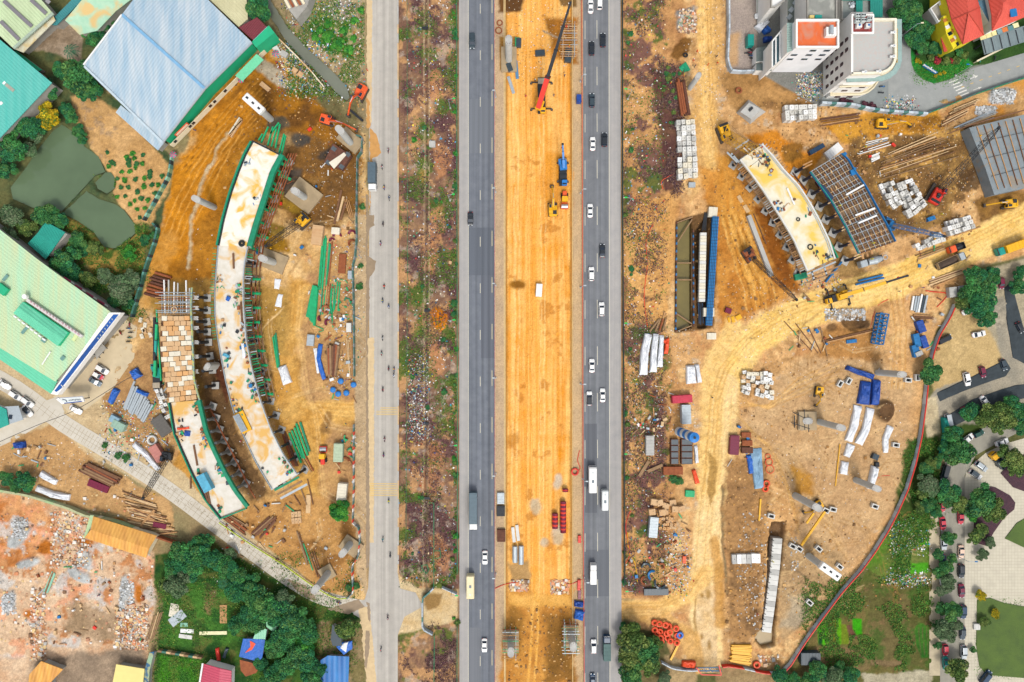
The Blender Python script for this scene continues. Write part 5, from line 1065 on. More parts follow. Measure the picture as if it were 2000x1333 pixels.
boxpx('x',90,700,30,2.2,.12,-57,m_white,'','',z=8.7,mb_only=True).build('skylight',t);boxpx('x',146,660,14,7,.15,-57,mat('pale_yellow_panel','#d8e6a4'),'','',z=8.7,mb_only=True).build('skylight',t);boxpx('x',2,565,22,16,1.2,38,m_wallg,'','',z=8.4,mb_only=True).build('monitor_wall',t)
mb=MB()
for k in range(3):x,y=196-k*7,673+k*9;mb.beam(P(x,y,3.4),P(x+14,y+8,3.4),.3,.2,m_dark)
mb.build('canopy_beam',t)
mb=MB();mb.prism([tuple(P(x,y,3.6)[:2]) for x,y in ((184,688),(200,672),(207,680),(188,702))],3.2,3.6,m_wallgr);mb.build('entrance_canopy',t)
import math as _m
t=thing('sign_board',P(140,779,5),'white and blue lettered sign board standing at the corner of the mint showroom','sign')
a,b=P(113,778,6.2),P(158,775,6.2);c_,d_=P(125,788,4.6),P(162,784,4.6)
mb=MB();mb.add([a,b,d_,c_,a-Vector((0,0,.4)),b-Vector((0,0,.4)),d_-Vector((0,0,.4)),c_-Vector((0,0,.4))],[(0,3,2,1),(4,5,6,7),(0,1,5,4),(1,2,6,5),(2,3,7,6),(3,0,4,7)],mat('sign_face','#d6dedc',.5));mb.build('panel',t)
mb=MB();up=Vector((0,0,.05));mb.beam(c_+up,d_+up,.35,.1,mat('sign_edge_blue','#1c4c9c'));mb.beam(b+up,d_+up,.3,.1,m_tarpn);mb.beam(a+up,b+up,.14,.1,mat('sign_edge_lilac','#8a94b8'));mb.build('frame',t)
mb=MB();mb.beam(b+(b-a)*.03,d_+(b-a)*.03,.8,.5,m_white);mb.beam(a-(b-a)*.02,c_-(b-a)*.02,.8,.5,m_white);mb.build('end_panel',t)
def lerp4(u,v):return (a*(1-u)+b*u)*(1-v)+(c_*(1-u)+d_*u)*v+Vector((0,0,.09))
def text(s,loc,size,m,t,rotz=0,name='lettering',ex=.02):
 cu=bpy.data.curves.new('x','FONT');cu.body=s;cu.size=size;cu.extrude=ex;cu.align_x='CENTER';cu.align_y='CENTER';o=bpy.data.objects.new('x',cu);C.objects.link(o)
 dg=bpy.context.evaluated_depsgraph_get();me=bpy.data.meshes.new_from_object(o.evaluated_get(dg));bpy.data.objects.remove(o);me.materials.clear();me.materials.append(m)
 o=bpy.data.objects.new(name,me);C.objects.link(o);o.parent=t;o.location=Vector(loc)-t.location;o.rotation_euler=(0,0,rotz);return o
m_ink=mat('sign_ink','#2c3850',.5)
o=text('VINFAST',lerp4(.66,.5),1.05,m_ink,t,math.pi+.06);o.rotation_euler=(0,0,math.pi+.06)
mb=MB();mb.beam(lerp4(.14,.25),lerp4(.26,.5),.28,.05,m_ink);mb.beam(lerp4(.26,.45),lerp4(.2,.85),.22,.05,m_ink);mb.build('chevron_logo',t)
for u in (.15,.85):mb=MB();p=lerp4(u,.5);mb.tube((p.x,p.y,0),(p.x,p.y,p.z-.6),.15,m_dark,8);mb.build('post',t)
t=building('shed',[(89,433),(127,454),(90,507),(54,476)],'small teal roofed shed between the ponds and the mint showroom')
roof(t,'roof',[[(89,433,3.6),(127,454,3.6),(109,479,4.3),(73,456,4.3)],[(73,456,4.3),(109,479,4.3),(89,507,3.6),(54,476,3.6)]],ribbed('shed_teal_roof','#27a08c',57,.7));bpart(t,'wall',[(90,437),(132,458),(92,500),(60,476)],0,3.4,m_wallgr)
t=building('shop_house',[(0,794),(40,793),(45,822),(0,842)],'corner shop with teal and pale grey roofs beside the row of white cars')
roof(t,'roof',[[(-60,770,4),(0,794,4),(12,800,4),(17,830,4),(-60,862,4)]],ribbed('shop_teal_roof','#2eaa96',70,.7));roof(t,'porch_roof',[[(6,795,3.6),(36,793,3.2),(45,820,3.2),(18,829,3.6)]],m_galv);bpart(t,'wall',[(-58,774),(0,798),(34,798),(40,818),(14,826),(-58,858)],0,3,m_wallw)
mb=boxpx('x',20,815,6,8,.2,10,m_glass,'','',z=3.5,mb_only=True);mb.build('skylight',t)
t=building('shed',[(183,1008),(306,1045),(285,1090),(165,1052)],'long shed with rusty orange ribbed gable roof by the demolition ground')
r_or=ribbed('rusty_orange_roof','#f6bc5c',108,1.1,.12,.6,col2='#eeaa48',vs=.2,stain='#b8783c',amt=.3);r_or2=ribbed('pale_orange_roof','#fad48c',108,1.1,.1,.6,stain='#dca050',amt=.3)
roof(t,'roof',[[(182,1009,3.4),(306,1047,3.4),(291,1072,4.4),(177,1035,4.4)],[(177,1035,4.4),(291,1072,4.4),(285,1090,3.4),(165,1051,3.4)]],r_or);roof(t,'trim',[[(176,1007,3.2),(183,1007,3.2),(172,1052,3.2),(163,1052,3.2)]],mat('pale_green_board','#b8d09c'));bpart(t,'wall',[(185,1012),(304,1049),(284,1086),(168,1050)],0,3.2,m_cream)
t=building('shed',[(57,1333),(80,1293),(122,1310),(118,1333)],'shed with patchy orange roof at the bottom left edge');roof(t,'roof',[[(57,1318,3.2),(80,1292,3.8),(123,1308,3.4),(100,1332,3),(95,1400,3),(50,1400,3)]],r_or);bpart(t,'wall',[(60,1320),(82,1296),(118,1310),(98,1330),(92,1396),(54,1396)],0,3,m_wallgr)
t=building('shed',[(228,1298),(282,1308),(275,1360),(218,1350)],'shed with plain pale yellow roof at the bottom edge');roof(t,'roof',[[(227,1298,3.2),(282,1307,3.2),(270,1420,3.6),(205,1410,3.6)]],mat('pale_yellow_roof','#f4e08c',.6,var=.08,vs=.2));bpart(t,'wall',[(230,1302),(278,1310),(268,1416),(208,1406)],0,3,m_wallgr)
t=building('shed',[(296,1272),(300,1273),(290,1333),(278,1333)],'narrow striped green and rust sheet roof beside the garden');roof(t,'roof',[[(292,1275,2.6),(301,1273,2.6),(292,1310,2.6),(285,1420,2.6),(272,1420,2.6),(282,1310,2.6)]],stained('striped_sheet','#8fc0a0','#b8a878','#3a6a8c',.5,.5,.6));bpart(t,'wall',[(293,1278),(299,1278),(290,1312),(284,1416),(275,1416),(284,1312)],0,2.4,m_wallgr)
t=building('house',[(400,1297),(450,1313),(440,1400),(380,1390)],'house with crimson roof and white verge at the bottom edge');roof(t,'roof',[[(398,1297,4.5),(430,1306,5.2),(420,1420,5.2),(378,1420,4.5)],[(430,1306,5.2),(452,1311,4.5),(450,1420,4.5),(420,1420,5.2)]],ribbed('crimson_roof','#c84a62',15,.8,.06));bpart(t,'wall',[(400,1300),(448,1314),(446,1416),(382,1416)],0,4.3,m_wallw);mb=MB();mb.beam(P(396,1296,4.7),P(376,1420,4.7),.5,.2,m_white);mb.build('verge',t)
for pts,lb,mm in (([(475,1248),(518,1249),(512,1285),(505,1293),(467,1283)],'blue tarpaulin roof with an orange patch, in the garden houses',m_tarpb),([(468,1289),(510,1300),(500,1315),(480,1322),(470,1310)],'rusty orange sheet roof below the blue tarpaulin',m_rust),([(626,1290),(640,1281),(682,1283),(680,1340),(640,1345),(626,1335)],'house with ribbed blue sheet roof at the bottom edge',ribbed('blue_sheet_roof','#3a86c8',90,1.6,.1,.5,stain='#1f5aa0',amt=.4)),([(520,1208),(543,1210),(538,1238),(519,1224)],'small mint gable roof among the dark trees',ribbed('mint_small_roof','#8fd0a0',30,.8)),([(505,1224),(521,1230),(518,1250),(494,1248)],'small pale green sheet roof beside the mint gable',ribbed('mint_small_roof2','#9adab4',90,.8)),([(649,1220),(665,1235),(668,1262),(650,1262),(646,1250)],'dark net and white sheet shelter by the side road',m_dgrey)):
 t=building('hut',pts,lb,'hut');bpart(t,'roof',pts,2.7,2.85,mm);c=centre(pts);bpart(t,'wall',[((x-c[0])*.88+c[0],(y-c[1])*.88+c[1]) for x,y in pts],0,2.7,m_wallgr)
 if 'orange patch' in lb:mb=MB();mb.prism([tuple(P(x,y,3)[:2]) for x,y in ((488,1252),(499,1258),(492,1270),(478,1276),(489,1264))],2.88,2.95,m_tarpo);mb.build('patch',t)
lumpy('tarpaulin',[(656,1263),(668,1255),(688,1252),(688,1268),(672,1279)],2.4,.4,m_tarpb,'blue and white sun awning just above the blue ribbed house','awning');lumpy('tarpaulin',[(650,1232),(662,1238),(663,1246),(648,1240)],2.3,.3,m_tarpw,'small white sheet on the dark net shelter','awning');lumpy('tarpaulin',[(672,1256),(680,1254),(676,1274),(664,1266)],2.8,.3,m_tarpw,'white triangle sheet beside the blue awning','awning')
t=building('building',[(548,-10),(608,-10),(600,12),(580,30),(560,15)],'unfinished pale block with striped rooftop at the top edge by the canal','building');bpart(t,'wall',[(545,-20),(610,-20),(600,12),(579,38),(560,14)],0,5,m_wallgr);mb=MB()
for i in range(5):mb.beam(P(552+i*9,-10+i*2,5.2),P(566+i*7,16-i*2,5.2),.8,.3,m_rust if i%2 else m_cream)
mb.build('roof_slat',t)
HZ=18.5
t=building('hotel',[(1663,144),(1663,40),(1747,40),(1747,115)],'tall white hotel with a curved corner and a pale tiled roof terrace',z=HZ)
arc=[(1747,115),(1745,124),(1740,132),(1731,139),(1721,143)];top=[(1663,144),(1663,24),(1705,24),(1705,40),(1747,40)]+arc
bpart(t,'wall',top,0,HZ,m_wallw,top=mat('roof_tiles_pale','#b9c2bd',.9,var=.12,vs=1.3,col2='#c8b8b0'))
def rim(parent,name,pts,z,w,h,m,closed=True):
 mb=MB();n=len(pts)
 for i in range(n if closed else n-1):a=P(*pts[i],z);b=P(*pts[(i+1) %n],z);d=(b-a).normalized()*w*.3;o_=Vector((0,0,.005*(i%2)));mb.beam(a-d+o_,b+d+o_,w,h,m)
 return mb.build(name,parent)
rim(t,'parapet',[(1663,66),(1663,144)]+[(1747,40)]+[],HZ+.5,.5,1.0,m_wallw,False) if False else None
rim(t,'parapet',[(1663,66),(1663,144.5)],HZ+.4,.6,.9,m_wallw,False);rim(t,'parapet',[(1705,39.5),(1748,39.5),(1748,115)]+arc[1:]+[(1663,145)],HZ+.4,.7,.9,mat('cream_parapet','#f2ead0'),False)
lz=14.5;rim(t,'glass_ledge',[(1756,41),(1756,118),(1753,130),(1746,141),(1736,149),(1722,154),(1656,156)],lz,1.5,.3,mat('greenish_glass','#9ab4ae',.2),False)
bpart(t,'ledge_slab',[(1652,152),(1657,60),(1750,48),(1752,118),(1744,136),(1722,150)],lz-.8,lz-.2,m_cream)
mb=MB();mb.ppx([(1646,166),(1660,60),(1700,60),(1715,158),(1706,164),(1700,166)],0,10,m_wallw);mb.build('lower_storey',t)
mb=MB();mb.ppx([(1621,186),(1640,100),(1690,100),(1713,162),(1700,178),(1684,185)],0,3.2,m_wallw,top=m_cream);mb.build('podium',t)
rim(t,'podium_rim',[(1714,160),(1706,172),(1695,181),(1680,185.5),(1622,186.5)],3.4,.4,.5,m_cream,False)
rim(t,'podium_rim',[(1640,170),(1700,168)],9.8,.4,.5,m_cream,False)
wx=P(1663,144,HZ).x-.03;y0=P(1663,144,HZ).y;y1=P(1663,66,HZ).y
for z_ in (15.6,12.6,9.4,6.2,3.0):
 for k in range(4):
  yy=y0+2.0+k*3.1;mb=MB();q=[(yy-.55,z_-.9),(yy+.55,z_-.9),(yy+.55,z_+.5),(yy+.3,z_+.95),(yy,z_+1.1),(yy-.3,z_+.95),(yy-.55,z_+.5)]
  if z_>15 and k<2:continue
  mb.add([(wx-.05,a,b) for a,b in q]+[(wx+.2,a,b) for a,b in q],[tuple(range(6,-1,-1))]+[(i,(i+1) %7,7+(i+1) %7,7+i) for i in range(7)],mat('window_brown','#4a2c34',.2));mb.build('window',t)
ys_=P(1680,166,10).y
for z_,ref in ((8.2,10),(5.2,10)):
 for x_ in (1664,1690):mb=MB();p=P(x_,166,10);mb.box((p.x,p.y-.05,z_),(1.7,.2,1.0),mat('window_brown','#4a2c34'));mb.build('window',t)
for x_ in (1640,1664):mb=MB();p=P(x_,186,3.2);mb.box((p.x,p.y-.05,1.6),(1.7,.2,.9),mat('window_brown','#4a2c34'));mb.build('window',t)
bpart(t,'stair_block',[(1664,28),(1664,64),(1705,64),(1705,28)],HZ,HZ+.2,mat('red_floor','#a04440'))
rim(t,'rooftop_frame',[(1664,30),(1664,65),(1705,65),(1705,30),(1664,30)],HZ+2.6,.45,.5,m_wallw,False)
for (x,y) in ((1674,31),(1685,31),(1674,41),(1685,41),(1697,38)):
 mb=MB();c=P(x,y,HZ+3);mb.box(c,(1.35,1.05,1.3),mat('unit_grey','#c4ccc8'),bev=.06);mb.tube(c+Vector((-.3,0,.62)),c+Vector((-.3,0,.7)),.26,m_dark,12);mb.tube(c+Vector((.35,0,.62)),c+Vector((.35,0,.7)),.26,m_dark,12);mb.build('condenser',t)
for x in (1677,1695):mb=MB();c=P(x,51,HZ+1);mb.box(c,(1.6,1.3,1.2),m_white,bev=.1);mb.tube(c+Vector((0,0,.5)),c+Vector((0,0,.75)),.3,m_blu,12);mb.build('water_tank',t)
for (x,y) in ((1746,64),(1746,90),(1745,111),(1690,141),(1718,140)):mb=MB();c=P(x,y,HZ+.9);mb.tube(c,c+Vector((0,0,.3)),.45,m_white,12);mb.tube(c+Vector((0,0,.3)),c+Vector((0,0,.34)),.26,m_galv,12);mb.box(c-Vector((.6,0,.1)),(.9,.5,.6),m_white);mb.build('light_fitting',t)
for k in range(16):mb=MB();a_=P(1752,58+k*4.2,HZ-.6);mb.box(a_,(.3,.5,.4),mat('planter_ochre','#c8a860'),bev=.05);mb.build('planter',t)
t=building('apartment_building',[(1555,40),(1637,40),(1637,93),(1555,93)],'white building with a bright orange tiled flat roof',z=HZ)
bpart(t,'wall',[(1554,40),(1637,40),(1637,93),(1554,93)],0,HZ,mat('white_panel_wall','#ffffff',.7,var=.08,vs=.25),top=stained('orange_tiles','#e8743c','#dc6434','#c89078',.25,.52,.75))
rim(t,'parapet',[(1555,40.5),(1636,40.5),(1636,93),(1555,93)],HZ+.4,.55,.9,m_wallw)
fy=P(1600,93,HZ).y
for (x,y,z_) in ((1588,99,16.4),(1615,98.5,16.4),(1551,108,13.3),(1580,107.5,13.3),(1606,107,13.3),(1543,117,10.2),(1571,116.5,10.2),(1598,116,10.2)):
 p=P(x,y,z_);mb=MB();mb.box((p.x,fy-.02,z_),(1.9,.16,1.25),m_galv);wo=mb.build('window',t);mb=MB();mb.box((p.x,fy-.08,z_),(1.7,.1,1.05),m_glass);mb.build('pane',wo)
bpart(t,'stair_head',[(1614,53),(1634,53),(1634,70),(1614,70)],HZ,HZ+1.6,m_wallw);mb=MB();c=P(1624,60,HZ+2);mb.tube(c+Vector((0,-1,0)),c+Vector((0,1.4,0)),.6,m_galv,14);mb.build('water_tank',t)
bpart(t,'terrace',[(1537,45),(1553,45),(1553,96),(1537,104)],0,16,m_wallw,top=ribbed('green_grey_deck','#9fb8ae',0,.7))
bpart(t,'glass_annex',[(1507,132),(1507,82),(1530,54),(1537,54),(1537,104),(1517,124)],0,11,m_wallw,top=mat('annex_glass','#3c5c66',.2,var=.3,vs=.6))
for a in (((1508,131),(1508,82),(1530,55)),((1515,124),(1515,76)),((1523,116),(1523,67)),((1530,106),(1530,56))):rim(t,'white_frame',list(a),11.4,.4,.5,m_white,False)
bpart(t,'side_roof',[(1477,94),(1507,88),(1507,118),(1477,121)],0,4,m_wallw,top=ribbed('side_grey_roof','#6e7a76',0,.6));bpart(t,'side_roof',[(1477,125),(1507,122),(1507,139),(1477,138)],0,3.6,m_wallw,top=mat('side_grey_roof2','#5e6a68',.6))
for pts,h_,c1,lb,nm in (([(1577,-40),(1633,-40),(1633,39),(1577,37)],15.5,stained('stained_roof_slab','#9c9c94','#8a8c84','#c0c0b4',.3,.5,.7),'flat grey stained rooftop directly above the orange roofed building','apartment_building'),([(1644,-40),(1702,-40),(1702,38),(1644,38)],13,mat('grey_roof_slab','#8f9690',.9,var=.2,vs=.5),'grey rooftop with scattered sacks and teal panels above the white hotel','apartment_building'),([(1506,-40),(1531,-40),(1531,2),(1513,14),(1506,14)],12,m_white,'white house end with a slanted corner at the top edge','house'),([(1538,-40),(1572,-40),(1572,60),(1538,44)],6,mat('dull_terrace','#7c857c',.9,var=.3,vs=.5),'low dull terrace between the white house end and the grey rooftop','house'),([(1478,-40),(1504,-40),(1504,24),(1478,24)],.6,mat('pale_court','#b9bca8',.9,var=.1),'pale walled forecourt behind the parked white car at the top','courtyard')):
 t=building(nm,pts,lb,nm.replace('_',' '),z=h_);bpart(t,'wall',pts,0,h_,m_wallw,top=c1)
 if h_>10:rim(t,'parapet',pts,h_+.3,.4,.7,m_wallgr)
 if 'sacks' in lb:
  for q in ([(1672,-40),(1685,-40),(1685,24),(1672,24)],[(1700,-40),(1724,-40),(1724,34),(1700,34)],[(1644,-6),(1700,-6),(1700,1),(1644,1)]):bpart(t,'teal_panel',q,h_+1,h_+1.1,ribbed('teal_panel_roof','#1d8c7c',90,.7))
  for _ in range(7):mb=MB();c=P(R(1658,1670),R(4,18),h_+.4);mb.box(c,(R(.6,1.2),R(.5,1),.5),m_tarpw if R(0,1) <.6 else m_galv,R(0,3),.15);mb.build('sack',t)
 if 'stained' in lb:mb=boxpx('x',1586,33,9,6,1.5,0,mat('tank_yellow','#e8d07c'),'','',z=h_,mb_only=True);mb.build('water_tank',t);mb=boxpx('x',1599,33,13,7,1.2,0,m_teal,'','',z=h_,mb_only=True,mb=None);mb.build('water_tank',t)
 if 'dull' in lb:
  for k in range(3):mb=boxpx('x',1512+k*0+R(30,50),5+k*14,10,8,.3,-50,m_galv,'','',z=h_,mb_only=True);mb.build('roof_panel',t)
r_red=ribbed('red_tile_roof','#e8604c',60,.55,.06,.7,col2='#dc5444',vs=.15,stain='#b84438',amt=.2)
m_yw=mat('yellow_render','#f0dc28',.8,var=.05)
t=building('villa',[(1850,0),(1915,15),(1922,69),(1881,86)],'yellow and ochre chequered villa with a red tiled hip roof','house',z=9)
rg=(1892,25,12.5);rg2=(1884,-30,12.5)
roof(t,'roof',[[(1846,-10,9),(1859,40,9),rg,rg2],[(1859,40,9),(1881,87,9),rg],[(1881,87,9),(1922,69,9),rg],[(1922,69,9),(1914,15,9),rg],[(1914,15,9),(1895,-50,9),rg2,rg],[(1846,-10,9),(1850,-70,9),(1895,-50,9),rg2]],r_red)
mb=MB();
for a in ((1859,40,9.1),(1881,87,9.1),(1922,69,9.1),(1914,15,9.1)):mb.beam(P(*a),P(rg[0],rg[1],12.65),.25,.2,mat('ridge_tile','#c8503c'))
mb.build('ridge_cap',t)
wp=[(1850,-6),(1862,38),(1882,83),(1917,67),(1910,15),(1892,-46),(1852,-66)]
mb=MB();mb.prism([tuple(P(x,y,9)[:2]) for x,y in wp],0,8.8,m_yw);mb.build('wall',t)
mb=MB();mb.prism([tuple(P(x,y,7)[:2]) for x,y in ((1842,32),(1858,28),(1870,55),(1880,78),(1862,96),(1848,66))],0,7,m_yw);mb.build('bay',t)
def wallpt(p,q,u,z,o,zr=7):a=P(*p,zr);b=P(*q,zr);d=b-a;n=Vector((d.y,-d.x,0)).normalized();v=a+d*u+n*o;return Vector((v.x,v.y,z))
for (p,q) in (((1842,32),(1848,66)),((1848,66),(1862,96))):
 for iz,z_ in enumerate((5.6,3.9,2.2)):
  for iu,u in enumerate((.18,.5,.82)):
   mb=MB();s_=-.12
   a_=wallpt(p,q,u-.1,z_,s_);b_=wallpt(p,q,u+.1,z_,s_);mb.beam(a_,b_,.16,1.3,m_glass if (iz+iu) %2 else mat('ochre_panel','#c47c34'));mb.build('window' if (iz+iu) %2 else 'ochre_panel',t)
for k in range(8):
 x,y=1846+(k%2)*9+k*2.4,40+k*6.5;mb=MB();mb.box(P(x,y,7.06),(1.3,1.1,.1),[mat('ochre_panel','#c47c34'),m_glass,m_white][k%3],.5);mb.build('roof_light',t)
bpart(t,'balcony',[(1816,18),(1834,4),(1842,14),(1846,30),(1832,44)],0,4.5,m_wallgr);rim(t,'balcony_rail',[(1816,18),(1834,4),(1846,28),(1832,44),(1816,18)],5.2,.3,1,m_white,False)
roof(t,'porch_roof',[[(1838,74,4.5),(1848,72,5),(1858,80,5),(1858,98,4.5),(1844,102,4.5)]],r_red)
t=building('villa',[(1935,0),(1990,10),(1975,50),(1940,55)],'white villa with red tiled roof and a blue rooftop panel at the top right corner','house',z=10)
rg=(1960,5,13)
roof(t,'roof',[[(1925,-30,10),(1937,30,10),rg],[(1937,30,10),(1938,61,10),(1957,25,12.2),rg],[(1938,61,10),(1975,45,10),(1957,25,12.2)],[(1975,45,10),(2010,30,10),(2010,-30,10),rg,(1957,25,12.2)],[(1925,-30,10),rg,(2010,-30,10)]],r_red)
bpart(t,'wall',[(1929,-26),(1941,30),(1942,56),(1974,42),(2006,28),(2006,-26)],0,9.7,m_wallw);bpart(t,'balcony',[(1908,2),(1925,0),(1936,28),(1936,52),(1926,34)],0,7.5,m_wallw,top=mat('balcony_floor','#5a7f90'))
mb=boxpx('x',1980,25,13,15,.3,-10,m_bluef,'','',z=11.6,mb_only=True);mb.build('solar_panel',t)
t=building('canopy',[(1918,80),(2000,52),(2000,88),(1925,105)],'long grey translucent sheet canopy along the villa wall','canopy');roof(t,'roof',[[(1916,78,4.2),(2040,38,4.2),(2040,70,3.6),(1923,107,3.6)]],ribbed('grey_canopy','#7b8a8c',70,1.1,.15,.5));mb=MB()
for k in range(7):mb.beam(P(1920+k*16,79-k*5,4.4),P(1926+k*16,105-k*5,3.8),.2,.1,m_dark)
mb.build('rafter',t);bpart(t,'post',[(1918,84),(1921,84),(1921,87),(1918,87)],0,4,m_dark);
for k,(x,y,c_) in enumerate(((1920,73,'#ece0a0'),(1932,69,'#ece0a0'),(1942,65,'#ece0a0'),(1952,62,'#7d9aa0'),(1963,58,'#d87a3c'),(1974,55,'#5a8a8c'),(1984,50,'#e8e4b0'))):bpart(t,'roof_panel',rect(x,y,12,9,-17),4.5,4.6,mat('panel'+c_[1:],c_,.6))
mb=MB();mb.beam(P(1908,120,2.4),P(1972,88,2.4),.5,.3,m_cream);mb.beam(P(1906,121,1.2),P(1972,88,1.2),.2,2.3,m_cream);one(mb,'wall','cream garden wall below the grey canopy','wall')
t=thing('garden_sign',P(1817,135,1),'white script sign standing on the green corner lawn','sign');mb=MB();mb.beam(P(1804,128,1.2),P(1829,143.5,1.2),.25,1.2,m_blu);mb.build('backing',t);mb=MB()
for i in range(9):x,y=1804.5+i*2.8,127.2+i*1.75;mb.box(P(x,y,1.9),(.42,.25,.3 if i%3 else .7),m_white,-.6,.05)
mb.beam(P(1804,127.4,1.8),P(1828,142.6,1.8),.22,.14,m_white);mb.beam(P(1817,134.5,1.9),P(1819.5,132.2,2.6),.4,.3,m_white);mb.build('lettering',t)
# ================================================================ RAMPS UNDER CONSTRUCTION
def interp(pts,t):
 n=len(pts)-1;k=min(int(t*n),n-1);f=t*n-k;return tuple(pts[k][j]*(1-f)+pts[k+1][j]*f for j in range(2))
def resample(pts,n):
 d=[0]
 for a,b in zip(pts[:-1],pts[1:]):d.append(d[-1]+math.hypot(b[0]-a[0],b[1]-a[1]))
 out=[]
 for i in range(n+1):
  s=d[-1]*i/n;k=max(j for j in range(len(d)-1) if d[j] <=s+1e-9);f=(s-d[k])/(d[k+1]-d[k]);out.append(tuple(pts[k][j]*(1-f)+pts[k+1][j]*f for j in range(2)))
 return out
def slab(parent,name,Lp,Rp,z,th,m,n=24):
 l=resample(Lp,n);r=resample(Rp,n);mb=MB()
 for i in range(n):
  q=[P(*l[i],z),P(*r[i],z),P(*r[i+1],z),P(*l[i+1],z)];a=sum(q[k].x*q[(k+1) %4].y-q[(k+1) %4].x*q[k].y for k in range(4))
  if a<0:q=q[::-1]
  lo=[v-Vector((0,0,th)) for v in q];mb.add(q+lo,[(0,1,2,3),(7,6,5,4)]+[(k,k+4,(k+1) %4+4,(k+1) %4) for k in range(4)],m)
 return mb.build(name,parent)
def edge(parent,name,Lp,z,w,h,m,n=24,off=0):
 l=resample(Lp,n);mb=MB()
 for i in range(n):a,b=l[i],l[i+1];z_=z+.005*(i%2);mb.beam(P(a[0]+off,a[1],z_),P(b[0]+off,b[1],z_),w,h,m)
 return mb.build(name,parent)
ZD=8.0
A_L=[(493,277),(480,300),(466,334),(450,379),(436,430),(426,480),(422,530),(419.5,572),(420,620),(426,667),(440,742),(455,802),(475,850),(500,904),(531,956)]
A_R=[(547,303),(538,320),(530,334),(510,397),(496,440),(484,482),(478,510),(475,545),(475,590),(481,667),(491,717),(507,779),(530,842),(555,892),(580,927)]
k0=5
tA=thing('viaduct_ramp',P(470,600,0),'longer curving white ramp deck with green edge formwork, second from the fence','bridge deck')
slab(tA,'deck',A_L[:6],A_R[:6],ZD,1.2,m_deckY,14);slab(tA,'deck',A_L[5:],A_R[5:],ZD-.15,1.2,m_deckG,30)
edge(tA,'edge_formwork',A_L[:6],ZD,.55,1.5,m_green2,14,-1.5);edge(tA,'edge_formwork',A_R[:6],ZD-.1,1.5,1.3,m_green2,14,4.5);edge(tA,'edge_formwork',[(493,276),(547,303)],ZD,.4,1.2,m_dark,2)
edge(tA,'kerb_beam',A_L[:6],ZD+.15,.35,.3,m_dark,14,1.5);edge(tA,'kerb_beam',A_R[:6],ZD+.15,.45,.35,m_dark,14,-1)
edge(tA,'kerb_beam',A_L[5:],ZD+.1,.3,.5,m_galv,30);edge(tA,'kerb_beam',A_R[5:],ZD+.1,.3,.5,m_galv,30);edge(tA,'guard_rail',A_L[5:],ZD+.8,.08,.08,m_dark,30,-1.5)
def brackets(t,pts,n,sgn,ln,z,m,name='bracket',w=.22,h=.3,skip=.1,th=0):
 l=resample(pts,n)
 for i in range(1,n):
  if R(0,1) <skip:continue
  a,b=l[i-1],l[i+1];dx,dy=b[0]-a[0],b[1]-a[1];L_=math.hypot(dx,dy);nx,ny=-dy/L_*sgn,dx/L_*sgn;q=ln*R(.75,1.1)
  mb=MB();mb.beam(P(l[i][0],l[i][1],z),P(l[i][0]+nx*q,l[i][1]+ny*q+th,z),w,h,random.choice(m));mb.build(name,t)
brackets(tA,A_L[5:10],34,1,9,ZD-1,[m_green,m_green2]);brackets(tA,A_R[5:12],62,-1,17,ZD-1.3,[m_green2,m_green,m_dark,m_galv],w=.28,skip=.15)
brackets(tA,A_L[1:5],30,1,4,ZD-.8,[m_green,m_green2])
m_post=mat('falsework_steel','#2e343a',.6,.2,var=.2);
def posts(t,pts,n,sgn,inn,z,m=m_post,pad=True,r=.5,outp=0,name='falsework_post'):
 l=resample(pts,n)
 for i in range(n+1):
  a=l[max(0,i-1)];b=l[min(n,i+1)];dx,dy=b[0]-a[0],b[1]-a[1];L_=math.hypot(dx,dy);nx,ny=-dy/L_*sgn,dx/L_*sgn;p=P(l[i][0]+nx*inn,l[i][1]+ny*inn,z)
  mb=MB();mb.tube((p.x,p.y,.2),(p.x,p.y,z-1.3),r,m,12)
  mb.tube((p.x,p.y,.5),(p.x,p.y,.6),r*1.3,m,12);mb.build(name,t)
  if pad:mb=MB();mb.box((p.x,p.y,.12),(2.3,2.3,.35),m_blockg,R(-.2,.2)+math.atan2(dy,dx),.05);mb.build('footing_pad',t)
  mb=MB();q=P(l[i][0]+nx*(inn+4),l[i][1]+ny*(inn+4),z-1.2);q2=P(l[i][0]-nx*14,l[i][1]-ny*14,z-1.2);mb.beam(q,q2,.4,.45,m_galv);mb.build('cross_head',t)
posts(tA,A_R[6:],14,-1,1,ZD,r=.42);posts(tA,A_L[6:],12,1,-3,ZD,r=.42);posts(tA,A_R[:6],7,-1,3,ZD,m_green,r=.4);posts(tA,A_L[:6],6,1,-4,ZD,r=.42)
for off,z_ in ((24,2.2),(31,2.2),(16,4.0)):
 l=resample(A_R[5:12],8)
 for a,b in zip(l[:-1],l[1:]):mb=MB();mb.beam(P(a[0]+off,a[1]-6,z_),P(b[0]+off,b[1]+4,z_),.3,.35,random.choice([m_wood2,m_rust,m_brown]));mb.build('stringer_beam',tA)
for off in (14,19,24,29):
 mb=MB();mb.beam(P(560+off-10,300,3),P(497+off-14,480,3),.3,.35,random.choice([m_wood2,m_rust]));mb.build('stringer_beam',tA)
for (x1,y1,x2,y2,m_) in ((505,275,513,262,m_green),(510,280,524,248,m_green),(523,285,533,248,m_green),(530,287,540,252,m_green),(538,290,547,243,m_green),(545,300,555,262,m_green),(550,302,558,265,m_green),(528,262,545,240,m_green)):
 mb=MB();mb.beam(P(x1,y1,6),P(x2,y2,6),.45,.5,m_);mb.build('bracket',tA)
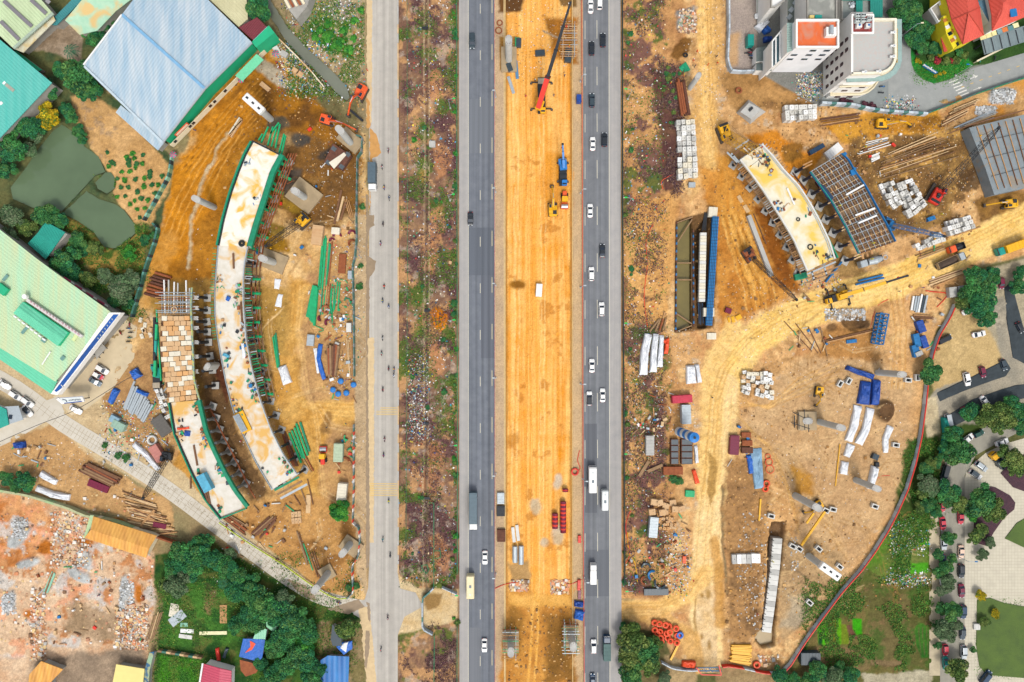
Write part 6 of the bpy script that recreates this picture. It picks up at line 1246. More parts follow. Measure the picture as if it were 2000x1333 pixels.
for (x,y,a) in ((556,345,30),(540,372,30),(525,405,25),(515,340+60,25),(512,460,20),(548,318,30)):mb=MB();d=11;mb.beam(P(x-12,y-4,2.4),P(x+12,y+6,2.4),.9,.6,m_green);mb.build('jack_beam',tA)
for k in range(9):y=545+k*28;x=497+max(0,(y-640))*.2;mb=MB();mb.tube(P(x-8,y,2),P(x+12,y+1,2),.5,m_green,10);mb.build('green_beam',tA)
for (x1,y1,x2,y2) in ((536,958,584,932),(542,966,590,940),(548,974,600,946)):mb=MB();mb.beam(P(x1,y1,6),P(x2,y2,6),.7,.3,random.choice([m_wood2,m_galv,m_green2]));mb.build('formwork_plank',tA)
B_L=[(332,787),(342,847),(357,882),(377,927),(402,975),(431,1012)];B_R=[(386,782),(400,842),(412,872),(434,918),(456,957),(481,990)]
FB_L=[(316,617),(313,650),(313,690),(318,730),(325,760),(331,787)];FB_R=[(374,617),(376,650),(377,690),(379,730),(383,760),(387,780)]
GB_L=[(303,560),(307,590),(312,618)];GB_R=[(381,560),(380,590),(375,618)]
tB=thing('viaduct_ramp',P(370,760,0),'shorter curving ramp nearest the branch road, half covered in beige concrete blocks','bridge deck')
slab(tB,'deck',B_L,B_R,ZD,1.2,m_deckG,20);slab(tB,'timber_formwork',FB_L,FB_R,ZD-1,.5,m_brown,16)
edge(tB,'edge_formwork',B_R,ZD,1.1,1.2,m_green2,20,3.0);edge(tB,'edge_formwork',B_L,ZD,.4,1.2,m_green2,20,-1.5);edge(tB,'edge_formwork',[(429,1014),(482,993)],ZD,.4,1.2,m_green2,3)
edge(tB,'kerb_beam',B_R,ZD+.15,.4,.4,m_dark,20,-.8);edge(tB,'kerb_beam',B_L,ZD+.15,.3,.4,m_dark,20,1)
edge(tB,'guard_rail',[(373,562),(371,600),(373,640),(375,690),(377,740),(383,765),(388,782)],ZD+.6,.45,.5,mat('blue_yellow_rail','#2880b4',.5,var=.5,vs=1.2,col2='#d8d23c'),26,2)
for (x0,y0) in [(382,y) for y in (582,602,622,641,669,697,726,756)]:
 for dy in (-3,-1,1,3):mb=MB();mb.beam(P(376,y0+dy,7),P(388+R(-2,1),y0+dy,7),.16,.2,m_white);mb.build('bracket',tB)
PB_=[(386,580),(386,605),(385,628),(386,648),(388,669),(391,697),(396,725),(402,756)]
for i,(x,y) in enumerate(PB_):p=P(x,y,6.6);mb=MB();mb.tube((p.x,p.y,.2),(p.x,p.y,6.6),.5,m_post,12);mb.build('falsework_post',tB);mb=MB();mb.box((p.x+.2,p.y,.12),(2.3,2.3,.35),m_blockg,R(-.2,.2),.05);mb.build('footing_pad',tB)
posts(tB,[(388,800),(400,842),(412,872),(434,918),(456,957)],7,-1,6,ZD,mat('grey_post','#7f8684',.6,.2),r=.5)
for k in range(9):y=800+k*20;x=395+k*10;mb=MB();mb.beam(P(x+10,y-10,2),P(x+24,y+14,2),.3,.35,m_rust);mb.build('stringer_beam',tB)
grp='steel beams of the grillage at the ramp head'
for k,(x,y0,y1) in enumerate(((320,547,612),(329,547,612),(340,551,612),(347,553,612),(363,548,612),(370,563,612))):seg('steel_beam',x,y0,x+R(-2,2),y1,2.2,.35,7.0,m_blockg if k%2 else m_white,'pale grey long steel beam of the grillage at the head of the block covered ramp','steel beam',grp)
for x in (316,324,334,344,352,357,366):seg('steel_beam',x,575,x+R(-1,1),616,1.3,.3,7.0,m_galv,'pale grey long steel beam of the grillage at the head of the block covered ramp','steel beam',grp)
for i in range(12):y=572+i*4.3;seg('steel_beam',305+R(-3,6),y+R(-1,1),378+R(-2,4),y-1+R(-1,2),1.1,.25,7.4+(i%2)*.02,[m_galv,m_galv,m_wood,m_rust][i%4],'cross beam of the grillage at the head of the block covered ramp','steel beam',grp)
o=MB();o.torus(P(340,605,8),.85,.15,m_wood3);one(o,'cable_coil','small pale cable coil lying on the steel grillage','coil')
C_L=[(1446,312),(1463,334),(1491,372),(1523,422),(1551,469),(1566,504),(1577,529)];C_R=[(1489,282),(1511,306),(1533,334),(1560,362),(1583,397),(1602,432),(1620,470),(1631,505)]
tC=thing('viaduct_ramp',P(1540,420,0),'curving pale yellow ramp deck littered with small items, right of the highway','bridge deck')
slab(tC,'deck',C_L,C_R,ZD,1.2,m_deckC,24);edge(tC,'kerb_beam',C_L,ZD+.15,.5,.5,m_blockw,24);edge(tC,'kerb_beam',C_R,ZD+.15,.5,.5,m_blockw,24,-1);edge(tC,'kerb_beam',C_R,ZD+.1,.2,.3,m_galv,24,-6)
edge(tC,'edge_formwork',[(1588,410),(1605,445),(1622,480),(1634,504)],ZD-.5,.45,.8,m_green2,8,2)
brackets(tC,C_L,58,1,15,ZD-1.4,[m_wood2,m_wood,m_blockg,m_brown],w=.25,skip=.06);edge(tC,'bracket_rail',[(x-13,y+7) for x,y in C_L],ZD-1.6,.25,.2,m_wood2,24)
brackets(tC,[(1489,282),(1515,310),(1535,335)],12,-1,8,ZD-1.2,[m_wood2,m_galv],w=.2)
posts(tC,C_L,9,1,-2,ZD,r=.4);posts(tC,C_R,9,-1,-2,ZD,r=.4)
for (x1,y1,x2,y2) in ((1428,300,1446,320),(1436,292,1462,274),(1430,305,1455,285),(1440,318,1420,298),(1462,272,1480,290),(1450,282,1468,300)):mb=MB();mb.beam(P(x1,y1,6.6),P(x2,y2,6.6),.5,.3,random.choice([m_wood2,m_brown,m_galv]));mb.build('formwork_plank',tC)
for (x1,y1,x2,y2) in ((1576,536,1632,512),(1574,545,1640,520),(1574,553,1640,528),(1585,530,1590,548),(1610,522,1615,540)):mb=MB();mb.beam(P(x1,y1,5),P(x2,y2,5),.5,.3,random.choice([m_wood2,m_wood,m_galv]));mb.build('formwork_plank',tC)
D_L=[(1583,336),(1600,359),(1625,394),(1652,442),(1668,475),(1678,496)];D_R=[(1643,300),(1655,310),(1668,334),(1688,361),(1713,407),(1732,440),(1748,472)]
tD=thing('viaduct_ramp',P(1665,400,0),'ramp still in timber formwork with blue side rails, beside the pale yellow deck','bridge deck')
slab(tD,'plywood_deck',D_L,D_R,ZD-.8,.3,mat('formwork_ply','#7d6e5e',.9,var=.3,vs=.5,col2='#9a7a58'),20)
edge(tD,'guard_rail',D_L,ZD+.3,.2,.9,m_bluef,20,-1);edge(tD,'guard_rail',D_R,ZD+.3,.22,.9,m_bluef,20,1);edge(tD,'guard_rail',D_L,ZD+.8,.12,.12,m_green,20,0)
l=resample(D_L,44);r=resample(D_R,44)
for i in range(45):
 if i in (11,12,24,25,36):continue
 mb=MB();mb.beam(P(*l[i],ZD-.4),P(*r[i],ZD-.4),.22,.3,[m_galv,m_wood2,m_brown,m_wood3,m_rust2][i%5]);mb.build('joist',tD)
for k in range(14):
 u=(k+.5)/14;q=[(l[i][0]*(1-u)+r[i][0]*u,l[i][1]*(1-u)+r[i][1]*u) for i in range(0,45,4)];mb=MB()
 for a,b in zip(q[:-1],q[1:]):mb.beam(P(*a,ZD-.2),P(*b,ZD-.2),.13,.16,m_wood2 if k%2 else m_galv)
 mb.build('reinforcing_bar',tD)
for i in (2,3,5,6,8,9,11):u=i/12;a=interp(D_L,.72+.0*u);
for k in range(7):x0,y0=1684+k*9,492-k*4.5;mb=MB();mb.tube(P(x0-10,y0-22,7.4),P(x0+2,y0+14,6.6),.35,m_wood,8);mb.build('timber_prop',tD)
for k in range(22):i=random.randrange(2,42);u=R(.05,.95);x,y=l[i][0]*(1-u)+r[i][0]*u,l[i][1]*(1-u)+r[i][1]*u;mb=MB();mb.beam(P(x-2,y-3,ZD),P(x+1,y+3,ZD),.35,.3,random.choice([m_wood,m_brown,m_wood3]));mb.build('wood_block',tD)
for (x1,y1,x2,y2) in ((1653,381,1688,361),(1671,421,1709,407),(1677,436,1713,421)):seg('white_pipe',x1,y1,x2,y2,3.4,.35,ZD-.1,m_white,'white square pipe lying across the blue railed formwork ramp','pipe','white pipes on the formwork ramp')
PD=[(1564,330),(1580,347),(1597,374),(1613,399),(1626,425),(1640,452),(1652,480),(1664,508)]
for i,(x,y) in enumerate(PD):
 p=P(x+6,y-3,6.4);mb=MB();mb.tube((p.x,p.y,.2),(p.x,p.y,6.4),.5,mat('navy_post','#1c3350',.5,.2),12);mb.build('falsework_post',tD);mb=MB();mb.box((p.x-.1,p.y,.1),(2.6,2.6,.35),m_blockg,-.5,.05);mb.build('footing_pad',tD)
 for dd in (-1.2,1.6):mb=MB();mb.beam(P(x+4,y-4+dd*2,6.7),P(x+22,y-13+dd*2,6.7),.4,.45,[m_wood,m_wood3][i%2]);mb.build('cross_head',tD)
for (x1,y1,x2,y2) in ((1560,370,1582,400),(1548,338,1575,372),(1592,356,1602,372)):mb=MB();mb.beam(P(x1,y1,.4),P(x2,y2,.4),.35,.4,m_rust2);mb.build('ground_beam',tD)
bpart(tD,'side_shutter',[(1604,360),(1610,363),(1629,387),(1622,394)],7,8.4,m_navy);bpart(tD,'side_shutter',[(1661,333),(1670,330),(1674,340),(1664,343)],7,8.4,m_bluef)
SR=[(1893,250),(1950,236),(2010,222),(2060,330),(2010,366),(1942,381),(1925,330)]
tE=thing('formwork_platform',P(1960,300,0),'large grey panelled slab with timber battens at the right edge, under the black crane boom','slab');bpart(tE,'slab',SR,.2,4.5,stained('grey_form_panel','#90999c','#7e888c','#a08c70',.3,.55,.75))
for k in range(9):x0=1908+k*14;a=(x0,248-k*2.7);b=(x0+46,248-k*2.7+122);b=(min(b[0],2058),b[1]);mb=MB();mb.beam(P(*a,4.7),P(a[0]+42-k*1.5,a[1]+122,4.7),.22,.25,[m_wood,m_brown][k%2]);mb.build('batten',tE)
for y in (278,310,345):mb=MB();mb.beam(P(1903+(y-250)*.35,y,4.68),P(2040,y-28,4.68),.1,.08,m_dark);mb.build('panel_joint',tE)
edge(tE,'edge_rail',[(1850,262),(1900,243),(2040,205)],4.8,.35,.4,m_brown,4)
# ================================================================ PIERS
m_pier=mat('pier_concrete','#c8c9c2',.8,var=.1,vs=.35,bump=.05);m_pcap=mat('pile_cap','#b09a78',.9,var=.15,vs=.4,bump=.1)
def stadium(cx,cy,r,l,ang,n=8):
 q=[]
 for s,a0 in ((1,-90),(-1,90)):
  for k in range(n+1):a=math.radians(a0+180*k/n);q.append((s*l/2+r*math.cos(a),r*math.sin(a)))
 c,s=math.cos(ang),math.sin(ang);return [(cx+x*c-y*s,cy+x*s+y*c) for x,y in q]
def pier(bx_,by_,h,label,cap=None,ang=0,head=None,r=1.05,l=1.1,rebar=True,steelhead=False):
 p=P(bx_,by_);t=thing('bridge_pier',(p.x,p.y,0),label,'bridge pier','finished bridge piers' if False else None)
 a=math.radians(ang);mb=MB();mb.prism(stadium(p.x,p.y,r,l,a),0,h,m_pier,top=m_blockg);mb.build('column',t)
 if cap:mb=MB();mb.box((p.x+cap[2],p.y+cap[3],.35),(cap[0],cap[1],1.1),m_pcap,math.radians(cap[4]),.06);mb.build('pile_cap',t)
 if head:mb=MB();mb.box((p.x,p.y,h+.7),(head[0],head[1],1.4),m_white,math.radians(head[2]),.25);[mb.box((p.x+math.cos(math.radians(head[2]))*dx,p.y+math.sin(math.radians(head[2]))*dx,h+1.45),(.8,.6,.15),m_dark,math.radians(head[2])) for dx in (-head[0]*.33,0,head[0]*.33)];mb.build('pier_head',t)
 if rebar:
  mb=MB()
  for x,y in stadium(p.x,p.y,r*.75,l,a)[::2]:mb.tube((x,y,h),(x,y,h+.9),.035,m_rust,4)
  mb.build('rebar',t)
 return t
pier(640,1121,14,'tall pier beside the lower bend of the branch road',(4.5,4.5,0,.5,30),ang=-130);pier(683,1064,9,'short pier on a square cap near the fence corner at lower left',(6.5,5,.6,-.3,-35),ang=-130)
pier(683,278,13,'pier near the orange excavator at the upper left site',(8,5,.4,.4,-40),ang=-45,rebar=False);pier(593,385,8.5,'pier with a green cross bar beside the yellow crawler crane',(9.5,8,.3,.3,-38),ang=-30);pier(533,512,9,'pier on a wide pile cap left of the boom tip',(8.5,6,.3,.2,-22),ang=-25)
pier(416,404,12,'lone pier on the orange earth left of the long ramp',None,ang=-30,r=.95,rebar=False);pier(526,231,12.5,'pier with a long white head on the upper left earth',None,ang=-40,head=(7.2,2.6,-42),rebar=False)
pier(423,715,7,'small pale pier top beside the edge of the long ramp',None,ang=60,r=.8)
pier(994,116,14,'light grey pier among timber at the top of the central strip',(5,8,0,-.3,0),ang=90);pier(998,1250,9,'scaffolded pier at the lower left of the central strip',(5,7,0,-.2,0),ang=90);pier(1115,1240,9,'scaffolded pier at the lower right of the central strip',(5,7,0,-.2,0),ang=90)
pier(1349,170,9,'slim pale pier beside the brown pipe row',None,ang=60,r=.8);pier(1717,728,13,'pale pier right of the navy tarpaulin bundle',None,ang=0,r=.95);pier(1602,825,14,'pale pier between the pipe frame and the white sheets',None,ang=-15,r=1);pier(1674,939,12,'pale pier beside the small white covered stack',None,ang=-20,r=.95)
pier(1556,970,15,'tall pier overlapping the yellow concrete pump',None,ang=-28,r=1.1);pier(1582,1088,13,'pier with a long white head in the lower right earth',None,ang=-35,head=(7,2.5,-35),rebar=False);pier(1575,822,1.2,'low round pier stub inside the square steel frame',(6,6,0,0,0),ang=0)
for (x1,y1,x2,y2) in ((1549,806,1582,822),(1545,826,1582,838),(1552,812,1552,836),(1560,806,1561,838),(1571,800,1572,840),(1578,810,1580,844)):seg('steel_beam',x1,y1,x2,y2,1.3,.25,.7,m_dark,'dark beam of the square frame round the low pier stub','steel beam','steel frame beams round the pier stub')
def scaffold(x,y,w,l,h,label,mm):
 p=P(x,y);t=thing('scaffold',(p.x,p.y,0),label,'scaffold')
 for sx in (-1,0,1):
  for sy in (-1,0,1):
   if sx==0 and sy==0:continue
   mb=MB();mb.tube((p.x+sx*w,p.y+sy*l,0),(p.x+sx*w,p.y+sy*l,h),.09,m_galv,6);mb.build('standard',t)
 for k in range(3):
  z=h*(k+1)/3
  for s in (-1,1):
   mb=MB();mb.tube((p.x-w*1.4,p.y+s*l,z),(p.x+w*1.4,p.y+s*l,z),.08,random.choice(mm),6);mb.build('ledger',t);mb=MB();mb.tube((p.x+s*w,p.y-l*1.2,z),(p.x+s*w,p.y+l*1.2,z),.08,random.choice(mm),6);mb.build('ledger',t)
  for q in range(5):yy=p.y-l+2*l*q/4;mb=MB();mb.beam((p.x-w*1.5,yy,z+.15),(p.x+w*1.5,yy,z+.15),.16,.1,random.choice(mm));mb.build('board',t)
scaffold(997,1246,1.7,3.6,6.5,'steel scaffold with green boards round the lower left median pier',[m_wood,m_galv,m_green,m_rust]);scaffold(1112,1234,1.8,4,6.5,'steel scaffold round the lower right median pier',[m_wood,m_galv,m_green2,m_rust]);scaffold(1109,88,1.8,4.4,5,'timber scaffold below the crane boom at the top of the central strip',[m_wood,m_wood3,m_galv])
cul=resample([(1519,1052),(1514,1110),(1505,1180),(1497,1236)],18);
for i in range(18):
 a,b=cul[i],cul[i+1];mb=MB();pa,pb=P(*a,.2),P(*b,.2);d=(pb-pa).normalized();pb=pb-d*.08;n_=Vector((-d.y,d.x,0))*1.5;pa.z=pb.z=.2
 vs=[pa+n_,pa-n_,pb-n_,pb+n_];mb.prism([(v.x,v.y) for v in vs],-2.6,.2,m_blockw if i%3 else m_blockg);one(mb,'culvert_unit','precast concrete unit of the long box culvert in the trench','culvert unit','precast units of the box culvert')
 w=MB();q=P(a[0]-11,a[1]+3,0);q2=P(a[0]-7.5,a[1]+5,0);w.beam((q.x,q.y,-.2),(q2.x,q2.y,-.2),.2,1.0,m_dark);one(w,'trench_prop','dark steel prop along the left side of the culvert trench','prop','props beside the culvert')
# ================================================================ FENCES
def fence(pts,h,name,label,mats,w=.08,n=None,postm=m_dark,rail=None,postn=90,cat='fence',z=0,th=.08,run=5.0,panel='panel'):
 p0=P(*pts[0]);t=thing(name,(p0.x,p0.y,0),label,cat);L_=sum(math.hypot(b[0]-a[0],b[1]-a[1]) for a,b in zip(pts[:-1],pts[1:]));N_=max(1,min(postn,int(L_/run)));q=resample(pts,N_)
 if panel:
  for i in range(N_):mb=MB();a,b=P(*q[i]),P(*q[i+1]);lean=R(-.1,.1);mb.beam((a.x,a.y,h/2),(b.x,b.y,h/2),th,h,mats[i%len(mats)] if len(mats) >2 else random.choice(mats));mb.build(panel,t)
 for i in range(N_+1):mb=MB();a=P(*q[i]);mb.tube((a.x,a.y,-.2),(a.x,a.y,h+.1),.06,postm,6);mb.build('post',t)
 if rail:
  mb=MB()
  for (z_,m_,r_) in rail:
   for a,b in zip(q[:-1],q[1:]):a,b=P(*a),P(*b);mb.tube((a.x,a.y,z_),(b.x,b.y,z_),r_,m_,6)
  mb.build('rail',t)
 return t
m_mesh=mat('green_wire','#1c8a5a',.6,var=.3,vs=2);m_redr=mat('red_white_rail','#d8605c',.6,var=.5,vs=1.5,col2='#e8c8bc')
fence([(892.5,-60),(893,400),(894,900),(893.5,1120)],1.5,'wire_fence','long thin green wire fence between the scrub strip and the left carriageway',[],rail=[(1.5,m_mesh,.07),(.8,m_mesh,.05),(.3,m_mesh,.05)],postm=m_mesh,panel=None,run=14)
fence([(893.5,1222),(893,1400)],1.5,'wire_fence','short green wire fence at the bottom left of the highway',[],rail=[(1.5,m_mesh,.07),(.8,m_mesh,.05)],postm=m_mesh,panel=None,run=14)
fence([(1214.5,-60),(1215,400),(1218,900),(1219,1140)],1.6,'wire_fence','long dark railing between the right carriageway and the scrub',[],rail=[(1.6,m_dark,.14),(.9,m_mesh,.08),(.4,m_dark,.1)],postm=m_mesh,panel=None,run=14)
fence([(966,-60),(966.5,600),(967,1400)],1.1,'safety_barrier','thin red and white barrier along the left edge of the central strip',[],rail=[(1.05,m_redr,.08),(.6,m_redr,.05)],postm=m_redm,panel=None,run=18);fence([(1135.5,-60),(1137,400),(1138,900),(1141,1400)],1.1,'safety_barrier','red barrier along the right edge of the central strip',[],rail=[(1.05,m_redm,.1),(.6,m_redr,.06)],postm=m_redm,panel=None,run=16)
fence([(777.5,-60),(778,600),(778,1120)],.35,'kerb_rail','low kerb along the right side of the side road',[m_blockg,m_wood3],th=.35,run=18)
fence([(796,-40),(797,500),(794,1060)],1.3,'wire_fence','sparse wire fence in the scrub strip beside the side road',[],rail=[(1.2,m_mesh,.05)],postm=m_wood2,panel=None,run=30)
for q,lb in (([(839,980),(848,981),(848,1145)],'green wire fence line in the lower scrub strip'),([(849,1240),(848,1340)],'green wire fence line below the dirt crossing'),([(850,1074),(861,1073),(861,1090),(851,1090)],'small square of green fence in the scrub strip'),([(824,1103),(834,1101),(840,1116),(830,1120),(824,1103)],'tilted little green fence square in the scrub strip')):fence(q,1.2,'wire_fence',lb,[],rail=[(1.2,m_mesh,.08),(.5,m_mesh,.05)],postm=m_mesh,panel=None,run=10)
g3=[mat('fence_sheet_green','#3f7464',.6),mat('fence_sheet_mint','#8fc4a8',.6),mat('fence_sheet_dark','#2a3f44',.6),mat('fence_sheet_teal','#5e9a8c',.6),mat('fence_sheet_olive','#9ab888',.6)]
fence([(341,300),(334,345),(312,385),(285,432)],2,'sheet_fence','patchwork sheet metal fence beside the plant beds',g3,th=.5,run=8);fence([(303,438),(313,448),(306,475),(290,520),(275,570),(262,620)],2,'sheet_fence','dark green sheet fence between the pond bushes and the dirt',[g3[0],g3[2],g3[3],g3[0],g3[0]],th=.6,run=6)
gf=[mat('hoarding_teal','#4c8078',.6),mat('hoarding_grey','#8b989a',.6)]
fence([(698,268),(710,270),(708,300),(700,310),(698,430),(699,470),(695,505),(691,520),(693,600),(694,735)],2.4,'hoarding','site hoarding along the left of the side road above the entrance',[gf[0],gf[0],gf[1]],th=.2,run=7)
fence([(693,828),(693,960),(691,1020),(703,1028),(705,1050),(702,1085),(690,1102),(692,1155),(680,1165)],2.4,'hoarding','site hoarding along the left of the side road below the entrance',[gf[1],gf[0],m_redm,m_white],th=.2,run=7)
fence([(680,1167),(660,1169),(640,1160),(600,1135),(560,1105),(480,1055),(430,1020)],.9,'safety_barrier','yellow green barrier along the upper side of the branch road',[],rail=[(.9,mat('lime_tape','#c8dc3c'),.14),(.5,mat('lime_tape','#c8dc3c'),.08)],postm=m_yel,panel=None,run=16)
gs=[mat('sheet_blue_grey','#ccd6dc',.6),mat('sheet_dark_grey','#b0bcc4',.6)]
fence([(1420,-40),(1421,60),(1418,120),(1424,142),(1440,144),(1500,142)],2.2,'hoarding','grey sheet hoarding round the car park behind the white buildings',gs,th=.5,run=9)
fence([(1600,205),(1660,208),(1688,215),(1720,220),(1805,226)],2.2,'hoarding','grey to green sheet hoarding curving along the yard by the hotel',[gs[0],gs[1],gf[0]],th=.7,run=9);fence([(1805,225),(1850,208),(1900,187),(1950,170),(2050,138)],1.8,'hoarding','green hoarding along the access road in the upper right',[m_green2,gf[0]],th=.2,run=9)
EFL=[(1862,595),(1850,622),(1830,655),(1818,690),(1808,740),(1803,790),(1795,850),(1783,905),(1768,955),(1748,1000),(1730,1035),(1705,1075),(1680,1110),(1640,1155),(1600,1208),(1570,1250),(1540,1297),(1524,1313)]
fence(EFL,1.5,'hoarding','grey hoarding with a red rail curving round the eastern site boundary',gs,th=.6,run=12,rail=[(1.7,m_redm,.22)],postn=80)
fence([(1524,1313),(1490,1311),(1450,1302),(1420,1297),(1408,1299)],2.0,'hoarding','red edged hoarding left of the corner at the bottom gate',[m_redm,gs[0]],th=.25,run=10);fence([(1290,1290),(1312,1302),(1345,1306),(1360,1305)],2.0,'hoarding','grey hoarding left of the blue bottom gate',gs,th=.3,run=10)
t=thing('site_gate',P(1383,1310),'blue barred site gate across the dirt road at the bottom','gate')
for x0,x1 in ((1361,1382),(1384,1405)):
 mb=MB()
 for z_ in (.3,2.6):a=P(x0,1304);b=P(x1,1304);mb.tube((a.x,a.y,z_),(b.x,b.y,z_),.12,m_navy,6)
 for k in range(6):a=P(x0+(x1-x0)*k/5,1304);mb.tube((a.x,a.y,.3),(a.x,a.y,2.6),.08,m_navy,6)
 mb.build('leaf',t)
mb=MB();[mb.beam(P(a[0],a[1],3.4),P(b[0],b[1],3.4),.3,.3,m_redm) for a,b in (((1360,1304),(1370,1318)),((1370,1318),(1409,1319)),((1409,1319),(1404,1300)))];mb.build('red_frame',t)
mb=MB();[mb.beam(P(a[0],a[1],3.0),P(b[0],b[1],3.0),.22,.2,mat('gate_blue','#5a7fa0')) for a,b in (((1362,1305),(1402,1304)),((1374,1305),(1380,1313)),((1384,1304),(1392,1313)),((1366,1310),(1404,1310)))];mb.build('brace',t)
fence([(0,955),(60,965),(140,990),(170,1004),(235,1018),(300,1045)],2.2,'wall','mossy green wall between the storage yard and the demolition ground',[mat('mossy_wall','#a8c08c',.9),mat('pale_wall','#b8bc90',.9)],th=.7,cat='wall',run=16)
fence([(302,1043),(380,1070)],2.2,'wall','red capped wall continuing from the long orange shed',[m_rust,m_maroon],th=.5,cat='wall',run=16);fence([(312,1268),(398,1282)],1.6,'wall','striped sheet fence across the garden',[m_wood2,g3[0],m_wood3],th=.6,cat='wall',run=8)
fence([(535,68),(580,112),(612,145),(636,175)],2,'wall','thin cream wall between the canal and the rubbish heap',[m_cream,m_wood3],th=.35,cat='wall',run=12)
fence([(864,1145),(893,1158)],2,'hoarding','grey hoarding panels at the dirt crossing beside the highway',gs,th=.2,run=8);fence([(848,1146),(838,1156),(826,1166),(826,1225),(846,1236)],2,'hoarding','grey green hoarding round the dirt crossing in the scrub strip',[gs[1],gf[0]],th=.4,run=9)
def lamp(x,y,h,dx,label,headm,side=1):
 t=thing('street_lamp',P(x,y),label,'street lamp',None);p=P(x,y);mb=MB();mb.tube((p.x,p.y,0),(p.x,p.y,h),.13,m_galv,8,.07);mb.build('pole',t)
 mb=MB();mb.tube((p.x,p.y,h),(p.x+dx,p.y+.2,h+.5),.06,m_galv,6);mb.build('arm',t);mb=MB();mb.box((p.x+dx,p.y+.2,h+.5),(.9,.4,.18),headm,0,.06);mb.build('lamp_head',t);mb=MB();mb.box((p.x,p.y,.2),(.6,.6,.4),m_blockg,0,.05);mb.build('base',t)
gh=mat('lamp_green','#18d05c',.4)
for i,(x,y) in enumerate(((880,212),(879,392),(880,628),(883,864),(885,1146))):lamp(x,y,8,1.8,ORD[i]+' green headed lamp from the top along the left wire fence',gh)
for i,(x,y) in enumerate(((1226,194),(1226,398),(1226,634),(1226,880),(1228,1138))):lamp(x,y,8,-2.0,ORD[i]+' green headed lamp from the top along the right railing',gh)
for i,(x,y) in enumerate(((968,190),(968,376),(968,558),(968,738),(968,925),(968,1120))):lamp(x,y,5,-.5,ORD[i]+' slim lamp from the top on the left barrier',m_galv)
for i,(x,y) in enumerate(((1134,160),(1134,378),(1134,562),(1134,750),(1138,935),(1140,1128))):lamp(x,y,5,.8,ORD[i]+' slim lamp from the top on the right red barrier',m_galv)
for (x,y,dx,lb) in ((1762,70,1.4,'lamp with a cream head beside the hotel terrace'),(1866,148,-1.6,'tall lamp with a blue head over the corner lawn'),(1860,1082,2,'lamp leaning over the lane among the parked cars')):lamp(x,y,8,dx,lb,m_cream if 'cream' in lb else m_bluef)
for i,(x,y) in enumerate(((830,55),(834,607),(832,828),(834,974))):boxpx('manhole',x,y,11,5,.35,0,m_dark,ORD[i]+' dark manhole from the top on the drain in the scrub strip','manhole')
def boxunit(x,y,ang,label,l=13,w=9,h=1.2,g='square open concrete box units'):
 p=P(x,y,h);t=thing('concrete_box',(p.x,p.y,0),label,'concrete box');k=PX;mb=MB();a=-math.radians(ang);c,s=math.cos(a),math.sin(a);W_,L_=l*k/2,w*k/2;th=.3
 for (ox,oy,dx,dy) in ((0,L_-th/2,2*W_,th),(0,-L_+th/2,2*W_,th),(W_-th/2,0,th,2*L_-2*th-.01),(-W_+th/2,0,th,2*L_-2*th-.01)):mb.box((p.x+ox*c-oy*s,p.y+ox*s+oy*c,h/2),(dx,dy,h),m_blockw,a)
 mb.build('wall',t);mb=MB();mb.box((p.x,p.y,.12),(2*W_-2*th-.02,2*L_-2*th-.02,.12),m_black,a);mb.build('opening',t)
for (x,y,a,lb) in ((1642,750,-60,'open concrete box left of the navy tarpaulins, lower of a pair'),(1659,745,-60,'open concrete box left of the navy tarpaulins, upper of a pair'),(1775,743,5,'open concrete box right of the sideways pale pier'),(1751,870,8,'open concrete box at the right of the white draped sheet'),(1710,990,20,'open concrete box near the curving fence, under the small covered stack'),(1614,998,25,'left open concrete box beside the yellow pump'),(1628,996,12,'right open concrete box beside the yellow pump'),(1507,1009,15,'open concrete box at the head of the culvert trench'),(1549,1068,30,'open concrete box left of the yellow pump boom tip'),(1562,1073,35,'open concrete box right of the yellow pump boom tip'),(1600,1073,40,'open concrete box above the long white pier head'),(1641,1108,40,'open concrete box right of the long white pier head'),(1582,1178,40,'open concrete box alone near the culvert end'),(1793,738,90,'narrow open concrete box by the green tree at the fence')):boxunit(x,y,a,lb)
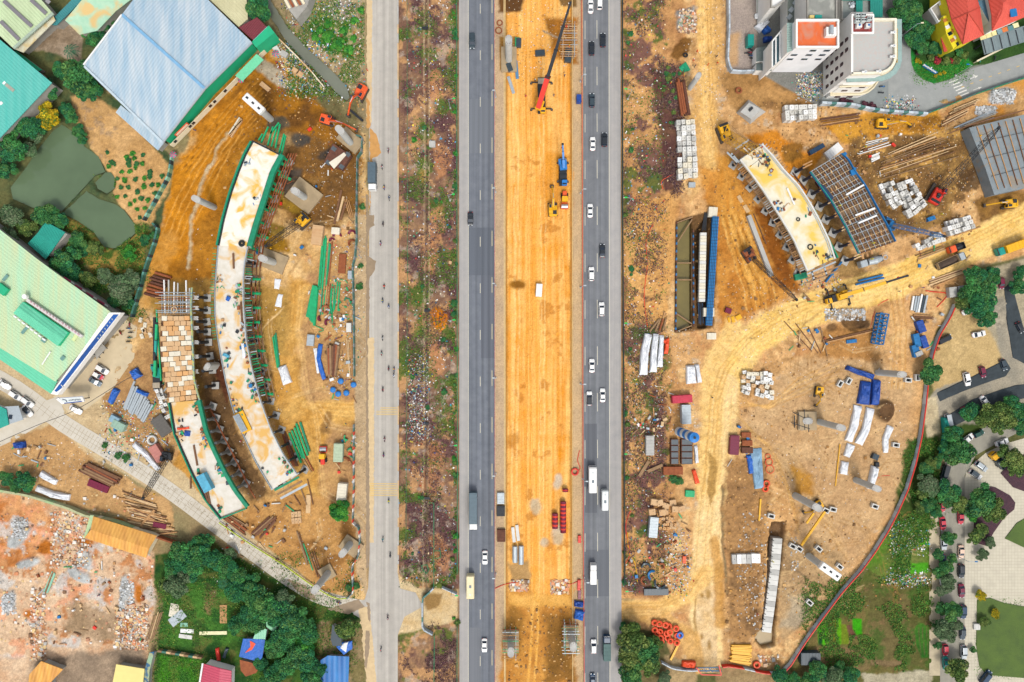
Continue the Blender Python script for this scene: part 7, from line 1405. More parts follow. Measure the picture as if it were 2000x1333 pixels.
# ================================================================ TRAFFIC
LC='left carriageway';RC='right carriageway'
for x,y,a,st,c,lb,g,*r in [
 (922,79,90,'pickup','dark','dark pickup near the top of the left carriageway',0),(918.5,427,90,'sedan','black','black car alone in the upper half of the left carriageway',0),(947,1091,90,'sedan','white','white car below the long grey truck, left carriageway',0),(946,1263,90,'sedan','white','lowest white car on the left carriageway, below the beige bus',0),
 (1154,11,-90,'sedan','white','white car at the very top of the right carriageway',0),(1171.5,3,-90,'suv','white','white car cut by the top edge on the right carriageway',0),(1156,93,-90,'suv','black','black car left of another black car near the top of the right carriageway',0),(1178,77,-90,'suv','black','black car right of its neighbour near the top of the right carriageway',0),(1156.5,195,-90,'suv','dark','dark grey car alone beside the central blue boxes, right carriageway',0),(1158,280,-90,'sedan','white','white car beside a black one, level with the blue drilling rig',0),(1181,272,-90,'suv','black','black car beside a white one, above the blue drilling rig',0),(1153,411,-90,'sedan','white','white car level with the road roller on the right carriageway',0),(1177,490,-90,'sedan','black','black car alone mid way down the right carriageway',0),(1155.5,535,-90,'suv','white','white car just below the lone black car on the right carriageway',0),(1175.5,604,-90,'suv','white','white car in the outer lane, above the middle of the right carriageway',0),(1156.5,715,-90,'sedan','white','white car above the black and white pair, right carriageway',0),(1151.5,779,-90,'suv','white','white bodied car with a black roof, right carriageway',0,'black'),(1177.5,773,-90,'sedan','white','white car beside the black roofed one, right carriageway',0),(1160,1265,-90,'suv','white','white car beside the dark lorry at the bottom of the right carriageway',0),(1158,1330,-90,'hatch','navy','navy car cut by the bottom edge, right carriageway',0),
 (6,752,35,'sedan','white','white car at the far left edge by the mint showroom',0),(27,773,35,'suv','white','second white car from the left edge in the showroom row',0),(51,786,38,'suv','white','third white car of the showroom row, nearest the road',0),(50,803,48,'sedan','white','white car beside the corner shop with its dark sunroof',0,'black'),(145,801,30,'sedan','white','white car alone by the lettered sign board',0),(197,722,32,'suv','white','white car, uppermost of three in the showroom bays',0),(189,734,30,'hatch','red','red car with white roof in the middle showroom bay',0,'white'),(183,746,30,'sedan','grey','grey car, lowest of three in the showroom bays',0),
 (1489.5,30,180,'suv','white','white car parked at the top beside the white house end',0),(1895,608,-17,'sedan','white','white car with a dark sunroof, upper of two on the sandy lot',0),(1915,653,-12,'sedan','white','white car, lower of two on the sandy lot',0),(1847,663,-25,'van','black','black van by the curving fence on the sandy lot',0),(1959,553,85,'hatch','maroon','dark red car by the white canopy corner at the upper right',0),(1995,640,60,'hatch','black','black car at the right edge by the dark netting',0),(1891,741,78,'suv','white','white car on the black netting, upper row',0),(1922,727,75,'hatch','maroon','maroon car on the black netting beside the white one',0),(1963,713,70,'hatch','dark','dark car at the right end of the upper black netting',0),(1927,786,55,'sedan','white','white car at the edge of the dark trees on the lower netting',0),(1855,824,78,'van','silver','silver van against the teal banner',0),(1888,806,60,'hatch','maroon','brown red car on the lower black netting',0),(1893,858,-38,'sedan','white','white car half under trees on the curving lane',0),(1914,848,-25,'hatch','green','green car half hidden by trees on the curving lane',0),(1960,865,-20,'sedan','white','white car alone on the curving lane, black sunroof',0),(1919,912,35,'suv','silver','silver car, upper of two on the plaza',0),(1908,928,33,'suv','white','white car, lower of two on the plaza',0,'dark'),(1848,924,105,'van','black','black van at the head of the lane of parked cars',0),
 (1843,990,88,'hatch','red','red car, first in the left row of the lane',0),(1844,1024,85,'sedan','red','bright red car, second in the left row of the lane',0),(1846,1062,88,'suv','silver','silver car under a tree in the left row of the lane',0),(1844,1098,90,'sedan','navy','dark blue car under a tree in the left row of the lane',0),(1844,1134,90,'hatch','white','white car under leaves in the left row of the lane',0),(1849,1272,88,'hatch','red','red car near the bottom of the left row of the lane',0),(1850,1298,86,'sedan','teal','teal car at the bottom of the left row of the lane',0),
 (1879,1012,88,'sedan','red','red car at the top of the right row of the lane',0),(1880,1080,90,'sedan','pink','pale pink beige car in the right row of the lane',0),(1880,1117,90,'suv','black','black car between the beige and maroon ones, right row of the lane',0),(1881,1156,86,'sedan','maroon','maroon car in the right row of the lane',0),(1884,1197,90,'suv','navy','navy car under a tree in the right row of the lane',0),(1883,1238,90,'sedan','dark','dark grey car above the silver one, right row of the lane',0),(1885,1276,88,'suv','silver','silver car, lowest of the right row of the lane',0),(1928,1325,-52,'van','navy','dark blue van cut by the bottom edge beside the lawn',0)]:
 car(x,y,a,st,c,lb,None,r[0] if r else None,s=.96)
place(truck_proto(12.2,m_white,mat('grey_box','#5a6e78',.5)),924,1000,90,label='long grey box lorry with a white cab on the left carriageway',zt=3)
place(truck_proto(8.8,m_white,mat('grey_box2','#566872',.5)),726,344,90,label='grey box lorry with a white cab on the side road',zt=3)
place(truck_proto(6.6,m_white,m_white,2.0,2.4),1159,1122,-90,label='small white box lorry on the lower right carriageway',zt=2.2)
place(truck_proto(7.8,m_navy,mat('dull_green_tarp','#54706c',.7),2.3,2.8,name='lorry'),1186,1268,-90,label='dark green lorry at the bottom of the right carriageway',zt=2.6)
place(bus_proto(7.6,m_beige),918.5,1148,90,label='plain beige bus on the lower left carriageway',cat='bus',zt=2.8)
place(bus_proto(8.4,m_white),1158,938,-90,label='long white bus on the right carriageway',cat='bus',zt=2.8);place(bus_proto(6.6,mat('off_white_paint','#e8ece8',.4),2.1,2.6,'minibus'),1182,978,-90,label='white minibus behind the long white bus',cat='bus',zt=2.4)
place(truck_proto(9.4,m_silver,mat('dusty_tipper','#a8906c',.7),load=mat('dark_earth','#55463a',.95,var=.3)),1858,510,-24,label='tipper lorry loaded with dark earth on the haul road',zt=2,cat='tipper lorry')
place(truck_proto(10.5,m_teal,m_yel,name='lorry'),1983,482,160,label='yellow lorry with a teal cab at the right edge of the haul road',zt=3)
place(truck_proto(5.2,m_ora,m_dark,2.2,2.0,load=m_dark),1869,484,160,label='small orange lorry with a dark bed above the loaded tipper',zt=2)
place(truck_proto(6.0,m_yel,m_dgrey,2.2,2.2,load=m_dgrey),1951,900,-130,label='small lorry with an orange cab and dark bed on the plaza',zt=2)
cols=['dark','white','red','dark','brown','blue','orange','dark','blue','white','teal','dark','red','white','red','dark','blue','yellow','teal','dark']
for i,(x,y) in enumerate(((758,294),(746,326),(750,366),(760,387),(748,437),(743,475),(750,560),(747,587),(759,598),(747,661),(745,690),(759,720),(769.5,722),(769,733),(747.5,761),(751,859),(749,889),(759,979),(747.5,1055),(762,1085),(757,1207),(744,1270),(661,1178))):
 a=90 if i%3 else-90;a=a if i<22 else 20
 c=cols[i%len(cols)];w=ORD[i]+' from the top' if i<22 else 'alone on the lower bend of the branch road,'
 s_='' if i==22 else ' along the side road'
 moto(x,y,a,f'{w} of the ridden motorcycles{s_}' if i<22 else 'motorcycle ridden round the lower bend of the branch road',None,['red','black','blue','white','black'][i%5])
 person(x,y-.3,a,c,['white','red','yellow','blue','dark'][i%5],'sit',f'rider in {c} clothes on the motorcycle {ORD[i]} from the top of the side road' if i<22 else 'rider on the lower bend of the branch road',z=.05)
for i,(x,y,a) in enumerate([(1466,96,30),(1465,102,10),(1468,108,0),(1470,114,20),(1464,90,60),(1460,104,10),(252,634,90),(250,642,10),(254,650,0),(252,660,5),(250,668,0),(234,650,60),(1724,169,0),(1722,181,5),(1915,118,100),(1944,113,100)]):
 moto(x,y,a,'parked motorcycle in the cluster by the grey side roofs at the top' if i<6 else 'parked motorcycle in the row at the corner of the mint showroom' if i<12 else ['','parked motorcycle by the hotel corner'][1] if i<14 else 'parked motorcycle under the long grey canopy','motorcycles by the grey side roofs' if i<6 else 'motorcycles at the showroom corner' if i<12 else 'motorcycles at the hotel corner' if i<14 else 'motorcycles under the canopy',['black','red','blue','black','teal'][i%5])
for x,y,c,h,lb in [(1362,100,'orange','orange','worker in orange beside the tyre on the earth track'),(1355,117,'orange','white','worker in orange left of the track, second down'),(1358,129,'dark','dark','worker in dark clothes just above the green net heap'),(1383,126,'orange','orange','worker in orange on the track, leaning figure'),(1402,122,'orange','yellow','worker in orange by the grey hoarding'),(1400,110,'dark','dark','worker in dark clothes by the grey hoarding'),(1388,103,'white','white','worker in white on the earth track at the top'),(1336,147,'orange','yellow','worker in orange in the green net heap'),(1310,162,'orange','yellow','worker in orange at the pipe row end'),(1045,157,'dark','white','worker left of the red mobile crane cab'),(1027,188,'red','red','worker in red left of the crane outrigger'),(1082,186,'blue','dark','worker in blue right of the crane outrigger'),(1103,148,'dark','blue','worker standing right of the crane boom'),(1112,90,'orange','yellow','worker on the timber scaffold below the boom'),(717,137,'orange','red','pedestrian in orange at the left edge of the side road'),(648,330,'orange','red','worker in orange by the steel form box'),(638,835,'dark','dark','worker standing above the small red roller'),(675,828,'blue','yellow','worker by the blue tarpaulin above the green frames'),(1391,777,'dark','dark','lone pedestrian on the haul road'),(1447,834,'red','white','worker in red above the brown site tables'),(1510,1097,'yellow','yellow','worker in yellow on the culvert units'),(1480,1200,'red','white','worker in red left of the culvert'),(1756,234+44,'yellow','yellow','x'),(1703,506,'yellow','yellow','worker in yellow at the lower end of the formwork ramp'),(1706,475,'yellow','yellow','worker in yellow in the middle of the formwork ramp end'),(1640,402,'yellow','yellow','worker in yellow on the left rail of the formwork ramp'),(1679,500,'yellow','blue','worker in yellow by the left corner of the formwork ramp end'),(1772,506,'yellow','yellow','worker in yellow by the small white tank'),(1840,418,'yellow','white','worker near the blue compressor below the red crane'),(1757,569,'dark','white','worker in dark clothes at the long crane boom tip'),(1803,562,'blue','red','worker in blue beside the orange frame'),(193,1163,'blue','red','figure in blue on the demolition ground'),(470,862,'red','white','worker in red on the block covered ramp deck'),(1488,288,'red','red','worker in red at the top of the pale yellow deck'),(454,780,'red','white','worker in red on the long ramp deck'),(415,175,'dark','white','person walking along the green fronted warehouse'),(380,254,'blue','dark','person in blue by the warehouse umbrella'),(540,122,'red','dark','person in red by the striped umbrella'),(1690,287,'yellow','yellow','worker in yellow by the thin pipes'),(331,1220,'dark','dark','x'),(1200+298/4,667+150/4,'dark','dark','x')]:
 if lb=='x':continue
 zz=8.1 if 'deck' in lb or 'formwork ramp' in lb else .3 if 'culvert units' in lb else 5.2 if 'timber scaffold' in lb else .1
 if 'formwork ramp' in lb:zz=7.6
 person(x,y,R(0,360),c,h,'stand',lb,z=zz)
# ================================================================ MACHINES
excavator(638,233,18,60,m_ora,'orange excavator working at the upper left, boom reaching right');excavator(703,180,118,44,m_ora,'large orange machine at the road edge, its boom reaching down past the canal',s=1.15);seg('steel_mast',680,212,708,236,4,.8,.2,m_dark,'dark frame lying under the boom of the orange machine','mast');excavator(1080,408,-93,46,m_yel,'yellow excavator in the middle of the central strip');excavator(1728,240,2,56,m_yel,'yellow excavator in the upper right yard, boom pointing right');excavator(1975,397,175,46,m_yel,'yellow excavator at the right edge, boom pointing left');excavator(1603,767,100,34,m_yel,'small yellow excavator near the wooden pallets',s=.8);excavator(1597,990,148,30,m_yel,'yellow machine body below the tall pier',s=.9)
seg('concrete_pump',1612,1000,1566,1066,4,.6,4,m_yel,'long yellow boom beside the open concrete boxes','concrete pump');seg('concrete_pump',1576,1023,1590,1003,3.4,.5,4,m_yel,'short folded yellow boom below the yellow machine','concrete pump')
seg('yellow_pipe',1483,1018,1486,975,3,.4,.1,m_yel,'yellow pipe left of the culvert trench','pipe');seg('yellow_pipe',1310,1290,1328,1254,4,.4,.2,m_yel,'yellow tube below the orange rings','pipe');seg('yellow_pipe',1632,950,1641,868,1.6,.3,.1,m_yel,'long thin yellow pipe left of the white draped sheets','pipe')
crawler_crane(588,432,(519,481),9,m_yel,m_dark,'yellow crawler crane with a short black boom, left site',n=10,bw=1.7,body=.85);crawler_crane(1418,259,(1492,305),22,m_yel,m_yel,'crawler crane with a stout yellow boom over the pale deck head',n=9,bw=2.6);crawler_crane(1834,378,(1951,250),16,m_redm,m_dark,'red crawler crane with a long black lattice boom',n=22,bw=1.5,body=1.15);crawler_crane(1738,437,(1845,462),10,m_bluef,m_bluef,'blue crane with its boom out past the formwork ramp',n=14,bw=1.1,body=.9);crawler_crane(1466,498,(1556,586),14,m_rust,m_dark,'rusty crawler crane with a thin dark boom, centre right earth',n=20,bw=1.0,body=.8);crawler_crane(325,893,(279,974),13,m_dark,m_dark,'dark lattice boom crane leaning over the branch road',n=16,bw=1.3,body=.5)
mobile_crane(1058,186,90,(1114,6),26,'long mobile crane with yellow body and red and black boom, central strip',m_dark,m_yel,[m_redm,m_dark,m_dark,m_dark],[1.5,1.0,.8,.6],root=(1054,205));mobile_crane(1640,580,165,(1772,539),9,'yellow mobile crane with a black boom tip on the haul road bend',m_dark,m_yel,[m_yel,m_yel,m_dark],[1.1,.9,.6],root=(1645,578),L_=9);mobile_crane(1100,335,90,(1099,282),7,'blue rig with a thin upright boom on the central strip',m_dark,m_blu,[m_blu,m_blu,m_bluef],[.8,.6,.5],root=(1100,322),out=1.6,L_=9)
mobile_crane(304,736,-92,(306,632),10,'teal truck crane with a green boom beside the block covered ramp',m_dark,m_teal,[m_green,m_teal,m_green],[.8,.7,.6],root=(307,728),out=1.5,L_=8);seg('crane_jib',301,620,301,705,4.5,.9,6,m_dark,'dark ribbed jib lying beside the teal boom','jib');seg('steel_beam',305,605,314,744,2.4,.5,6.5,m_green,'long green beam edging the block covered ramp','steel beam')
roller(1103,391,90,'orange road roller beside the yellow excavator',m_ora,m_yel);roller(630,890,-90,'small red and yellow road roller, left site',m_redm,m_yel)
t=thing('concrete_mixer',P(1712,508),'grey concrete mixer lorry under the lower end of the formwork ramp','lorry');a,b=P(1684,516,2.4),P(1728,503,2.4);mb=MB();mb.tube(a+(b-a)*.25,a+(b-a)*.6,1.0,m_galv,14,1.35);mb.tube(a+(b-a)*.6,a+(b-a)*.85,1.35,m_galv,14,.8);mb.build('drum',t);mb=MB();mb.box(a+(b-a)*.02,(2.3,2.2,2.4),m_galv,.3,.2);mb.build('cab',t);mb=MB();mb.beam(a-Vector((0,0,1.4)),b-Vector((0,0,1.4)),2.2,.4,m_dark);mb.build('chassis',t);mb=MB();mb.torus(b-Vector((0,0,-.3)),.7,.15,m_galv);mb.build('chute',t)
# ================================================================ VEGETATION
def trees(lst,kind,label,group,name='tree'):
 for q in lst:tree(q[0],q[1],q[2],q[3] if len(q) >3 else kind,label,group,name)
tree(495,17,29,'dark','large round dark tree over the canal head, beside the maroon annex');tree(45,938,21,'dark','round tree left of the white wrapped rolls');tree(12,934,15,'dark','dark bush crown at the left edge by the mossy wall');tree(28,950,13,'mid','small crown between the two trees by the mossy wall')
tree(85,172,23,'dark','round dark tree over the corner of the turquoise hall');tree(680,1231,21,'olive','round olive tree beside the side road awnings');tree(665,1000,21,'bright','bright green tree against the hoarding below the green stores');tree(1820,727,22,'mid','round green tree on the curving fence line');tree(90,225,24,'yellow','yellow flowering tree by the pond head');tree(1918,1166,11,'yellow','small yellow tree at the plaza corner');tree(1885,590,17,'olive','yellow green tree above the sandy lot cars')
tree(150,146,34,'mid','broad tree between the turquoise hall and the blue warehouse');tree(172,178,22,'dark','dark tree at the foot of the broad tree by the warehouse')
trees([(120,140,18),(185,78,19),(165,62,12),(205,45,14),(128,212,16),(138,232,13),(152,255,12),(160,270,11),(60,250,26),(25,290,28),(20,250,22),(8,330,20),(50,290,18,'grey'),(70,262,16,'grey')],'dark','dark tree in the belt between the factory halls and the ponds','trees between the halls and the ponds')
trees([(84,420,22,'mid'),(112,428,18),(22,425,24,'grey'),(15,460,18,'grey'),(50,445,18,'olive'),(125,508,28),(142,535,19),(168,545,17,'olive'),(150,470,18,'mid'),(185,485,15,'olive'),(232,568,28,'grey'),(252,545,20,'grey'),(205,540,16,'grey'),(252,495,16,'bright'),(280,470,12),(245,590,14),(222,590,14),(300,460,9,'mid'),(160,490,14)],'dark','bushy tree on the bank between the ponds and the mint showroom','bank trees below the ponds')
trees([(335,1112,22),(352,1085,24),(385,1078,26),(415,1092,24),(440,1108,22),(375,1112,22),(345,1142,26,'grey'),(322,1148,18,'olive'),(400,1062,18),(460,1128,20),(488,1150,24),(465,1160,22),(505,1178,28,'mid'),(530,1195,30),(555,1180,24,'grey'),(480,1200,22),(460,1225,18),(495,1220,20,'mid'),(580,1215,30,'mid'),(600,1235,24),(565,1240,26),(540,1262,24),(575,1278,26,'mid'),(600,1300,24),(610,1325,22),(555,1305,22),(530,1325,22),(510,1300,16),(592,1262,20,'bright'),(525,1262,14,'bright'),(445,1085,14,'grey'),(625,1312,18)],'dark','tree in the dense dark grove below the branch road','grove below the branch road')
trees([(1240,1250,30,'olive'),(1262,1272,26),(1232,1288,26,'olive'),(1268,1300,24,'olive'),(1236,1320,24),(1280,1258,16,'olive'),(1226,1232,16),(1300,1325,14,'grey')],'mid','olive green tree in the clump beside the orange rings','tree clump at the bottom beside the highway')
trees([(1905,545,26),(1925,572,26),(1935,540,20),(1912,600,24),(1930,620,20),(1895,575,20,'mid'),(1990,555,18),(1994,530,14)],'dark','dark tree in the group above the parked cars at the right','dark trees above the sandy lot')
trees([(1862,852,22),(1878,885,26,'mid'),(1850,880,18),(1900,805,20),(1930,812,24,'olive'),(1960,815,26,'olive'),(1985,805,22),(1950,835,18,'olive'),(1975,790,18),(1995,835,14),(1822,905,14,'olive'),(1812,918,15,'mid'),(1830,905,12),(1855,965,24),(1870,985,20,'olive'),(1815,945,22,'grey'),(1806,962,16,'olive'),(1800,992,14,'olive'),(1815,985,16,'mid'),(1925,975,28,'mid'),(1905,995,20,'mid'),(1945,1000,22,'olive'),(1975,895,24,'olive'),(1990,915,20,'olive'),(1830,1000,14)],'dark','tree along the curving lane east of the site fence','trees along the curving lane')
trees([(1855,1052,14),(1835,1085,12),(1845,1110,16),(1862,1092,10),(1835,1120,12),(1855,1140,16,'grey'),(1838,1155,12,'grey'),(1860,1195,20,'mid'),(1838,1190,12),(1850,1235,22,'grey'),(1868,1222,12,'grey'),(1870,1310,24,'olive'),(1833,1220,9),(1832,1262,8),(1905,1050,16,'olive'),(1918,1035,14,'olive'),(1900,1010,10,'bright'),(1920,1085,13,'grey'),(1935,1062,12,'grey'),(1902,1270,7),(1945,1200,9,'yellow'),(1925,1215,11,'olive')],'mid','street tree shading the lane of parked cars','street trees along the lane')
trees([(1525,1320,18),(1548,1328,16),(1600,1315,20),(1625,1325,22,'grey'),(1660,1325,20),(1575,1330,16,'mid'),(1640,1305,12)],'dark','dark tree along the bottom edge beyond the yellow rods','trees along the bottom edge')
trees([(1762,15,22,'mid'),(1785,12,20,'mid'),(1745,28,14),(1775,35,18),(1795,55,20),(1790,75,18),(1812,60,16),(1800,90,16),(1822,92,14),(1838,95,12),(1790,30,16)],'dark','tree in the garden between the hotel and the yellow villa','garden trees by the yellow villa')
for i,(x,y,r,k) in enumerate([(1796,88,5,'red'),(1793,98,4,'yellow'),(1792,118,5,'yellow'),(1798,122,4,'yellow'),(1820,112,8,'olive'),(1832,118,8,'red'),(1848,120,10,'olive'),(1860,118,6,'red'),(1870,118,9,'olive'),(1885,108,9,'olive'),(1828,148,4,'yellow'),(1836,144,4,'yellow'),(1845,142,4,'yellow'),(1875,102,9,'dark'),(1795,103,6,'purple'),(1648,196,9,'purple'),(1660,200,8,'purple'),(1690,206,10,'purple'),(1705,208,9,'purple'),(1645,55,7,'yellow'),(1649,62,6,'yellow')]):shrub(x,y,r,k,['flower shrub on the corner garden by the yellow villa','dull purple shrub along the hotel yard','yellow creeper between the orange and hotel roofs'][0 if i<15 else 1 if i<19 else 2],['shrubs of the corner garden','purple shrubs of the hotel yard','creepers between the roofs'][0 if i<15 else 1 if i<19 else 2])
for (x,y,r) in ((203,14,18),(175,48,16),(138,100,16),(436,1140,13)):palm(x,y,r,{203:'topmost palm tree beside the blue warehouse',175:'second palm tree beside the blue warehouse',138:'palm tree above the broad tree by the warehouse',436:'palm tree in the grove below the branch road'}[x],None)
bp=[(246,307),(250,315),(257,300),(262,310),(266,320),(264,328),(278,303),(278,320),(251,322),(237,336),(252,335),(229,349),(243,352),(264,350),(281,349),(236,366),(250,366),(280,364),(297,361),(308,361),(316,344),(293,337),(268,374),(244,384),(275,388),(302,378),(262,393),(253,399),(288,391),(267,409),(283,407),(272,425),(217,317),(222,320),(209,297),(212,325),(228,385),(291,345)]
for x,y in bp:shrub(x,y,R(4.5,6.5),'bright' if R(0,1) <.4 else 'dark','low green vegetable plant on the sandy patch by the ponds','vegetable plants on the sandy patch','plant','plant')
for (x,y,r) in [(690,40,9),(705,20,8),(640,70,12),(660,85,14),(680,95,11),(625,60,9),(615,72,9),(640,45,9),(604,20,8),(670,60,10),(690,75,8)]:shrub(x,y,r,'bright','bright green bush on the rubbish strewn canal bank','bushes on the canal bank')
for k in range(46):x=random.choice([R(884,892),R(884,892),R(798,880)]);shrub(x,R(0,1330),R(3,7),random.choice(['mid','bright','dark','olive']),'low bush in the scrub strip left of the highway','bushes in the left scrub strip')
for k in range(34):shrub(R(1218,1236) if k%2 else R(1296,1330),R(0,1140) if k%2 else R(130,260),R(3,7),random.choice(['mid','dark','olive']),'low bush in the scrub strip right of the highway','bushes in the right scrub strip')
for (x,y,r) in [(1315,935,10),(1325,940,10),(708,404,7),(702,560,8),(704,520,6),(685,1150,10),(695,1145,8),(245,895,9),(230,890,8),(205,870,7)]:shrub(x,y,r,'mid','small green bush inside the work site','bushes inside the work site')
def scatter_cards(name,zones,n,size,cols,hh,thrn=None,thr=.5,seed=5,kind='stuff'):
 r=np.random.RandomState(seed);pts=[]
 for (x0,y0,x1,y1,w) in zones:
  k=int(n*w*3);px=x0+(x1-x0)*r.rand(k)+6*r.randn(k);py=y0+(y1-y0)*r.rand(k)+6*r.randn(k);s=~(((px>712) & (px<779)) | ((px>892) & (px<1217) & ((px<990) | (px>1114) | (x0<900))));px,py=px[s],py[s]
  if thrn is not None:ii=np.clip(np.searchsorted(xs,px),0,NX-1);jj=np.clip(np.searchsorted(ys,py),0,NY-1);s=thrn[jj,ii] >thr;px,py=px[s],py[s]
  pts.append(np.stack([px,py],1)[:int(n*w)])
 p=np.concatenate(pts);k=len(p);ii=np.clip(np.searchsorted(xs,p[:,0]),0,NX-1);jj=np.clip(np.searchsorted(ys,p[:,1]),0,NY-1)
 c=np.stack([(p[:,0]-1000)*PX,(666.5-p[:,1])*PX,HT[jj,ii]+hh*r.rand(k)],1);nr=r.randn(k,3)*.5+np.array([0,0,.9]);nr/=np.linalg.norm(nr,axis=1)[:,None]
 t=np.cross(nr,r.randn(k,3));t/=np.linalg.norm(t,axis=1)[:,None];b=np.cross(nr,t);s=size*(.4+1.1*r.rand(k)**1.6)[:,None]
 q=np.stack([c-t*s,c-b*s*.6,c+t*s*.9,c+b*s*.7],1).reshape(-1,3);me=bpy.data.meshes.new(name);me.vertices.add(4*k);me.vertices.foreach_set('co',q.astype(np.float32).ravel());me.loops.add(4*k);me.loops.foreach_set('vertex_index',np.arange(4*k,dtype=np.int32));me.polygons.add(k)
 me.polygons.foreach_set('loop_start',np.arange(0,4*k,4,dtype=np.int32));me.polygons.foreach_set('loop_total',np.full(k,4,np.int32));me.update()
 cv=np.array([lin(c_,CK) for c_ in cols]);cc=np.ones((k,4,4),np.float32);cc[:,:,:3]=(cv[r.randint(0,len(cols),k)]*(.6+.7*r.rand(k))[:,None])[:,None,:]
 a=me.color_attributes.new('col','FLOAT_COLOR','CORNER');a.data.foreach_set('color',cc.ravel());me.materials.append(LEAF);o=bpy.data.objects.new(name,me);C.objects.link(o);return tag(o,kind=kind)
NZ=fbm(GX,GY,34,91);NG=fbm(GX,GY,36,95)
scatter_cards('scrub',[(790,-20,893,1140,1),(790,1220,893,1340,.15),(1216,-20,1300,1160,.8),(1290,130,1330,380,.5)],17000,.22,['#644650','#765854','#866858','#563c44','#8f735e','#6e504e'],.4,NZ,.51)
scatter_cards('grass',[(778,-20,893,1140,.8),(884,-20,894,1140,.3),(185,340,240,410,.15),(160,365,245,400,.1),(1216,-20,1300,1160,.5),(560,0,716,190,.9),(1745,1010,1820,1140,.6),(1570,1130,1820,1310,1.4),(300,1080,700,1333,1.0),(100,440,290,620,.9),(1770,860,1840,1040,.5)],15000,.2,['#3f7a2c','#5c8c34','#2f6428','#7d8c3c'],.35,NG,.5,seed=8)
scatter_cards('garden_grass',[(320,1140,470,1260,.3),(305,1285,395,1333,.3),(1910,1175,2000,1320,.6),(1785,120,1890,160,.3)],12000,.18,['#4f8a2c','#3f7a2a','#62963a'],.15,seed=9)
WH=['#f2f0ea','#e4dfd2','#f4f4f4','#dcd0b4','#c8ccd0','#f0d8a8'];MX=WH+['#3c9cc8','#e8d44c','#d84c44','#28b088','#f4f4f4','#2a58a0','#202428']
scatter_cards('litter',[(790,-20,893,1140,.8),(800,700,835,860,.5),(1216,-20,1300,1160,.7),(560,0,716,200,.55),(1562,148,1600,190,.5),(1730,196,1785,218,.25),(1735,1020,1812,1080,.28),(1735,1120,1815,1142,.22),(545,85,640,180,.7),(1300,1040,1345,1160,.3),(640,470,700,760,.3),(560,0,700,60,.2),(200,780,330,900,.5),(1560,540,1640,560,.1)],2200,.3,MX,.25,seed=12)
scatter_cards('litter',[(990,0,1115,150,.3),(1345,0,1420,260,.3),(1420,560,1560,660,.2),(1220,640,1360,900,.7),(600,240,716,480,.4),(420,1010,700,1160,.5),(1650,230,1900,470,.8),(1440,660,1760,900,.4),(1440,900,1700,1200,.4),(0,860,260,960,.4),(380,440,560,1000,.4),(716,0,722,1333,.2)],1500,.22,WH+['#8a7a60','#b08858','#6a5a48'],.15,seed=14)
def stones(name,zones,n,s0,s1,cols,seed=3):
 r=random.Random(seed);mb=MB();ms=[mat('stone_'+c[1:],c,.95,var=.15) for c in cols]
 for (x0,y0,x1,y1,w) in zones:
  for _ in range(int(n*w)):
   x,y=r.uniform(x0,x1),r.uniform(y0,y1);s=r.uniform(s0,s1)*(1 if r.random() <.9 else 1.8);p=P(x,y);j=min(NY-1,np.searchsorted(ys,y));i=min(NX-1,np.searchsorted(xs,x));z=HT[j,i]
   vs=[(p.x+s*a*r.uniform(.6,1.1),p.y+s*b*r.uniform(.6,1.1),z+s*c*r.uniform(.4,.8)) for c in (-1,1) for a,b in ((-1,-1),(1,-1),(1,1),(-1,1))];mb.add(vs,[(3,2,1,0),(4,5,6,7),(0,1,5,4),(1,2,6,5),(2,3,7,6),(3,0,4,7)],r.choice(ms))
 return tag(mb.build(name),kind='stuff')
stones('rubble',[(0,960,300,1260,1.0),(100,1000,175,1110,1.2),(60,1150,90,1290,.7),(225,1190,275,1270,1.0),(262,1180,290,1270,.6),(995,1133,1032,1155,.5),(1076,1133,1112,1160,.5),(1325,20,1360,65,.5),(1480,1280,1520,1300,.15)],480,.1,.38,['#d8b898','#e8c890','#c49070','#b8b4ac','#f0e8dc','#8a6a50','#e0986c'])
stones('gravel',[(1935,176,1980,204,1.2),(1905,208,1945,224,.5),(25,1012,55,1050,.5),(1612,604,1690,626,.6),(235,1135,262,1180,.5),(5,1160,32,1200,.4),(1440,1000,1500,1230,.3),(1545,1050,1560,1120,.1)],500,.1,.28,['#d0d2d2','#b4b6b6','#e4e4e0','#9c9890'],5)
stones('clods',[(440,60,716,450,1),(1650,230,1900,470,1.4),(1360,330,1560,620,.8),(1440,700,1760,1200,.8),(1480,200,1640,300,.4),(990,1180,1115,1333,.5),(1415,900,1500,1260,.7)],500,.1,.3,['#a87a44','#c89450','#7d5c38','#8e6a44','#dcae70'],6)
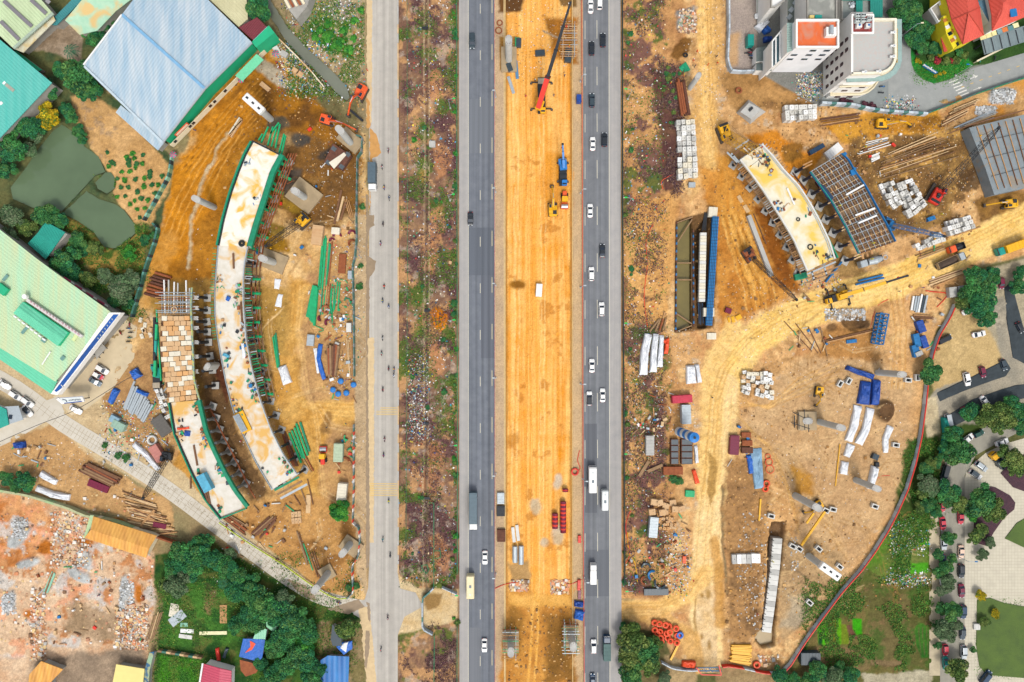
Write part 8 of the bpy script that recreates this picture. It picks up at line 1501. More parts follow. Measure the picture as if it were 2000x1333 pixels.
# ================================================================ STACKS AND STORES
def blocks(Q,nu,nv,ms,label,group,h=.9,z=.05,layers=1,jit=.06,skip=.05,name='concrete_block'):
 (ax,ay),(bx_,by),(cx_,cy_),(dx,dy)=Q
 f=lambda u,v: ((ax*(1-u)+bx_*u)*(1-v)+(dx*(1-u)+cx_*u)*v,(ay*(1-u)+by*u)*(1-v)+(dy*(1-u)+cy_*u)*v)
 for i in range(nu):
  for j in range(nv):
   if R(0,1) <skip:continue
   o=.5 if False else 0;u,v=(i+.5)/nu,(j+.5)/nv;x,y=f(u,v);x1,y1=f(i/nu,v);x2,y2=f((i+1)/nu,v);x3,y3=f(u,j/nv);x4,y4=f(u,(j+1)/nv)
   l=math.hypot(x2-x1,y2-y1);w=math.hypot(x4-x3,y4-y3);a=math.degrees(math.atan2(y2-y1,x2-x1));k=random.randrange(layers)+1
   mb=boxpx('x',x+R(-jit,jit)*l,y+R(-jit,jit)*w,l*.93,w*.92,h*k,a+R(-6,6)*jit*12,random.choice(ms),'','',z=z,mb_only=True,bev=.07)
   c=P(x,y,z+h*k);mb.tube((c.x,c.y,z+h*k),(c.x,c.y,z+h*k+.06),.13,m_dark,5);one(mb,name,label,'concrete block',group)
l=resample(FB_L,17);r=resample(FB_R,17)
for i in range(17):
 for j in range(5):
  u0,u1=(j+(.3 if i%2 else 0))/5.3,(j+1+(.3 if i%2 else 0))/5.3
  q=[(l[i][0]*(1-u)+r[i][0]*u,l[i][1]*(1-u)+r[i][1]*u) for u in (u0,u1)];q2=[(l[i+1][0]*(1-u)+r[i+1][0]*u,l[i+1][1]*(1-u)+r[i+1][1]*u) for u in (u0,u1)];c=centre(q+q2)
  boxpx('concrete_block',c[0]+R(-.5,.5),c[1]+R(-.5,.5),math.dist(q[0],q[1])*.95,math.dist(q[0],q2[0])*.93,1.0,math.degrees(math.atan2(q[1][1]-q[0][1],q[1][0]-q[0][0]))+R(-3,3),m_blockw2 if R(0,1)<.2 else random.choice([m_blockb,m_blockb,m_blockb2]),'beige concrete block laid in rows on the shorter ramp','concrete block','beige blocks covering the shorter ramp',z=ZD-.5,bev=.06)
WB=[m_blockw,m_white,m_blockw,m_blockg];
for Q,nu,nv,ms,lb,h,ly,jt in (([(1321,234),(1358,233),(1364,347),(1325,350)],4,11,WB+[m_blockw2],'below the brown pipe row',.9,3,.06),([(1532,205),(1596,203),(1596,232),(1535,236)],7,3,WB,'by the hotel hoarding',1,3,.05),([(1714,362),(1746,351),(1764,398),(1746,410)],4,5,WB,'in the left half of the heap by the red crane',1,2,.1),([(1750,358),(1782,348),(1812,400),(1776,428)],4,8,WB,'in the right half of the heap by the red crane',1,2,.12),([(1845,433),(1895,420),(1907,445),(1858,461)],6,3,WB,'in the neat stack right of the blue crane boom',1,3,.04),([(1786,478),(1838,452),(1850,470),(1795,490)],6,2,WB,'in the stack topped by timber above the orange lorry',1,2,.15),([(1450,725),(1510,727),(1512,782),(1448,768)],7,6,[m_blockw2,m_white,m_blockw,m_blockb],'in the cream heap inside the haul road bend',.9,2,.2),([(1430,1083),(1486,1081),(1486,1101),(1430,1103)],6,1,WB,'in the single row left of the culvert',1.2,1,.03),([(302,762),(315,757),(335,815),(321,822)],2,8,WB,'in the narrow column left of the shorter ramp',1,2,.1),([(272,620),(292,618),(296,662),(274,662)],3,4,[m_blockb,m_blockw2],'loosely laid left of the shorter ramp',.5,1,.3),([(568,1000),(587,998),(589,1022),(569,1025)],3,2,[m_blockb],'of the small beige pallet near the lower planks',.6,1,.02),([(443,262),(468,228),(478,235),(453,270)],1,4,[m_blockb,m_blockw2],'of the short row on the orange earth',.6,1,.08),([(1266,980),(1335,978),(1338,1002),(1270,1006)],5,2,[m_blockb],'of the big tan tilted slabs beside the scrub',.9,2,.35),([(1286,1012),(1318,1010),(1322,1034),(1288,1036)],5,4,[m_blockb,m_blockb2],'of the small tan cubes below the tilted slabs',.6,1,.25)):
 blocks(Q,nu,nv,ms,'concrete block '+lb,'blocks '+lb,h,layers=ly,jit=jt,skip=.12 if jt>.09 else .02)
GR_=[m_green,m_green2,m_green];BR_=[m_rust,m_rust2,m_brown,m_wood2];WD=[m_wood,m_wood2,m_wood3,m_brown];GV=[m_galv,m_blockg,m_galv]
for kind,A,B_,n,w,h,ms,lb,ly,tb,jt in (
 ('steel_pipe',(297,531,333,542),(279,573,316,584),8,5.2,.8,[m_rust,m_rust,m_rust2],'rusty pipe of the row above the ramp head',1,1,2),('steel_pipe',(1320,153,1331,226),(1336,152,1348,228),5,4.4,.7,[m_rust,m_rust2],'brown pipe of the row in the right scrub',2,1,1),('steel_pipe',(1331,250,1340,350),(1345,262,1350,350),3,3.4,.5,[m_maroon,m_rust],'brown pink pipe lying on the white blocks',1,1,1),('steel_pipe',(1672,550,1730,536),(1672,556,1731,542),2,4,.7,[m_bluef],'thick blue pipe below the formwork ramp',1,1,.5),('steel_pipe',(1612,553,1648,508),(1616,553,1650,508),1,4,.6,[m_bluef],'slanted blue pipe below the pale deck end',1,1,.5),('steel_pipe',(1001,1027,1005,1063),(1009,1024,1013,1060),2,6,.3,[m_galv,m_blockw],'pale sheet strip on the lower central strip',1,0,.5),('steel_pipe',(1006,1067,1006,1104),(1018,1068,1018,1106),2,10,1.5,[m_galv],'fat grey pipe on the lower central strip',1,1,.5),('steel_pipe',(1287,622,1270,648),(1300,620,1296,646),4,4,.5,[m_rust,m_wood2],'brown trunk above the white wrapped rolls',1,1,3),
 ('steel_beam',(598,623,612,556),(613,642,621,556),6,3.4,.5,GR_,'green beam in the left bundle of the green store',2,0,1.5),('steel_beam',(621,572,632,456),(642,560,648,470),8,2.4,.4,GR_+[m_wood2,m_rust],'long green beam in the upper bundle of the green store',1,0,4),('steel_beam',(624,622,630,560),(658,612,664,545),8,2.2,.4,GR_+[m_wood,m_rust],'thin beam in the lower right of the green store',1,0,4),('steel_beam',(562,842,588,905),(583,818,606,892),5,4,.6,GR_,'green beam leaning in the bundle by the long ramp end',1,0,2),('steel_beam',(549,844,575,918),(556,842,582,912),4,2.6,.4,BR_,'brown beam beside the bundle by the long ramp end',1,0,2),('steel_beam',(577,870,612,930),(583,868,614,925),2,2.4,.4,[m_rust,m_wood],'orange brown beam right of the ramp end bundle',1,0,2),('steel_beam',(531,650,542,724),(538,648,546,722),3,2.4,.4,GR_,'green beam right of the long ramp middle',1,0,1),('steel_beam',(638,672,642,740),(664,670,656,735),7,3.6,.6,BR_,'brown steel section of the stack edged with blue sheet',2,0,1.5),('steel_beam',(165,901,240,935),(152,918,222,954),10,2.6,.5,BR_,'brown steel section in the neat pile by the branch road',2,0,1.5),('steel_beam',(240,800,262,745),(278,826,298,790),12,3.6,.6,[m_galv,m_silver],'pale grey steel section of the sloping stack by the blue sheets',1,0,1.5),('steel_beam',(435,1012,480,1048),(450,1008,486,1030),7,2,.35,BR_,'brown bar under the lower end of the shorter ramp',1,0,3),('steel_beam',(490,1045,530,1005),(505,1052,540,1015),7,2.6,.4,BR_,'rusty bar in the fan below the two ramps',1,0,6),('steel_beam',(578,1035,600,1104),(584,1040,602,1102),3,1.6,.3,[m_wood2,m_brown],'long thin plank on the lower left earth',1,0,2),('steel_beam',(603,1075,622,1130),(612,1075,630,1132),3,1.8,.3,[m_brown,m_wood],'plank near the lower bend of the branch road',1,0,2),('steel_beam',(640,1090,651,1142),(640,1090,651,1142),1,2.2,.3,[m_wood],'single plank above the lower bend tall pier',1,0,1),('steel_beam',(592,1062,612,1118),(592,1062,612,1118),1,1.8,.3,[m_green],'green bar among the lower planks',1,0,1),('steel_beam',(555,985,590,1012),(555,985,590,1012),1,1.8,.3,[m_green],'green bar lying below the long ramp end',1,0,1),
 ('timber',(1862,214,1918,190),(1832,250,1886,222),12,1.7,.3,[m_wood,m_brown,m_wood3],'timber of the long pile below the access road',2,0,4),('timber',(1858,252,1952,210),(1880,250,1948,228),5,1.6,.3,GV+[m_wood3],'pale pole right of the long timber pile',1,0,2),('timber',(1600,232,1686,222),(1600,248,1682,234),5,1.8,.3,[m_brown,m_rust2,m_wood],'brown timber along the hotel hoarding',1,0,3),('timber',(1690,280,1735,268),(1674,305,1745,283),7,1.5,.3,[m_white,m_galv,m_wood],'thin white pole in the bunch near the yellow excavator',1,0,3),('timber',(1700,306,1718,299),(1702,316,1720,308),5,2.2,.4,[m_white,m_blockw],'short white post in the small bunch below the thin poles',1,0,1),('timber',(1725,302,1835,256),(1700,352,1880,300),13,1.4,.25,WD,'weathered plank on the dark earth of the upper right yard',1,0,9),('timber',(1805,552,1885,524),(1815,562,1888,534),6,2,.3,WD,'timber of the pile beside the loaded tipper',1,0,2),('timber',(1789,500,1845,480),(1792,508,1850,486),4,1.6,.3,WD,'timber below the white blocks near the orange lorry',1,0,2),('timber',(1862,462,1918,442),(1790,505,1830,490),2,2,.3,[m_wood],'timber edge by the neat white stack',1,0,1),('timber',(236,965,300,985),(252,1030,345,1042),24,2,.25,WD,'loose plank in the untidy heap by the black lattice crane',1,0,14),('timber',(250,990,320,1015),(310,1045,350,1040),12,2.4,.3,[m_wood,m_wood3,m_brown],'loose plank in the lower part of the untidy heap',1,0,10),('timber',(272,1030,303,994),(276,1031,306,996),1,4,.4,[m_wood],'thick plank lying across the untidy heap',1,0,1),('timber',(550,1000,560,985),(598,930,612,990),5,2,.3,[m_wood2,m_brown],'plank near the end of the long ramp',1,0,4),('timber',(652,440,668,366),(664,430,675,395),3,4,.4,[m_wood2,m_brown,m_wood3],'old board right of the wet pits',1,0,2),('timber',(672,386,684,428),(680,390,690,426),3,1.4,.3,[m_wood],'thin lath near the upper hoarding',1,0,1),('timber',(1600,668,1712,642),(1605,672,1712,646),2,2.2,.3,[m_brown,m_wood],'long timber left of the blue truss',1,0,2),('timber',(1530,625,1590,690),(1600,640,1620,700),4,1.4,.3,WD,'plank near the gravel ringed hole',1,0,6),('timber',(1248,932,1268,900),(1248,932,1268,900),1,6,.5,[m_wood2],'left trunk of the two below the grey box',1,0,0),('timber',(1262,923,1296,908),(1262,923,1296,908),1,6,.5,[m_wood2],'right trunk of the two below the grey box',1,0,0),('timber',(1300,608,1290,640),(1300,618,1288,646),1,3,.3,[m_wood],'board leaning above the white wrapped rolls',1,0,1),('timber',(675,655,683,740),(690,655,688,740),4,1.4,.3,[m_wood3,m_wood],'lath leaning near the hoarding above the blue drums',1,0,2),
 ('timber',(85,1160,102,1115),(92,1160,108,1120),4,2,.25,[m_wood2,g3[1]],'plank in the demolition heap',1,0,2),('timber',(284,1255,302,1200),(300,1250,318,1190),7,1.6,.25,[m_wood2,m_wood3],'plank of the bundle between demolition ground and garden',1,0,2),('yellow_rod',(1428,1262,1470,1262),(1424,1292,1468,1300),16,2.2,.4,[m_yel],'yellow tube of the bright stack by the bottom gate',2,0,2),('black_pipe',(1371,455,1377,415),(1378,453,1381,415),4,1.4,.3,[m_dark],'dark bar at the upper end of the white girder',1,0,.3),('black_pipe',(1364,590,1366,636),(1372,590,1374,636),4,1.4,.3,[m_dark,m_navy],'dark bar at the lower end of the white girder',1,0,.3),
 ('panel_strip',(1786,575,1780,610),(1812,575,1804,612),6,3.4,.5,[m_galv,m_dgrey,m_white],'pale strip of the stack in the fence corner store',1,0,.5),('timber',(1780,615,1826,618),(1780,622,1824,624),4,1.6,.3,[m_brown,m_wood],'timber between the two fence corner stacks',1,0,1)):
 pile(kind,A,B_,n,w,h,ms,lb,kind.replace('_',' '),lb+' group' if n>1 else None,layers=ly,tube=bool(tb),jit=jt)
mm_r=mat('site_box_red','#c8344c',.6,var=.2,vs=.7);m_bin=mat('sludge_grey','#5a6266',.4,var=.2);m_lbl=mat('light_blue_box','#5cb0cc',.6,var=.2,vs=.6);m_net=mat('black_netting','#3c4448',.95,var=.3,vs=.3,bump=.5,bs=1)
BXL=[('site_box',1333,780,39,15,2.4,-4,mm_r,'red site box above the long grey box'),('site_box',1341,810,38,18,2.6,88,m_galv,'long grey box under the red site box'),('site_box',1270,871,38,16,2.2,90,m_blockg,'dirty grey box left of the row of sludge tanks'),('site_box',1277,1031,40,17,2.4,95,m_galv,'grey ribbed box beside the small tan cubes'),('site_box',1435,870,38,18,1.6,93,m_maroon,'maroon topped table left of the brown cages'),('site_box',660,885,36,18,2.2,92,mat('pale_green_box','#b8c8a8',.7),'pale green box beside the small red roller'),('site_box',667,962,34,18,2.4,96,m_blockw2,'cream box above the bright green tree'),('site_box',619,459,38,21,2.2,97,m_blockb,'timber topped box left of the red form arcs'),('site_box',655,451,16,13,1.5,4,m_blockw2,'small open box by the red form arcs'),('site_box',398,944,36,17,2.4,62,m_lbl,'light blue box on the edge of the shorter ramp'),('site_box',230,832,26,16,1.8,28,mat('mint_grey_box','#9ab8a4',.7),'mint grey box by the branch road'),('site_box',222,820,18,14,1.6,28,mat('blue_grey_box','#8fb0c0',.7),'blue grey box joined to the mint grey one'),('site_box',305,886,34,18,2.0,58,mat('dusty_pink_roof','#c88478',.7),'dusty pink ribbed shed by the long white wrap'),('site_box',315,832,40,26,1.4,55,mat('dark_slab','#6a6660',.8),'dark slab with two openings beside the shorter ramp'),('site_box',1053,567,25,12,1.8,94,m_white,'white box alone in the middle of the central strip'),('site_box',844,281,12,12,1.2,0,m_blockg,'small grey cube in the scrub strip'),('site_box',879,513,6,6,.8,20,m_blockb,'tiny tan cube in the scrub strip'),('site_box',1352,361,13,10,1.2,0,m_galv,'grey box below the white block stack'),('site_box',1460,292,16,8,.3,40,m_blockw,'white plate on the yellow crane boom'),('site_box',540,98,16,11,1.2,60,m_blockw,'white crate near the rubbish heap by the canal'),('site_box',554,105,14,11,1.0,30,m_blockg,'open grey crate near the rubbish heap'),('site_box',585,144,12,10,.8,35,m_blockb,'left cardboard box on the rubbish heap'),('site_box',577,138,14,9,.8,35,m_blockb,'right cardboard box on the rubbish heap'),('site_box',517,169,22,9,.7,40,m_blockb,'pair of beige boards on the orange earth'),('site_box',681,640,10,18,1.4,0,m_blockw,'white hut by the hoarding below the green store'),('site_box',684,537,10,16,1.4,0,m_galv,'grey box right of the rusty curved plates'),('site_box',606,665,22,14,1.0,95,m_galv,'grey slab above the blue sheet edged stack'),('steel_plate',668,515,38,14,.8,94,m_rust,'rusty curved plate stack right of the green store'),('steel_plate',602,985,36,9,.2,92,m_wood3,'pale board below the long ramp end'),('steel_plate',1000+10,77+5,8,18,.8,0,m_green,'green timber crate beside the top median pier'),('crate',1013,83,18,10,1,92,m_dgrey,'dark crate right of the top median pier'),('crate',995,131,17,10,1,70,m_dgrey,'dark crate below the top median pier'),('crate',1055,103,19,11,1,-4,m_dgrey,'dark crate left of the crane boom'),('steel_plate',1009,136,36,6,.3,85,mat('blue_plate','#5a8cb0',.5),'blue plate strip below the top median pier'),('steel_plate',998,166,35,6,.3,72,m_galv,'grey plate strip left of the red mobile crane'),('steel_plate',1110,107,28,13,1.2,95,m_dgrey,'dark form panel under the timber scaffold'),('cage',978,974,22,14,.9,90,m_galv,'upper grey cage on the left shoulder'),('cage',978,999,20,16,.9,90,m_dark,'second grey cage on the left shoulder'),('cage',979,1047,24,16,.9,90,m_rust2,'brown cage on the left shoulder'),('toilet_cabin',1131,192,15,9,2,90,m_tarpn,'blue cabin by the red barrier at the top'),('crate',1132,1054,14,6,.9,90,m_redm,'small red crate by the right barrier'),('crate',1131,1144,20,6,.9,92,m_redm,'upper red crate stack by the right shoulder'),('crate',1132,1162,18,6,.9,92,m_maroon,'lower red crate stack by the right shoulder'),('awning',1467,78,22,12,2.5,90,m_teal,'small teal awning by the top car park'),('steel_plate',1458,478-70,16,8,.3,60,m_wood3,'pale board left of the pale deck brackets'),('steel_plate',1446,389,15,7,.3,60,m_wood3,'lower pale board left of the pale deck brackets'),('steel_plate',1565,540,24,12,1.2,-12,m_green2,'dark green block at the foot of the pale deck'),('steel_plate',1629,305-10,34,17,1.2,-38,m_white,'white container slab at the head of the formwork ramp'),('steel_plate',1596,291,32,9,1.5,-30,m_navy,'navy box above the white container slab'),('box_beam',1385,610,21,17,1.6,0,m_blockw2,'cream box at the lower end of the blue girder'),('box_beam',1393,414,17,19,1.6,5,m_blockw2,'cream box at the upper end of the blue girder'),('box_beam',1390,657,18,13,.5,0,m_blockw2,'flat cream pallet below the blue girder'),('crate',1423,607,12,10,.9,20,m_maroon,'dark red cube right of the blue girder'),('crate',1424,625,10,4,.5,80,m_yel,'first yellow crate below the dark red cube'),('crate',1432,624,12,6,.5,78,m_yel,'middle yellow crate below the dark red cube'),('crate',1443,620,11,9,.5,-30,m_yel,'third yellow crate below the dark red cube'),('crate',1337,1094,14,7,.8,90,m_ora,'orange crate in the scrap corner'),('form_shell',1282,1157,48,13,.9,-1,m_dgrey,'long dark trough at the bottom of the scrap corner'),('slurry_tank',1348,965,18,13,.9,3,m_green,'green framed tray beside the haul road'),('slurry_tank',1315,920,38,16,1.2,-1,m_rust,'rusty tank below the row of sludge tanks'),('crate',1664,667,20,7,.6,-6,m_bluef,'blue crate pair left of the blue truss'),('crate',1800,638,24,14,1.6,70,m_tarpn,'upper blue crate in the fence corner store'),('crate',1792,665,26,12,1.4,78,m_bluef,'middle left blue crate in the fence corner store'),('crate',1806,668,24,12,1.4,70,m_tarpn,'middle right blue crate in the fence corner store'),('crate',1790,686,24,13,1.4,75,m_bluef,'lowest blue crate in the fence corner store'),('crate',1796,691,14,9,1.8,-25,m_blockg,'pale slatted crate on the blue ones'),('site_box',1862,571,20,15,1.8,85,m_blockg,'grey ribbed box by the dark trees'),('site_box',1882,564,18,12,1.8,-10,m_galv,'pale box at the tree edge'),('air_compressor',1820,427,15,8,1.4,-20,m_bluef,'light blue compressor below the red crane'),('steel_plate',1480,335,11,9,.4,20,m_wood3,'x'),('site_box',1583,1305-15,30,20,.1,0,m_wood3,'x'),('garden_shed',1584,1288,38,24,2.2,0,m_dgrey,'dark grey roofed shed below the vegetable beds'),('crate',1711,893,12,11,1.4,20,m_dgrey,'dark cube above the small covered stack'),('crate',1714,908,9,8,1,90,m_dark,'dark pallet at the head of the small covered stack'),('site_box',1909,1225,12,12,.8,0,m_blockw,'white box at the lawn edge'),('cage',1458,850,18,10,1,0,m_rust,'top brown cage right of the maroon table'),('cage',1460,866,20,11,1.2,0,m_rust,'middle brown cage right of the maroon table'),('cage',1460,880,22,12,1.2,0,m_rust2,'lower brown cage right of the maroon table'),('board',346,1208,34,18,.15,-38,m_galv,'grey sheet lying on the garden grass'),('board',340,1193,18,26,.12,10,m_blockw2,'cream sheet under the grey garden sheet'),('board',359,1221,15,8,.15,0,g3[1],'small mint board, upper, on the garden grass'),('board',365,1233,26,8,.15,3,m_white,'white board in the middle of the garden boards'),('board',362,1244,26,8,.15,8,m_blockw,'pale board, lowest, on the garden grass'),('board',416,1237,54,7,.15,-1,mat('cream_board','#f0e8b8'),'long cream board across the garden'),('board',436,1200,14,36,.15,0,m_wood,'brown plywood sheet on the garden grass'),('cage',191,950,42,14,.8,22,m_maroon,'maroon reinforcement cage by the brown sections'),('cage',311,1027,26,10,.7,12,m_maroon,'maroon brick pallet on the untidy heap')]
for k,x,y,l,w,h,a,m_,lb in BXL:
 if lb=='x':continue
 z=ZD if 'on the edge of the shorter ramp' in lb else 6.2 if 'yellow crane boom' in lb else .05;c=P(x,y,z+h);t=thing(k,(c.x,c.y,z),lb,k.replace('_',' '));mb=boxpx('x',x,y,l,w,h,a,m_,'','',z=z,mb_only=True,bev=.08);mb.build('body',t)
 k_=mpp(z+h);n=max(2,int(l*k_/.9));rb=MB();ar=-math.radians(a)
 for i in range(n):u=((i+.5)/n-.5)*l*k_;rb.box((c.x+u*math.cos(ar),c.y+u*math.sin(ar),z+h+.03),(.14,w*k_*.94,.08),m_,ar)
 if h>.25:rb.build('top_ribs',t)
def lst(f,rows,*a):
 for q in rows:f(*q,*a)
for i in range(4):
 for j,w_ in ((0,12),(1,18)):
  p=P(1318+j*24,864+i*12.5,1.6);t=thing('sludge_tank',(p.x,p.y,0),'dark sludge tank in the block of eight beside the haul road','tank','sludge tanks');mb=MB();mb.box((p.x,p.y,.8),(w_*PX*1.25,1.9,1.6),m_rust2,0,.05);mb.build('shell',t);mb=MB();mb.box((p.x,p.y,1.62),(w_*PX*1.1,1.6,.06),m_bin);mb.build('sludge',t)
t=thing('silo',P(1345,852),'blue striped silo lying across the sludge tanks','silo');mb=MB()
for i in range(6):a,b=P(1326,843,1),P(1356,855,11.5);mb.tube(a+(b-a)*i/6,a+(b-a)*(i+1)/6,1.5,m_blu if i%2 else m_blockw,18)
mb.build('body',t);mb=MB();b=P(1356,855,11.5);mb.tube(b,b+Vector((0,0,.5)),1.6,m_blu,18,.4);mb.tube(b+Vector((0,0,.5)),b+Vector((0,0,.7)),.4,m_dark,10);mb.build('cap',t)
t=thing('blue_girder',P(1389,520),'long blue gridded girder beside the water filled pit','girder');mb=MB();a,b=P(1397,424,1.5),P(1384,636,1.5);mb.beam(a,b,1.9,1.4,m_bluef);mb.build('body',t);mb=MB()
for i in range(34):c=a+(b-a)*(i+.5)/34;mb.beam(c+Vector((-1,0,.72)),c+Vector((1,0,.72)),.12,.12,m_navy)
for s in (-.5,0,.5):mb.beam(a+Vector((s,0,.74)),b+Vector((s,0,.74)),.1,.1,m_navy)
mb.build('ribs',t)
t=thing('concrete_girder',P(1371,520),'long white slabbed girder left of the blue one','girder');a,b=P(1373,455,1.5),P(1370,590,1.5)
for i in range(22):mb=MB();c=a+(b-a)*(i+.5)/22;mb.box(c,(2.0,.94,1.3),m_blockw2 if i%3 else m_blockw,0,.04);mb.build('slab',t)
seg('concrete_beam',1463,421,1508,540,8,1.4,.1,m_blockg,'long pale tapering beam on the red brown earth','girder');seg('timber',1472,418,1497,477,2,.3,.1,m_brown,'brown timber beside the long pale tapering beam','timber')
for (x1,y1,x2,y2) in ((1321,436,1353,424),(1323,474,1352,429),(1321,514,1352,514),(1321,547,1352,547),(1320,612,1353,634),(1319,649,1355,635),(1352,455,1352,598)):seg('strut',x1,y1,x2,y2,2.2,.45,-.5,m_wood2,'brown strut across the water filled pit','strut','struts of the water filled pit')
for pp in ([(1319,650),(1321,434)],[(1354,638),(1353,450)]):
 t=fence(pp,.8,'sheet_pile_wall','sheet pile wall on the '+('left' if pp[0][0] ==1319 else 'right')+' side of the water filled pit',[m_rust2,m_bluef,m_dark],th=.35,run=5,postn=44,postm=m_rust2)
mb=MB();lattice(mb,P(1724,613,1.5),P(1713,672,1.5),2.6,2.6,m_bluef,8,.22);one(mb,'steel_truss','blue lattice truss section lying on the lower right earth','truss')
for pts,w0,w1,h,m_,lb in (([(1266,652),(1258,690),(1256,733)],16,18,1.6,m_tarpw,'left white wrapped roll of the three by the scrub'),([(1280,652),(1276,690),(1275,728)],12,15,1.6,m_tarpw,'middle white wrapped roll of the three by the scrub'),([(1292,655),(1289,690),(1288,718)],10,12,1.4,m_tarpw,'right white wrapped roll of the three by the scrub'),([(1347,714),(1350,750)],18,22,1.5,m_tarpw,'wide white wrapped bundle above the red site box'),([(1360,712),(1366,748)],9,9,1.3,m_tarpw,'narrow white wrapped bundle above the red site box'),([(1675,792),(1668,828),(1656,862)],18,15,1.1,m_tarpw,'left of the two long white draped sheets'),([(1699,797),(1690,838),(1676,868)],17,17,1.1,m_tarpw,'right of the two long white draped sheets'),([(1662,868),(1652,892)],18,14,1,m_tarpw,'crumpled white sheet below the two long ones'),([(1650,902),(1646,927)],16,16,.9,m_tarpw,'lowest white sheet in the row of draped stacks'),([(1738,832),(1728,858),(1728,885)],14,10,.9,m_tarpw,'lone curved white sheet right of the draped pair'),([(1708,911),(1697,956)],16,13,1.6,m_tarpw,'small white covered stack crossed by a pier'),([(262,866),(285,885),(312,917)],12,10,1.2,m_tarpw,'long white wrap along the branch road'),([(80,924),(112,943)],13,12,1.2,m_tarpw,'upper white wrapped roll in the storage yard'),([(72,953),(105,966),(138,972)],12,14,1.3,m_tarpw,'lower white wrapped roll in the storage yard'),([(551,715),(563,750)],18,20,1.3,m_tarpw,'crumpled white sheet right of the long ramp'),([(1652,718),(1678,728),(1706,737)],10,12,1.4,m_tarpn,'long navy wrapped bundle'),([(1690,745),(1684,790)],22,26,1.5,m_tarpn,'left half of the big navy covered stack'),([(1710,742),(1706,792)],18,18,1.5,m_tarpn,'right half of the big navy covered stack'),([(1475,875),(1482,955)],26,20,1.0,mat('faded_blue_sheet','#86a8c0',.6,var=.3,vs=.5,bump=.7,bs=1.5),'faded blue white sheet over the store inside the haul loop'),([(1463,888),(1468,925)],14,12,.9,m_tarpb,'blue sheet left of the faded one'),([(1295,668),(1303,660),(1300,692)],9,10,1.2,m_tarpo,'orange sheet beside the white wrapped rolls'),([(1290,672),(1292,695)],7,8,1.1,m_tarpn,'navy sheet squeezed beside the orange one'),([(627,672),(622,700),(634,742)],10,10,.9,m_tarpb,'blue sheet along the brown stack'),([(616,680),(622,730)],8,6,.6,m_tarpw,'pale sheet left of the blue edged stack'),([(216,788),(230,760)],12,14,1.4,m_tarpb,'blue wrapped bundle beside the sloping grey stack'),([(262,722),(272,738)],18,20,1.5,m_tarpb,'crumpled blue sheet above the sloping grey stack'),([(268,762),(290,772)],9,9,1,m_tarpb,'blue roll on the sloping grey stack'),([(30,870),(52,868)],14,14,1.6,m_tarpn,'blue covered heap at the left edge yard'),([(1121,1178),(1139,1180)],12,12,1.2,m_tarpn,'upper blue sheet by the right barrier'),([(1122,1198),(1140,1202)],20,22,1.6,m_tarpb,'lower blue sheet by the right barrier'),([(1331,1295),(1358,1298)],12,16,1.2,m_tarpo,'orange sheet at the bottom gate'),([(1354,918),(1362,945)],8,10,.8,m_tarpo,'small orange sheet beside the haul road'),([(1358,870),(1361,905)],7,7,.9,m_tarpw,'white wrap right of the sludge tanks'),([(1497,42),(1478,60)],14,18,2,m_tarpw,'white sheet among the shelters at the top car park'),([(1500,58),(1490,66)],16,10,2,m_tarpb,'blue sheet among the shelters at the top car park'),([(1490,80),(1506,78)],12,8,1.8,m_tarpn,'dark blue sheet over the lower shelter at the top car park'),([(1328,137),(1338,128),(1342,140)],14,16,.5,mat('green_net','#1ca070',.7),'green net heap with a worker in the right scrub'),([(443,582),(449,585)],10,11,.9,m_tarpb,'blue sheet on the long ramp deck'),([(360,846),(372,848)],12,12,.6,m_tarpn,'blue sheet on the shorter ramp deck'),([(346,838),(370,836)],5,5,.5,m_tarpo,'orange sheet on the shorter ramp deck'),([(436,692),(448,697)],7,7,.8,m_lbl,'light blue sheet on the long ramp deck'),([(474,670),(478,700)],7,8,.6,m_tarpw,'pale sheet at the right edge of the long ramp deck'),([(425,1265),(428,1290)],8,7,.8,m_redm,'red shiny sheet above the crimson roof'),([(445,1265),(437,1285)],7,7,.7,m_dgrey,'dark sheet above the crimson roof'),([(543,545),(540,565)],14,10,.3,m_tarpw,'upper white powder heap on the sandy earth'),([(548,575),(543,600)],10,14,.3,m_tarpw,'lower white powder heap on the sandy earth'),([(645,555),(650,640)],3,3,.4,m_green,'green net strip in the green store'),([(955*2-52,500*2-174),(1845,890)],8,11,2.6,m_teal,'x')):
 if lb=='x':continue
 z=ZD if 'ramp deck' in lb else .05;longsheet('tarpaulin' if m_ is not m_tarpw else 'white_sheet',pts,w0*.9,w1*.9,z,h,m_,lb,'tarpaulin' if m_ is not m_tarpw else 'sheet')
longsheet('banner',[(1841,815),(1845,850),(1838,888)],7,9,.1,2.6,m_teal,'long teal banner standing beside the silver van','banner')
for pts,lb in (([(1828,768),(1900,735),(1965,702),(1975,720),(1965,735),(1880,765),(1835,785)],'upper strip of black netting on the sandy lot'),([(1845,815),(1900,780),(1985,752),(2010,750),(2010,775),(1930,800),(1860,835)],'lower strip of black netting beside the silver van'),([(1960,560),(1975,552),(2010,680),(2060,700),(2010,715),(1978,700),(1968,640)],'tall strip of black netting at the right edge')):lumpy('netting',pts,.03,.25,m_net,lb,'netting')
for i in range(17):x,y=1278+(i%5)*10+R(-3,3)+(i//5)*2,1217+(i//5)*12+(i%5)*3+R(-3,3);mb=MB();mb.torus(P(x,y,.5+.3*(i%3)),.75,.36,m_tarpo,14,7);one(mb,'orange_ring','bright orange tube coil in the heap beside the tree clump','coil','orange coils by the tree clump')
def ring(x,y,r,th,m_,lb,z=.2,k='coil'):mb=MB();mb.torus(P(x,y,z+th),r*PX,th,m_,18,6);one(mb,k,lb,k.replace('_',' '))
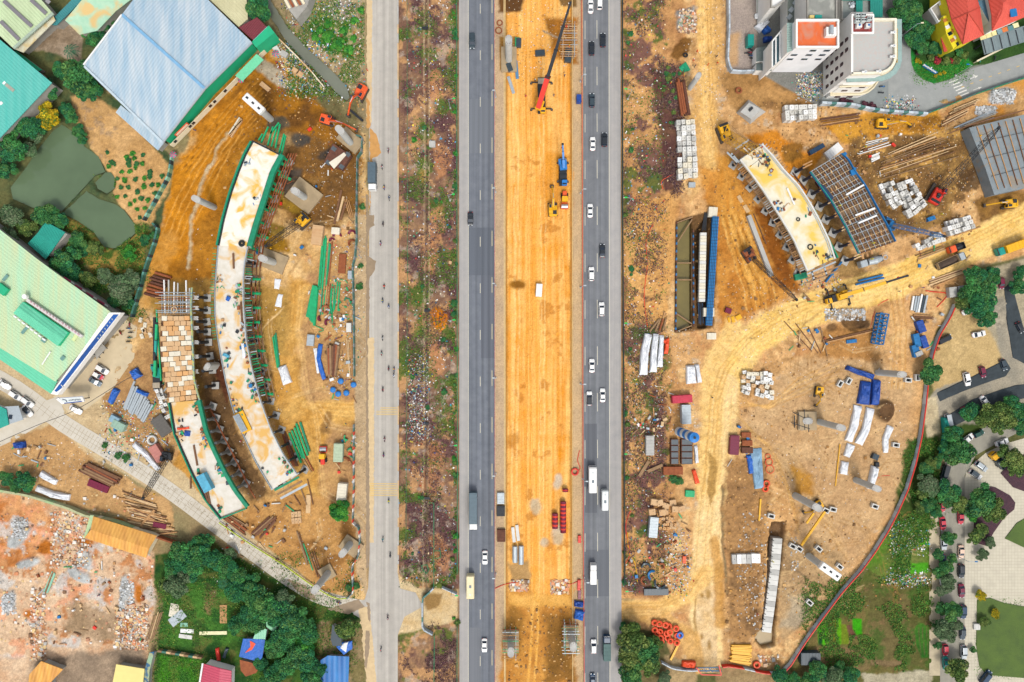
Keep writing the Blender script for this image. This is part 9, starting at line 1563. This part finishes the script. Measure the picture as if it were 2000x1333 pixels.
for q in ((1478,1299,5.5,.35,m_tarpo,'single orange coil beside the yellow rods'),(1328,1241,5,.4,m_tarpb,'blue drum coil right of the orange heap'),(1500,892,5,.12,m_tarpo,'upper thin orange hose ring'),(1502,903,7,.14,m_tarpo,'middle thin orange hose ring'),(1504,917,8,.12,m_tarpo,'large thin orange hose ring'),(1497,945,5.5,.3,m_tarpo,'thick orange hose coil below the rings'),(1495,955,5,.3,m_tarpo,'lowest orange hose coil'),(1123,922,6,.28,m_redm,'red hose coil beside the right barrier'),(636,604,7,.3,m_rust,'rusty cable coil in the green store'),(976,45,5,.2,m_rust,'upper brown cable loop on the left shoulder'),(974,60,6,.2,m_rust,'lower brown cable loop on the left shoulder'),(1339,108,3.6,.25,m_tyre,'dark tyre near the green net heap'),(1443,177,5,.3,m_rust,'round rusty ring below the grey hoarding'),(1583,483,4.6,.18,m_tyre,'large black hose ring on the pale deck',8.1),(1559,429,3,.16,m_tyre,'small black hose ring on the pale deck',8.1),(472,476,4,.4,m_tyre,'dark coil on the upper long ramp deck',8.1),(297,860,8,.4,m_blockw,'grey coil heap beside the dusty pink shed'),(1110,45+8,5,.2,m_rust,'rusty ring beside the crane boom at the top')):ring(*q)
for x,y,c in ((650,762,0),(660,770,1),(676,768,2),(665,745,3),(690,752,4)):mb=MB();p=P(x,y,1);mb.lathe((p.x,p.y,0),[(.9,0),(.95,.9),(.7,1.2),(.3,1.25),(.001,1.3)],m_blu,14);one(mb,'drum',['left','second','third','topmost','rightmost'][c]+' blue drum by the site entrance','drum')
for x,y,lb in ((537,104,'by the rubbish heap'),(470,155,'by the green awning'),(337,302,'at the warehouse corner')):
 p=P(x,y,2.5);t=thing('parasol',(p.x,p.y,0),'pink and teal striped parasol '+lb,'parasol');mb=MB();mb.tube((p.x,p.y,0),(p.x,p.y,2.5),.05,m_galv,6);mb.build('pole',t)
 mb=MB()
 for i in range(12):a,b=i*math.pi/6,(i+1)*math.pi/6;mb.add([(p.x,p.y,2.6),(p.x+1.1*math.cos(a),p.y+1.1*math.sin(a),2.2),(p.x+1.1*math.cos(b),p.y+1.1*math.sin(b),2.2)],[(0,1,2)],mat('parasol_pink','#d83c78') if i%2 else m_teal)
 mb.build('canopy',t)
for i,(x,y,l) in enumerate(((1084,1018,30),(1100,1010,60),(1104,958,6),(1100,1038,6))):mb=MB();a,b=P(x,y-l/2,1),P(x,y+l/2,1);[mb.tube(a+(b-a)*(k/max(3,l//4)),a+(b-a)*((k+.85)/max(3,l//4)),.95,m_redm if k%2 else m_maroon,12) for k in range(max(3,l//4))];one(mb,'spacer_roll',['shorter left','longer right','tiny upper','tiny lower'][i]+' dark red roll on the central strip','roll')
for x,y,r_,m_,a in ((658,462,9,m_maroon,0),(687,457,8,m_maroon,0),(687,475,8,m_rust,40),(648,470,6,m_maroon,20),(640,625+5,7,m_maroon,60),(625,622,6,m_maroon,100),(672,905,12,m_rust,20),(1262,1110,10,m_dgrey,0),(1275,1125,10,m_bluef,60),(1290,1140,12,m_dgrey,150),(1260,1135,9,m_rust,90),(1292,1108,8,m_rust,-40)):
 mb=MB();c=P(x,y,1);A0=math.radians(a)
 for k in range(7):t0=A0+math.pi*k/7;t1=A0+math.pi*(k+1)/7;q=lambda t,z: (c.x+r_*PX*math.cos(t),c.y+r_*PX*math.sin(t),z);mb.add([q(t0,0),q(t1,0),q(t1,.5+.12*k),q(t0,.5+.12*k)]+[(c.x+(r_-3.5)*PX*math.cos(t),c.y+(r_-3.5)*PX*math.sin(t),z) for t,z in ((t0,0),(t1,0),(t1,.9),(t0,.9))],[(0,1,2,3),(5,4,7,6),(3,2,6,7),(0,3,7,4),(1,5,6,2)],m_)
 one(mb,'form_shell','curved steel form shell in the scrap corner' if x>1000 else 'curved red brown form shell beside the green store','form shell','scrap form shells' if x>1000 else 'red form shells')
t=thing('form_box',P(658,305,0),'open brown steel form box with dark compartments at the upper left site','form box');bpart(t,'shell',[(650,280),(686,304),(668,332),(633,316)],0,2.2,m_rust2);bpart(t,'divider',[(642,318),(672,298),(676,303),(652,330)],2.2,2.5,m_blockw2);[bpart(t,'compartment',rect(x,y,10,8,35),2.2,2.25,m_bin) for x,y in ((652,291),(679,302),(641,318),(667,326))]
t=thing('concrete_hopper',P(1467,219,0),'grey four sided concrete hopper in the upper right yard','hopper');b_=[P(x,y,0) for x,y in ((1438,221),(1462,195),(1496,219),(1465,243))];c_=[P(x,y,2.6) for x,y in ((1446,219),(1463,201),(1487,214),(1467,233))];mb=MB();mb.add(b_+c_,[(7,6,5,4)]+[((i+1) %4,i,4+i,4+(i+1) %4) for i in range(4)],m_blockg);mb.build('body',t);boxpx('x',1467,213,9,5,.5,-45,m_dark,'','',z=2.6,mb_only=True).build('opening',t)
CL=[m_dark,m_rust,m_brown,m_green2,m_galv,m_wood,m_bluef,m_dgrey,m_green]
def clutter(Lp,Rp,n,lb,grp,ulo=.08,uhi=.92,ms=CL,bias=True):
 l=resample(Lp,40);r=resample(Rp,40)
 cl=[(R(1,40),random.choice([R(ulo,.2),R(.75,uhi),R(.75,uhi)]) if bias else R(ulo,uhi)) for _ in range(n//6)]
 for _ in range(n):
  ci,cu=random.choice(cl);i=int(min(39,max(1,ci+random.gauss(0,1.2))));u=min(uhi,max(ulo,cu+random.gauss(0,.07)));x,y=l[i][0]*(1-u)+r[i][0]*u,l[i][1]*(1-u)+r[i][1]*u
  if R(0,1) <.35:seg('plank',x,y,x+R(-2,2)*3,y+R(3,9),R(.6,1.4),.15,ZD+.02,random.choice(ms),'plank or bar lying '+lb,'plank','planks '+grp)
  else:boxpx('tool_box',x,y,R(2,8),R(2,6),R(.15,.6),R(0,180),random.choice(ms),'small box or panel '+lb,'box','boxes '+grp,z=ZD+.02,bev=.04)
clutter(A_L[6:],A_R[6:],135,'on the long ramp deck','on the long ramp deck');clutter(A_L[:6],A_R[:6],12,'on the clay stained head of the long ramp','on the head of the long ramp',ms=[m_dark,m_bluef,m_galv]);clutter(B_L,B_R,70,'on the shorter ramp deck','on the shorter ramp deck');clutter(C_L,C_R,62,'on the pale yellow deck','on the pale yellow deck',bias=False)
t=thing('steel_rack',P(474,825,ZD),'yellow rack of grey pipes on the long ramp deck','rack');bpart(t,'frame',rect(474,825,42,19,65),ZD,ZD+.6,m_yel);mb=MB()
for k in range(6):dx=-7.5+k*2;mb.tube(P(463+dx,810+3-k*.9,ZD+1),P(480+dx,845-k*.9,ZD+1),.17,m_galv,8)
mb.build('pipes',t)
for (x1,y1,x2,y2) in ((470,590,473,640),(455,495,456,525),(1538,368,1552,400),(372,955,372,930),(385,910,378,870),(407,985,400,960),(410,985,404,955)):seg('beam',x1,y1,x2,y2,3,.4,ZD,m_white if x1>1500 else m_brown,'long beam lying on a ramp deck','beam','long beams on ramp decks')
for k in range(30):x,y=(R(668,690),R(842,900)) if k%2 else (R(655,690),R(545,610));seg('green_form',x,y,x+R(-8,8),y+R(-9,9),R(1,3),.4,.1+R(0,.5),random.choice(GR_),'green form piece in the heap '+('by the small roller' if k%2 else 'below the rusty curved plates'),'form piece','green forms A' if k%2 else 'green forms B')
def cable(pts,r,m_,lb,z=.1,name='hose'):mb=MB();q=curve(pts,4);mb.path([P(x,y,z) for x,y in q],r,m_,5);one(mb,name,lb,name.replace('_',' '))
for q in (([(1265,640),(1258,580),(1264,520),(1262,470),(1276,438)],.12,m_tarpo,'long orange tape across the right scrub'),([(1295,370),(1292,355),(1306,345),(1318,340)],.12,m_tarpo,'orange tape loop by the bushes below the white blocks'),([(1222,1100),(1230,1080),(1222,1030),(1230,1000)],.12,m_redm,'red tape along the lower right railing'),([(1245,1138),(1240,1100),(1228,1080),(1226,1040)],.14,m_yel,'yellow hose in the scrap corner scrub'),([(1714,935),(1722,930),(1738,929)],.1,m_redm,'red cable at the small covered stack'),([(1830,600),(1850,575),(1820,570),(1808,568)],.16,m_redm,'red pipe loop at the fence corner'),([(1700,640),(1712,600),(1735,585)],.12,m_redm,'thin red tape above the blue truss'),([(1132,880),(1128,900),(1133,915),(1124,925)],.12,m_redm,'red hose hanging on the right barrier'),([(1010,1137),(985,1142),(967,1150)],.12,m_redm,'red tape across the left shoulder'),([(1100,1133),(1112,1142),(1136,1132)],.12,m_redm,'red tape across the right shoulder')):cable(*q)
cable([(-20,872),(70,832),(150,800),(240,745),(262,735)],.09,m_dark,'thin black overhead cable crossing the branch road',7,'overhead_cable')
def junk(zs,n,lb,grp):
 for (x0,y0,x1,y1) in zs:
  for _ in range(n):
   x,y=R(x0,x1),R(y0,y1);a=R(0,3.14);l_=R(5,18)
   if R(0,1) <.6:seg('plank',x,y,x+l_*math.cos(a),y+l_*math.sin(a),R(.9,2.4),.2,R(.05,.3),random.choice(WD+[m_galv,m_green,m_rust,m_blockw]),'loose bar or plank '+lb,'plank','planks '+grp)
   else:boxpx('crate',x,y,R(3,9),R(3,6),R(.3,1),R(0,180),random.choice(WD+[m_galv,m_white,m_bluef,m_blockg,m_rust,m_redm]),'small crate or block '+lb,'crate','crates '+grp,bev=.05)
junk([(1262,740,1312,830),(1240,820,1300,860),(1300,1000,1345,1160),(1225,1060,1300,1150)],24,'strewn over the stores strip right of the highway','of the stores strip')
junk([(590,250,690,430),(600,560,690,660),(640,600,692,650),(440,985,560,1060),(655,845,692,960),(500,300,600,520),(430,980,640,1100),(620,660,692,780)],20,'strewn about the left work site','of the left site')
junk([(200,830,330,910),(300,740,335,800),(20,860,100,910)],24,'strewn about the store by the branch road','of the branch road store')
junk([(1420,830,1470,900),(1560,560,1640,590),(1540,640,1620,680),(1650,260,1760,340),(1780,470,1900,560),(1780,560,1850,700)],18,'strewn about the right work site','of the right site')
junk([(60,1060,280,1280)],40,'lying in the demolition ground','of the demolition ground')
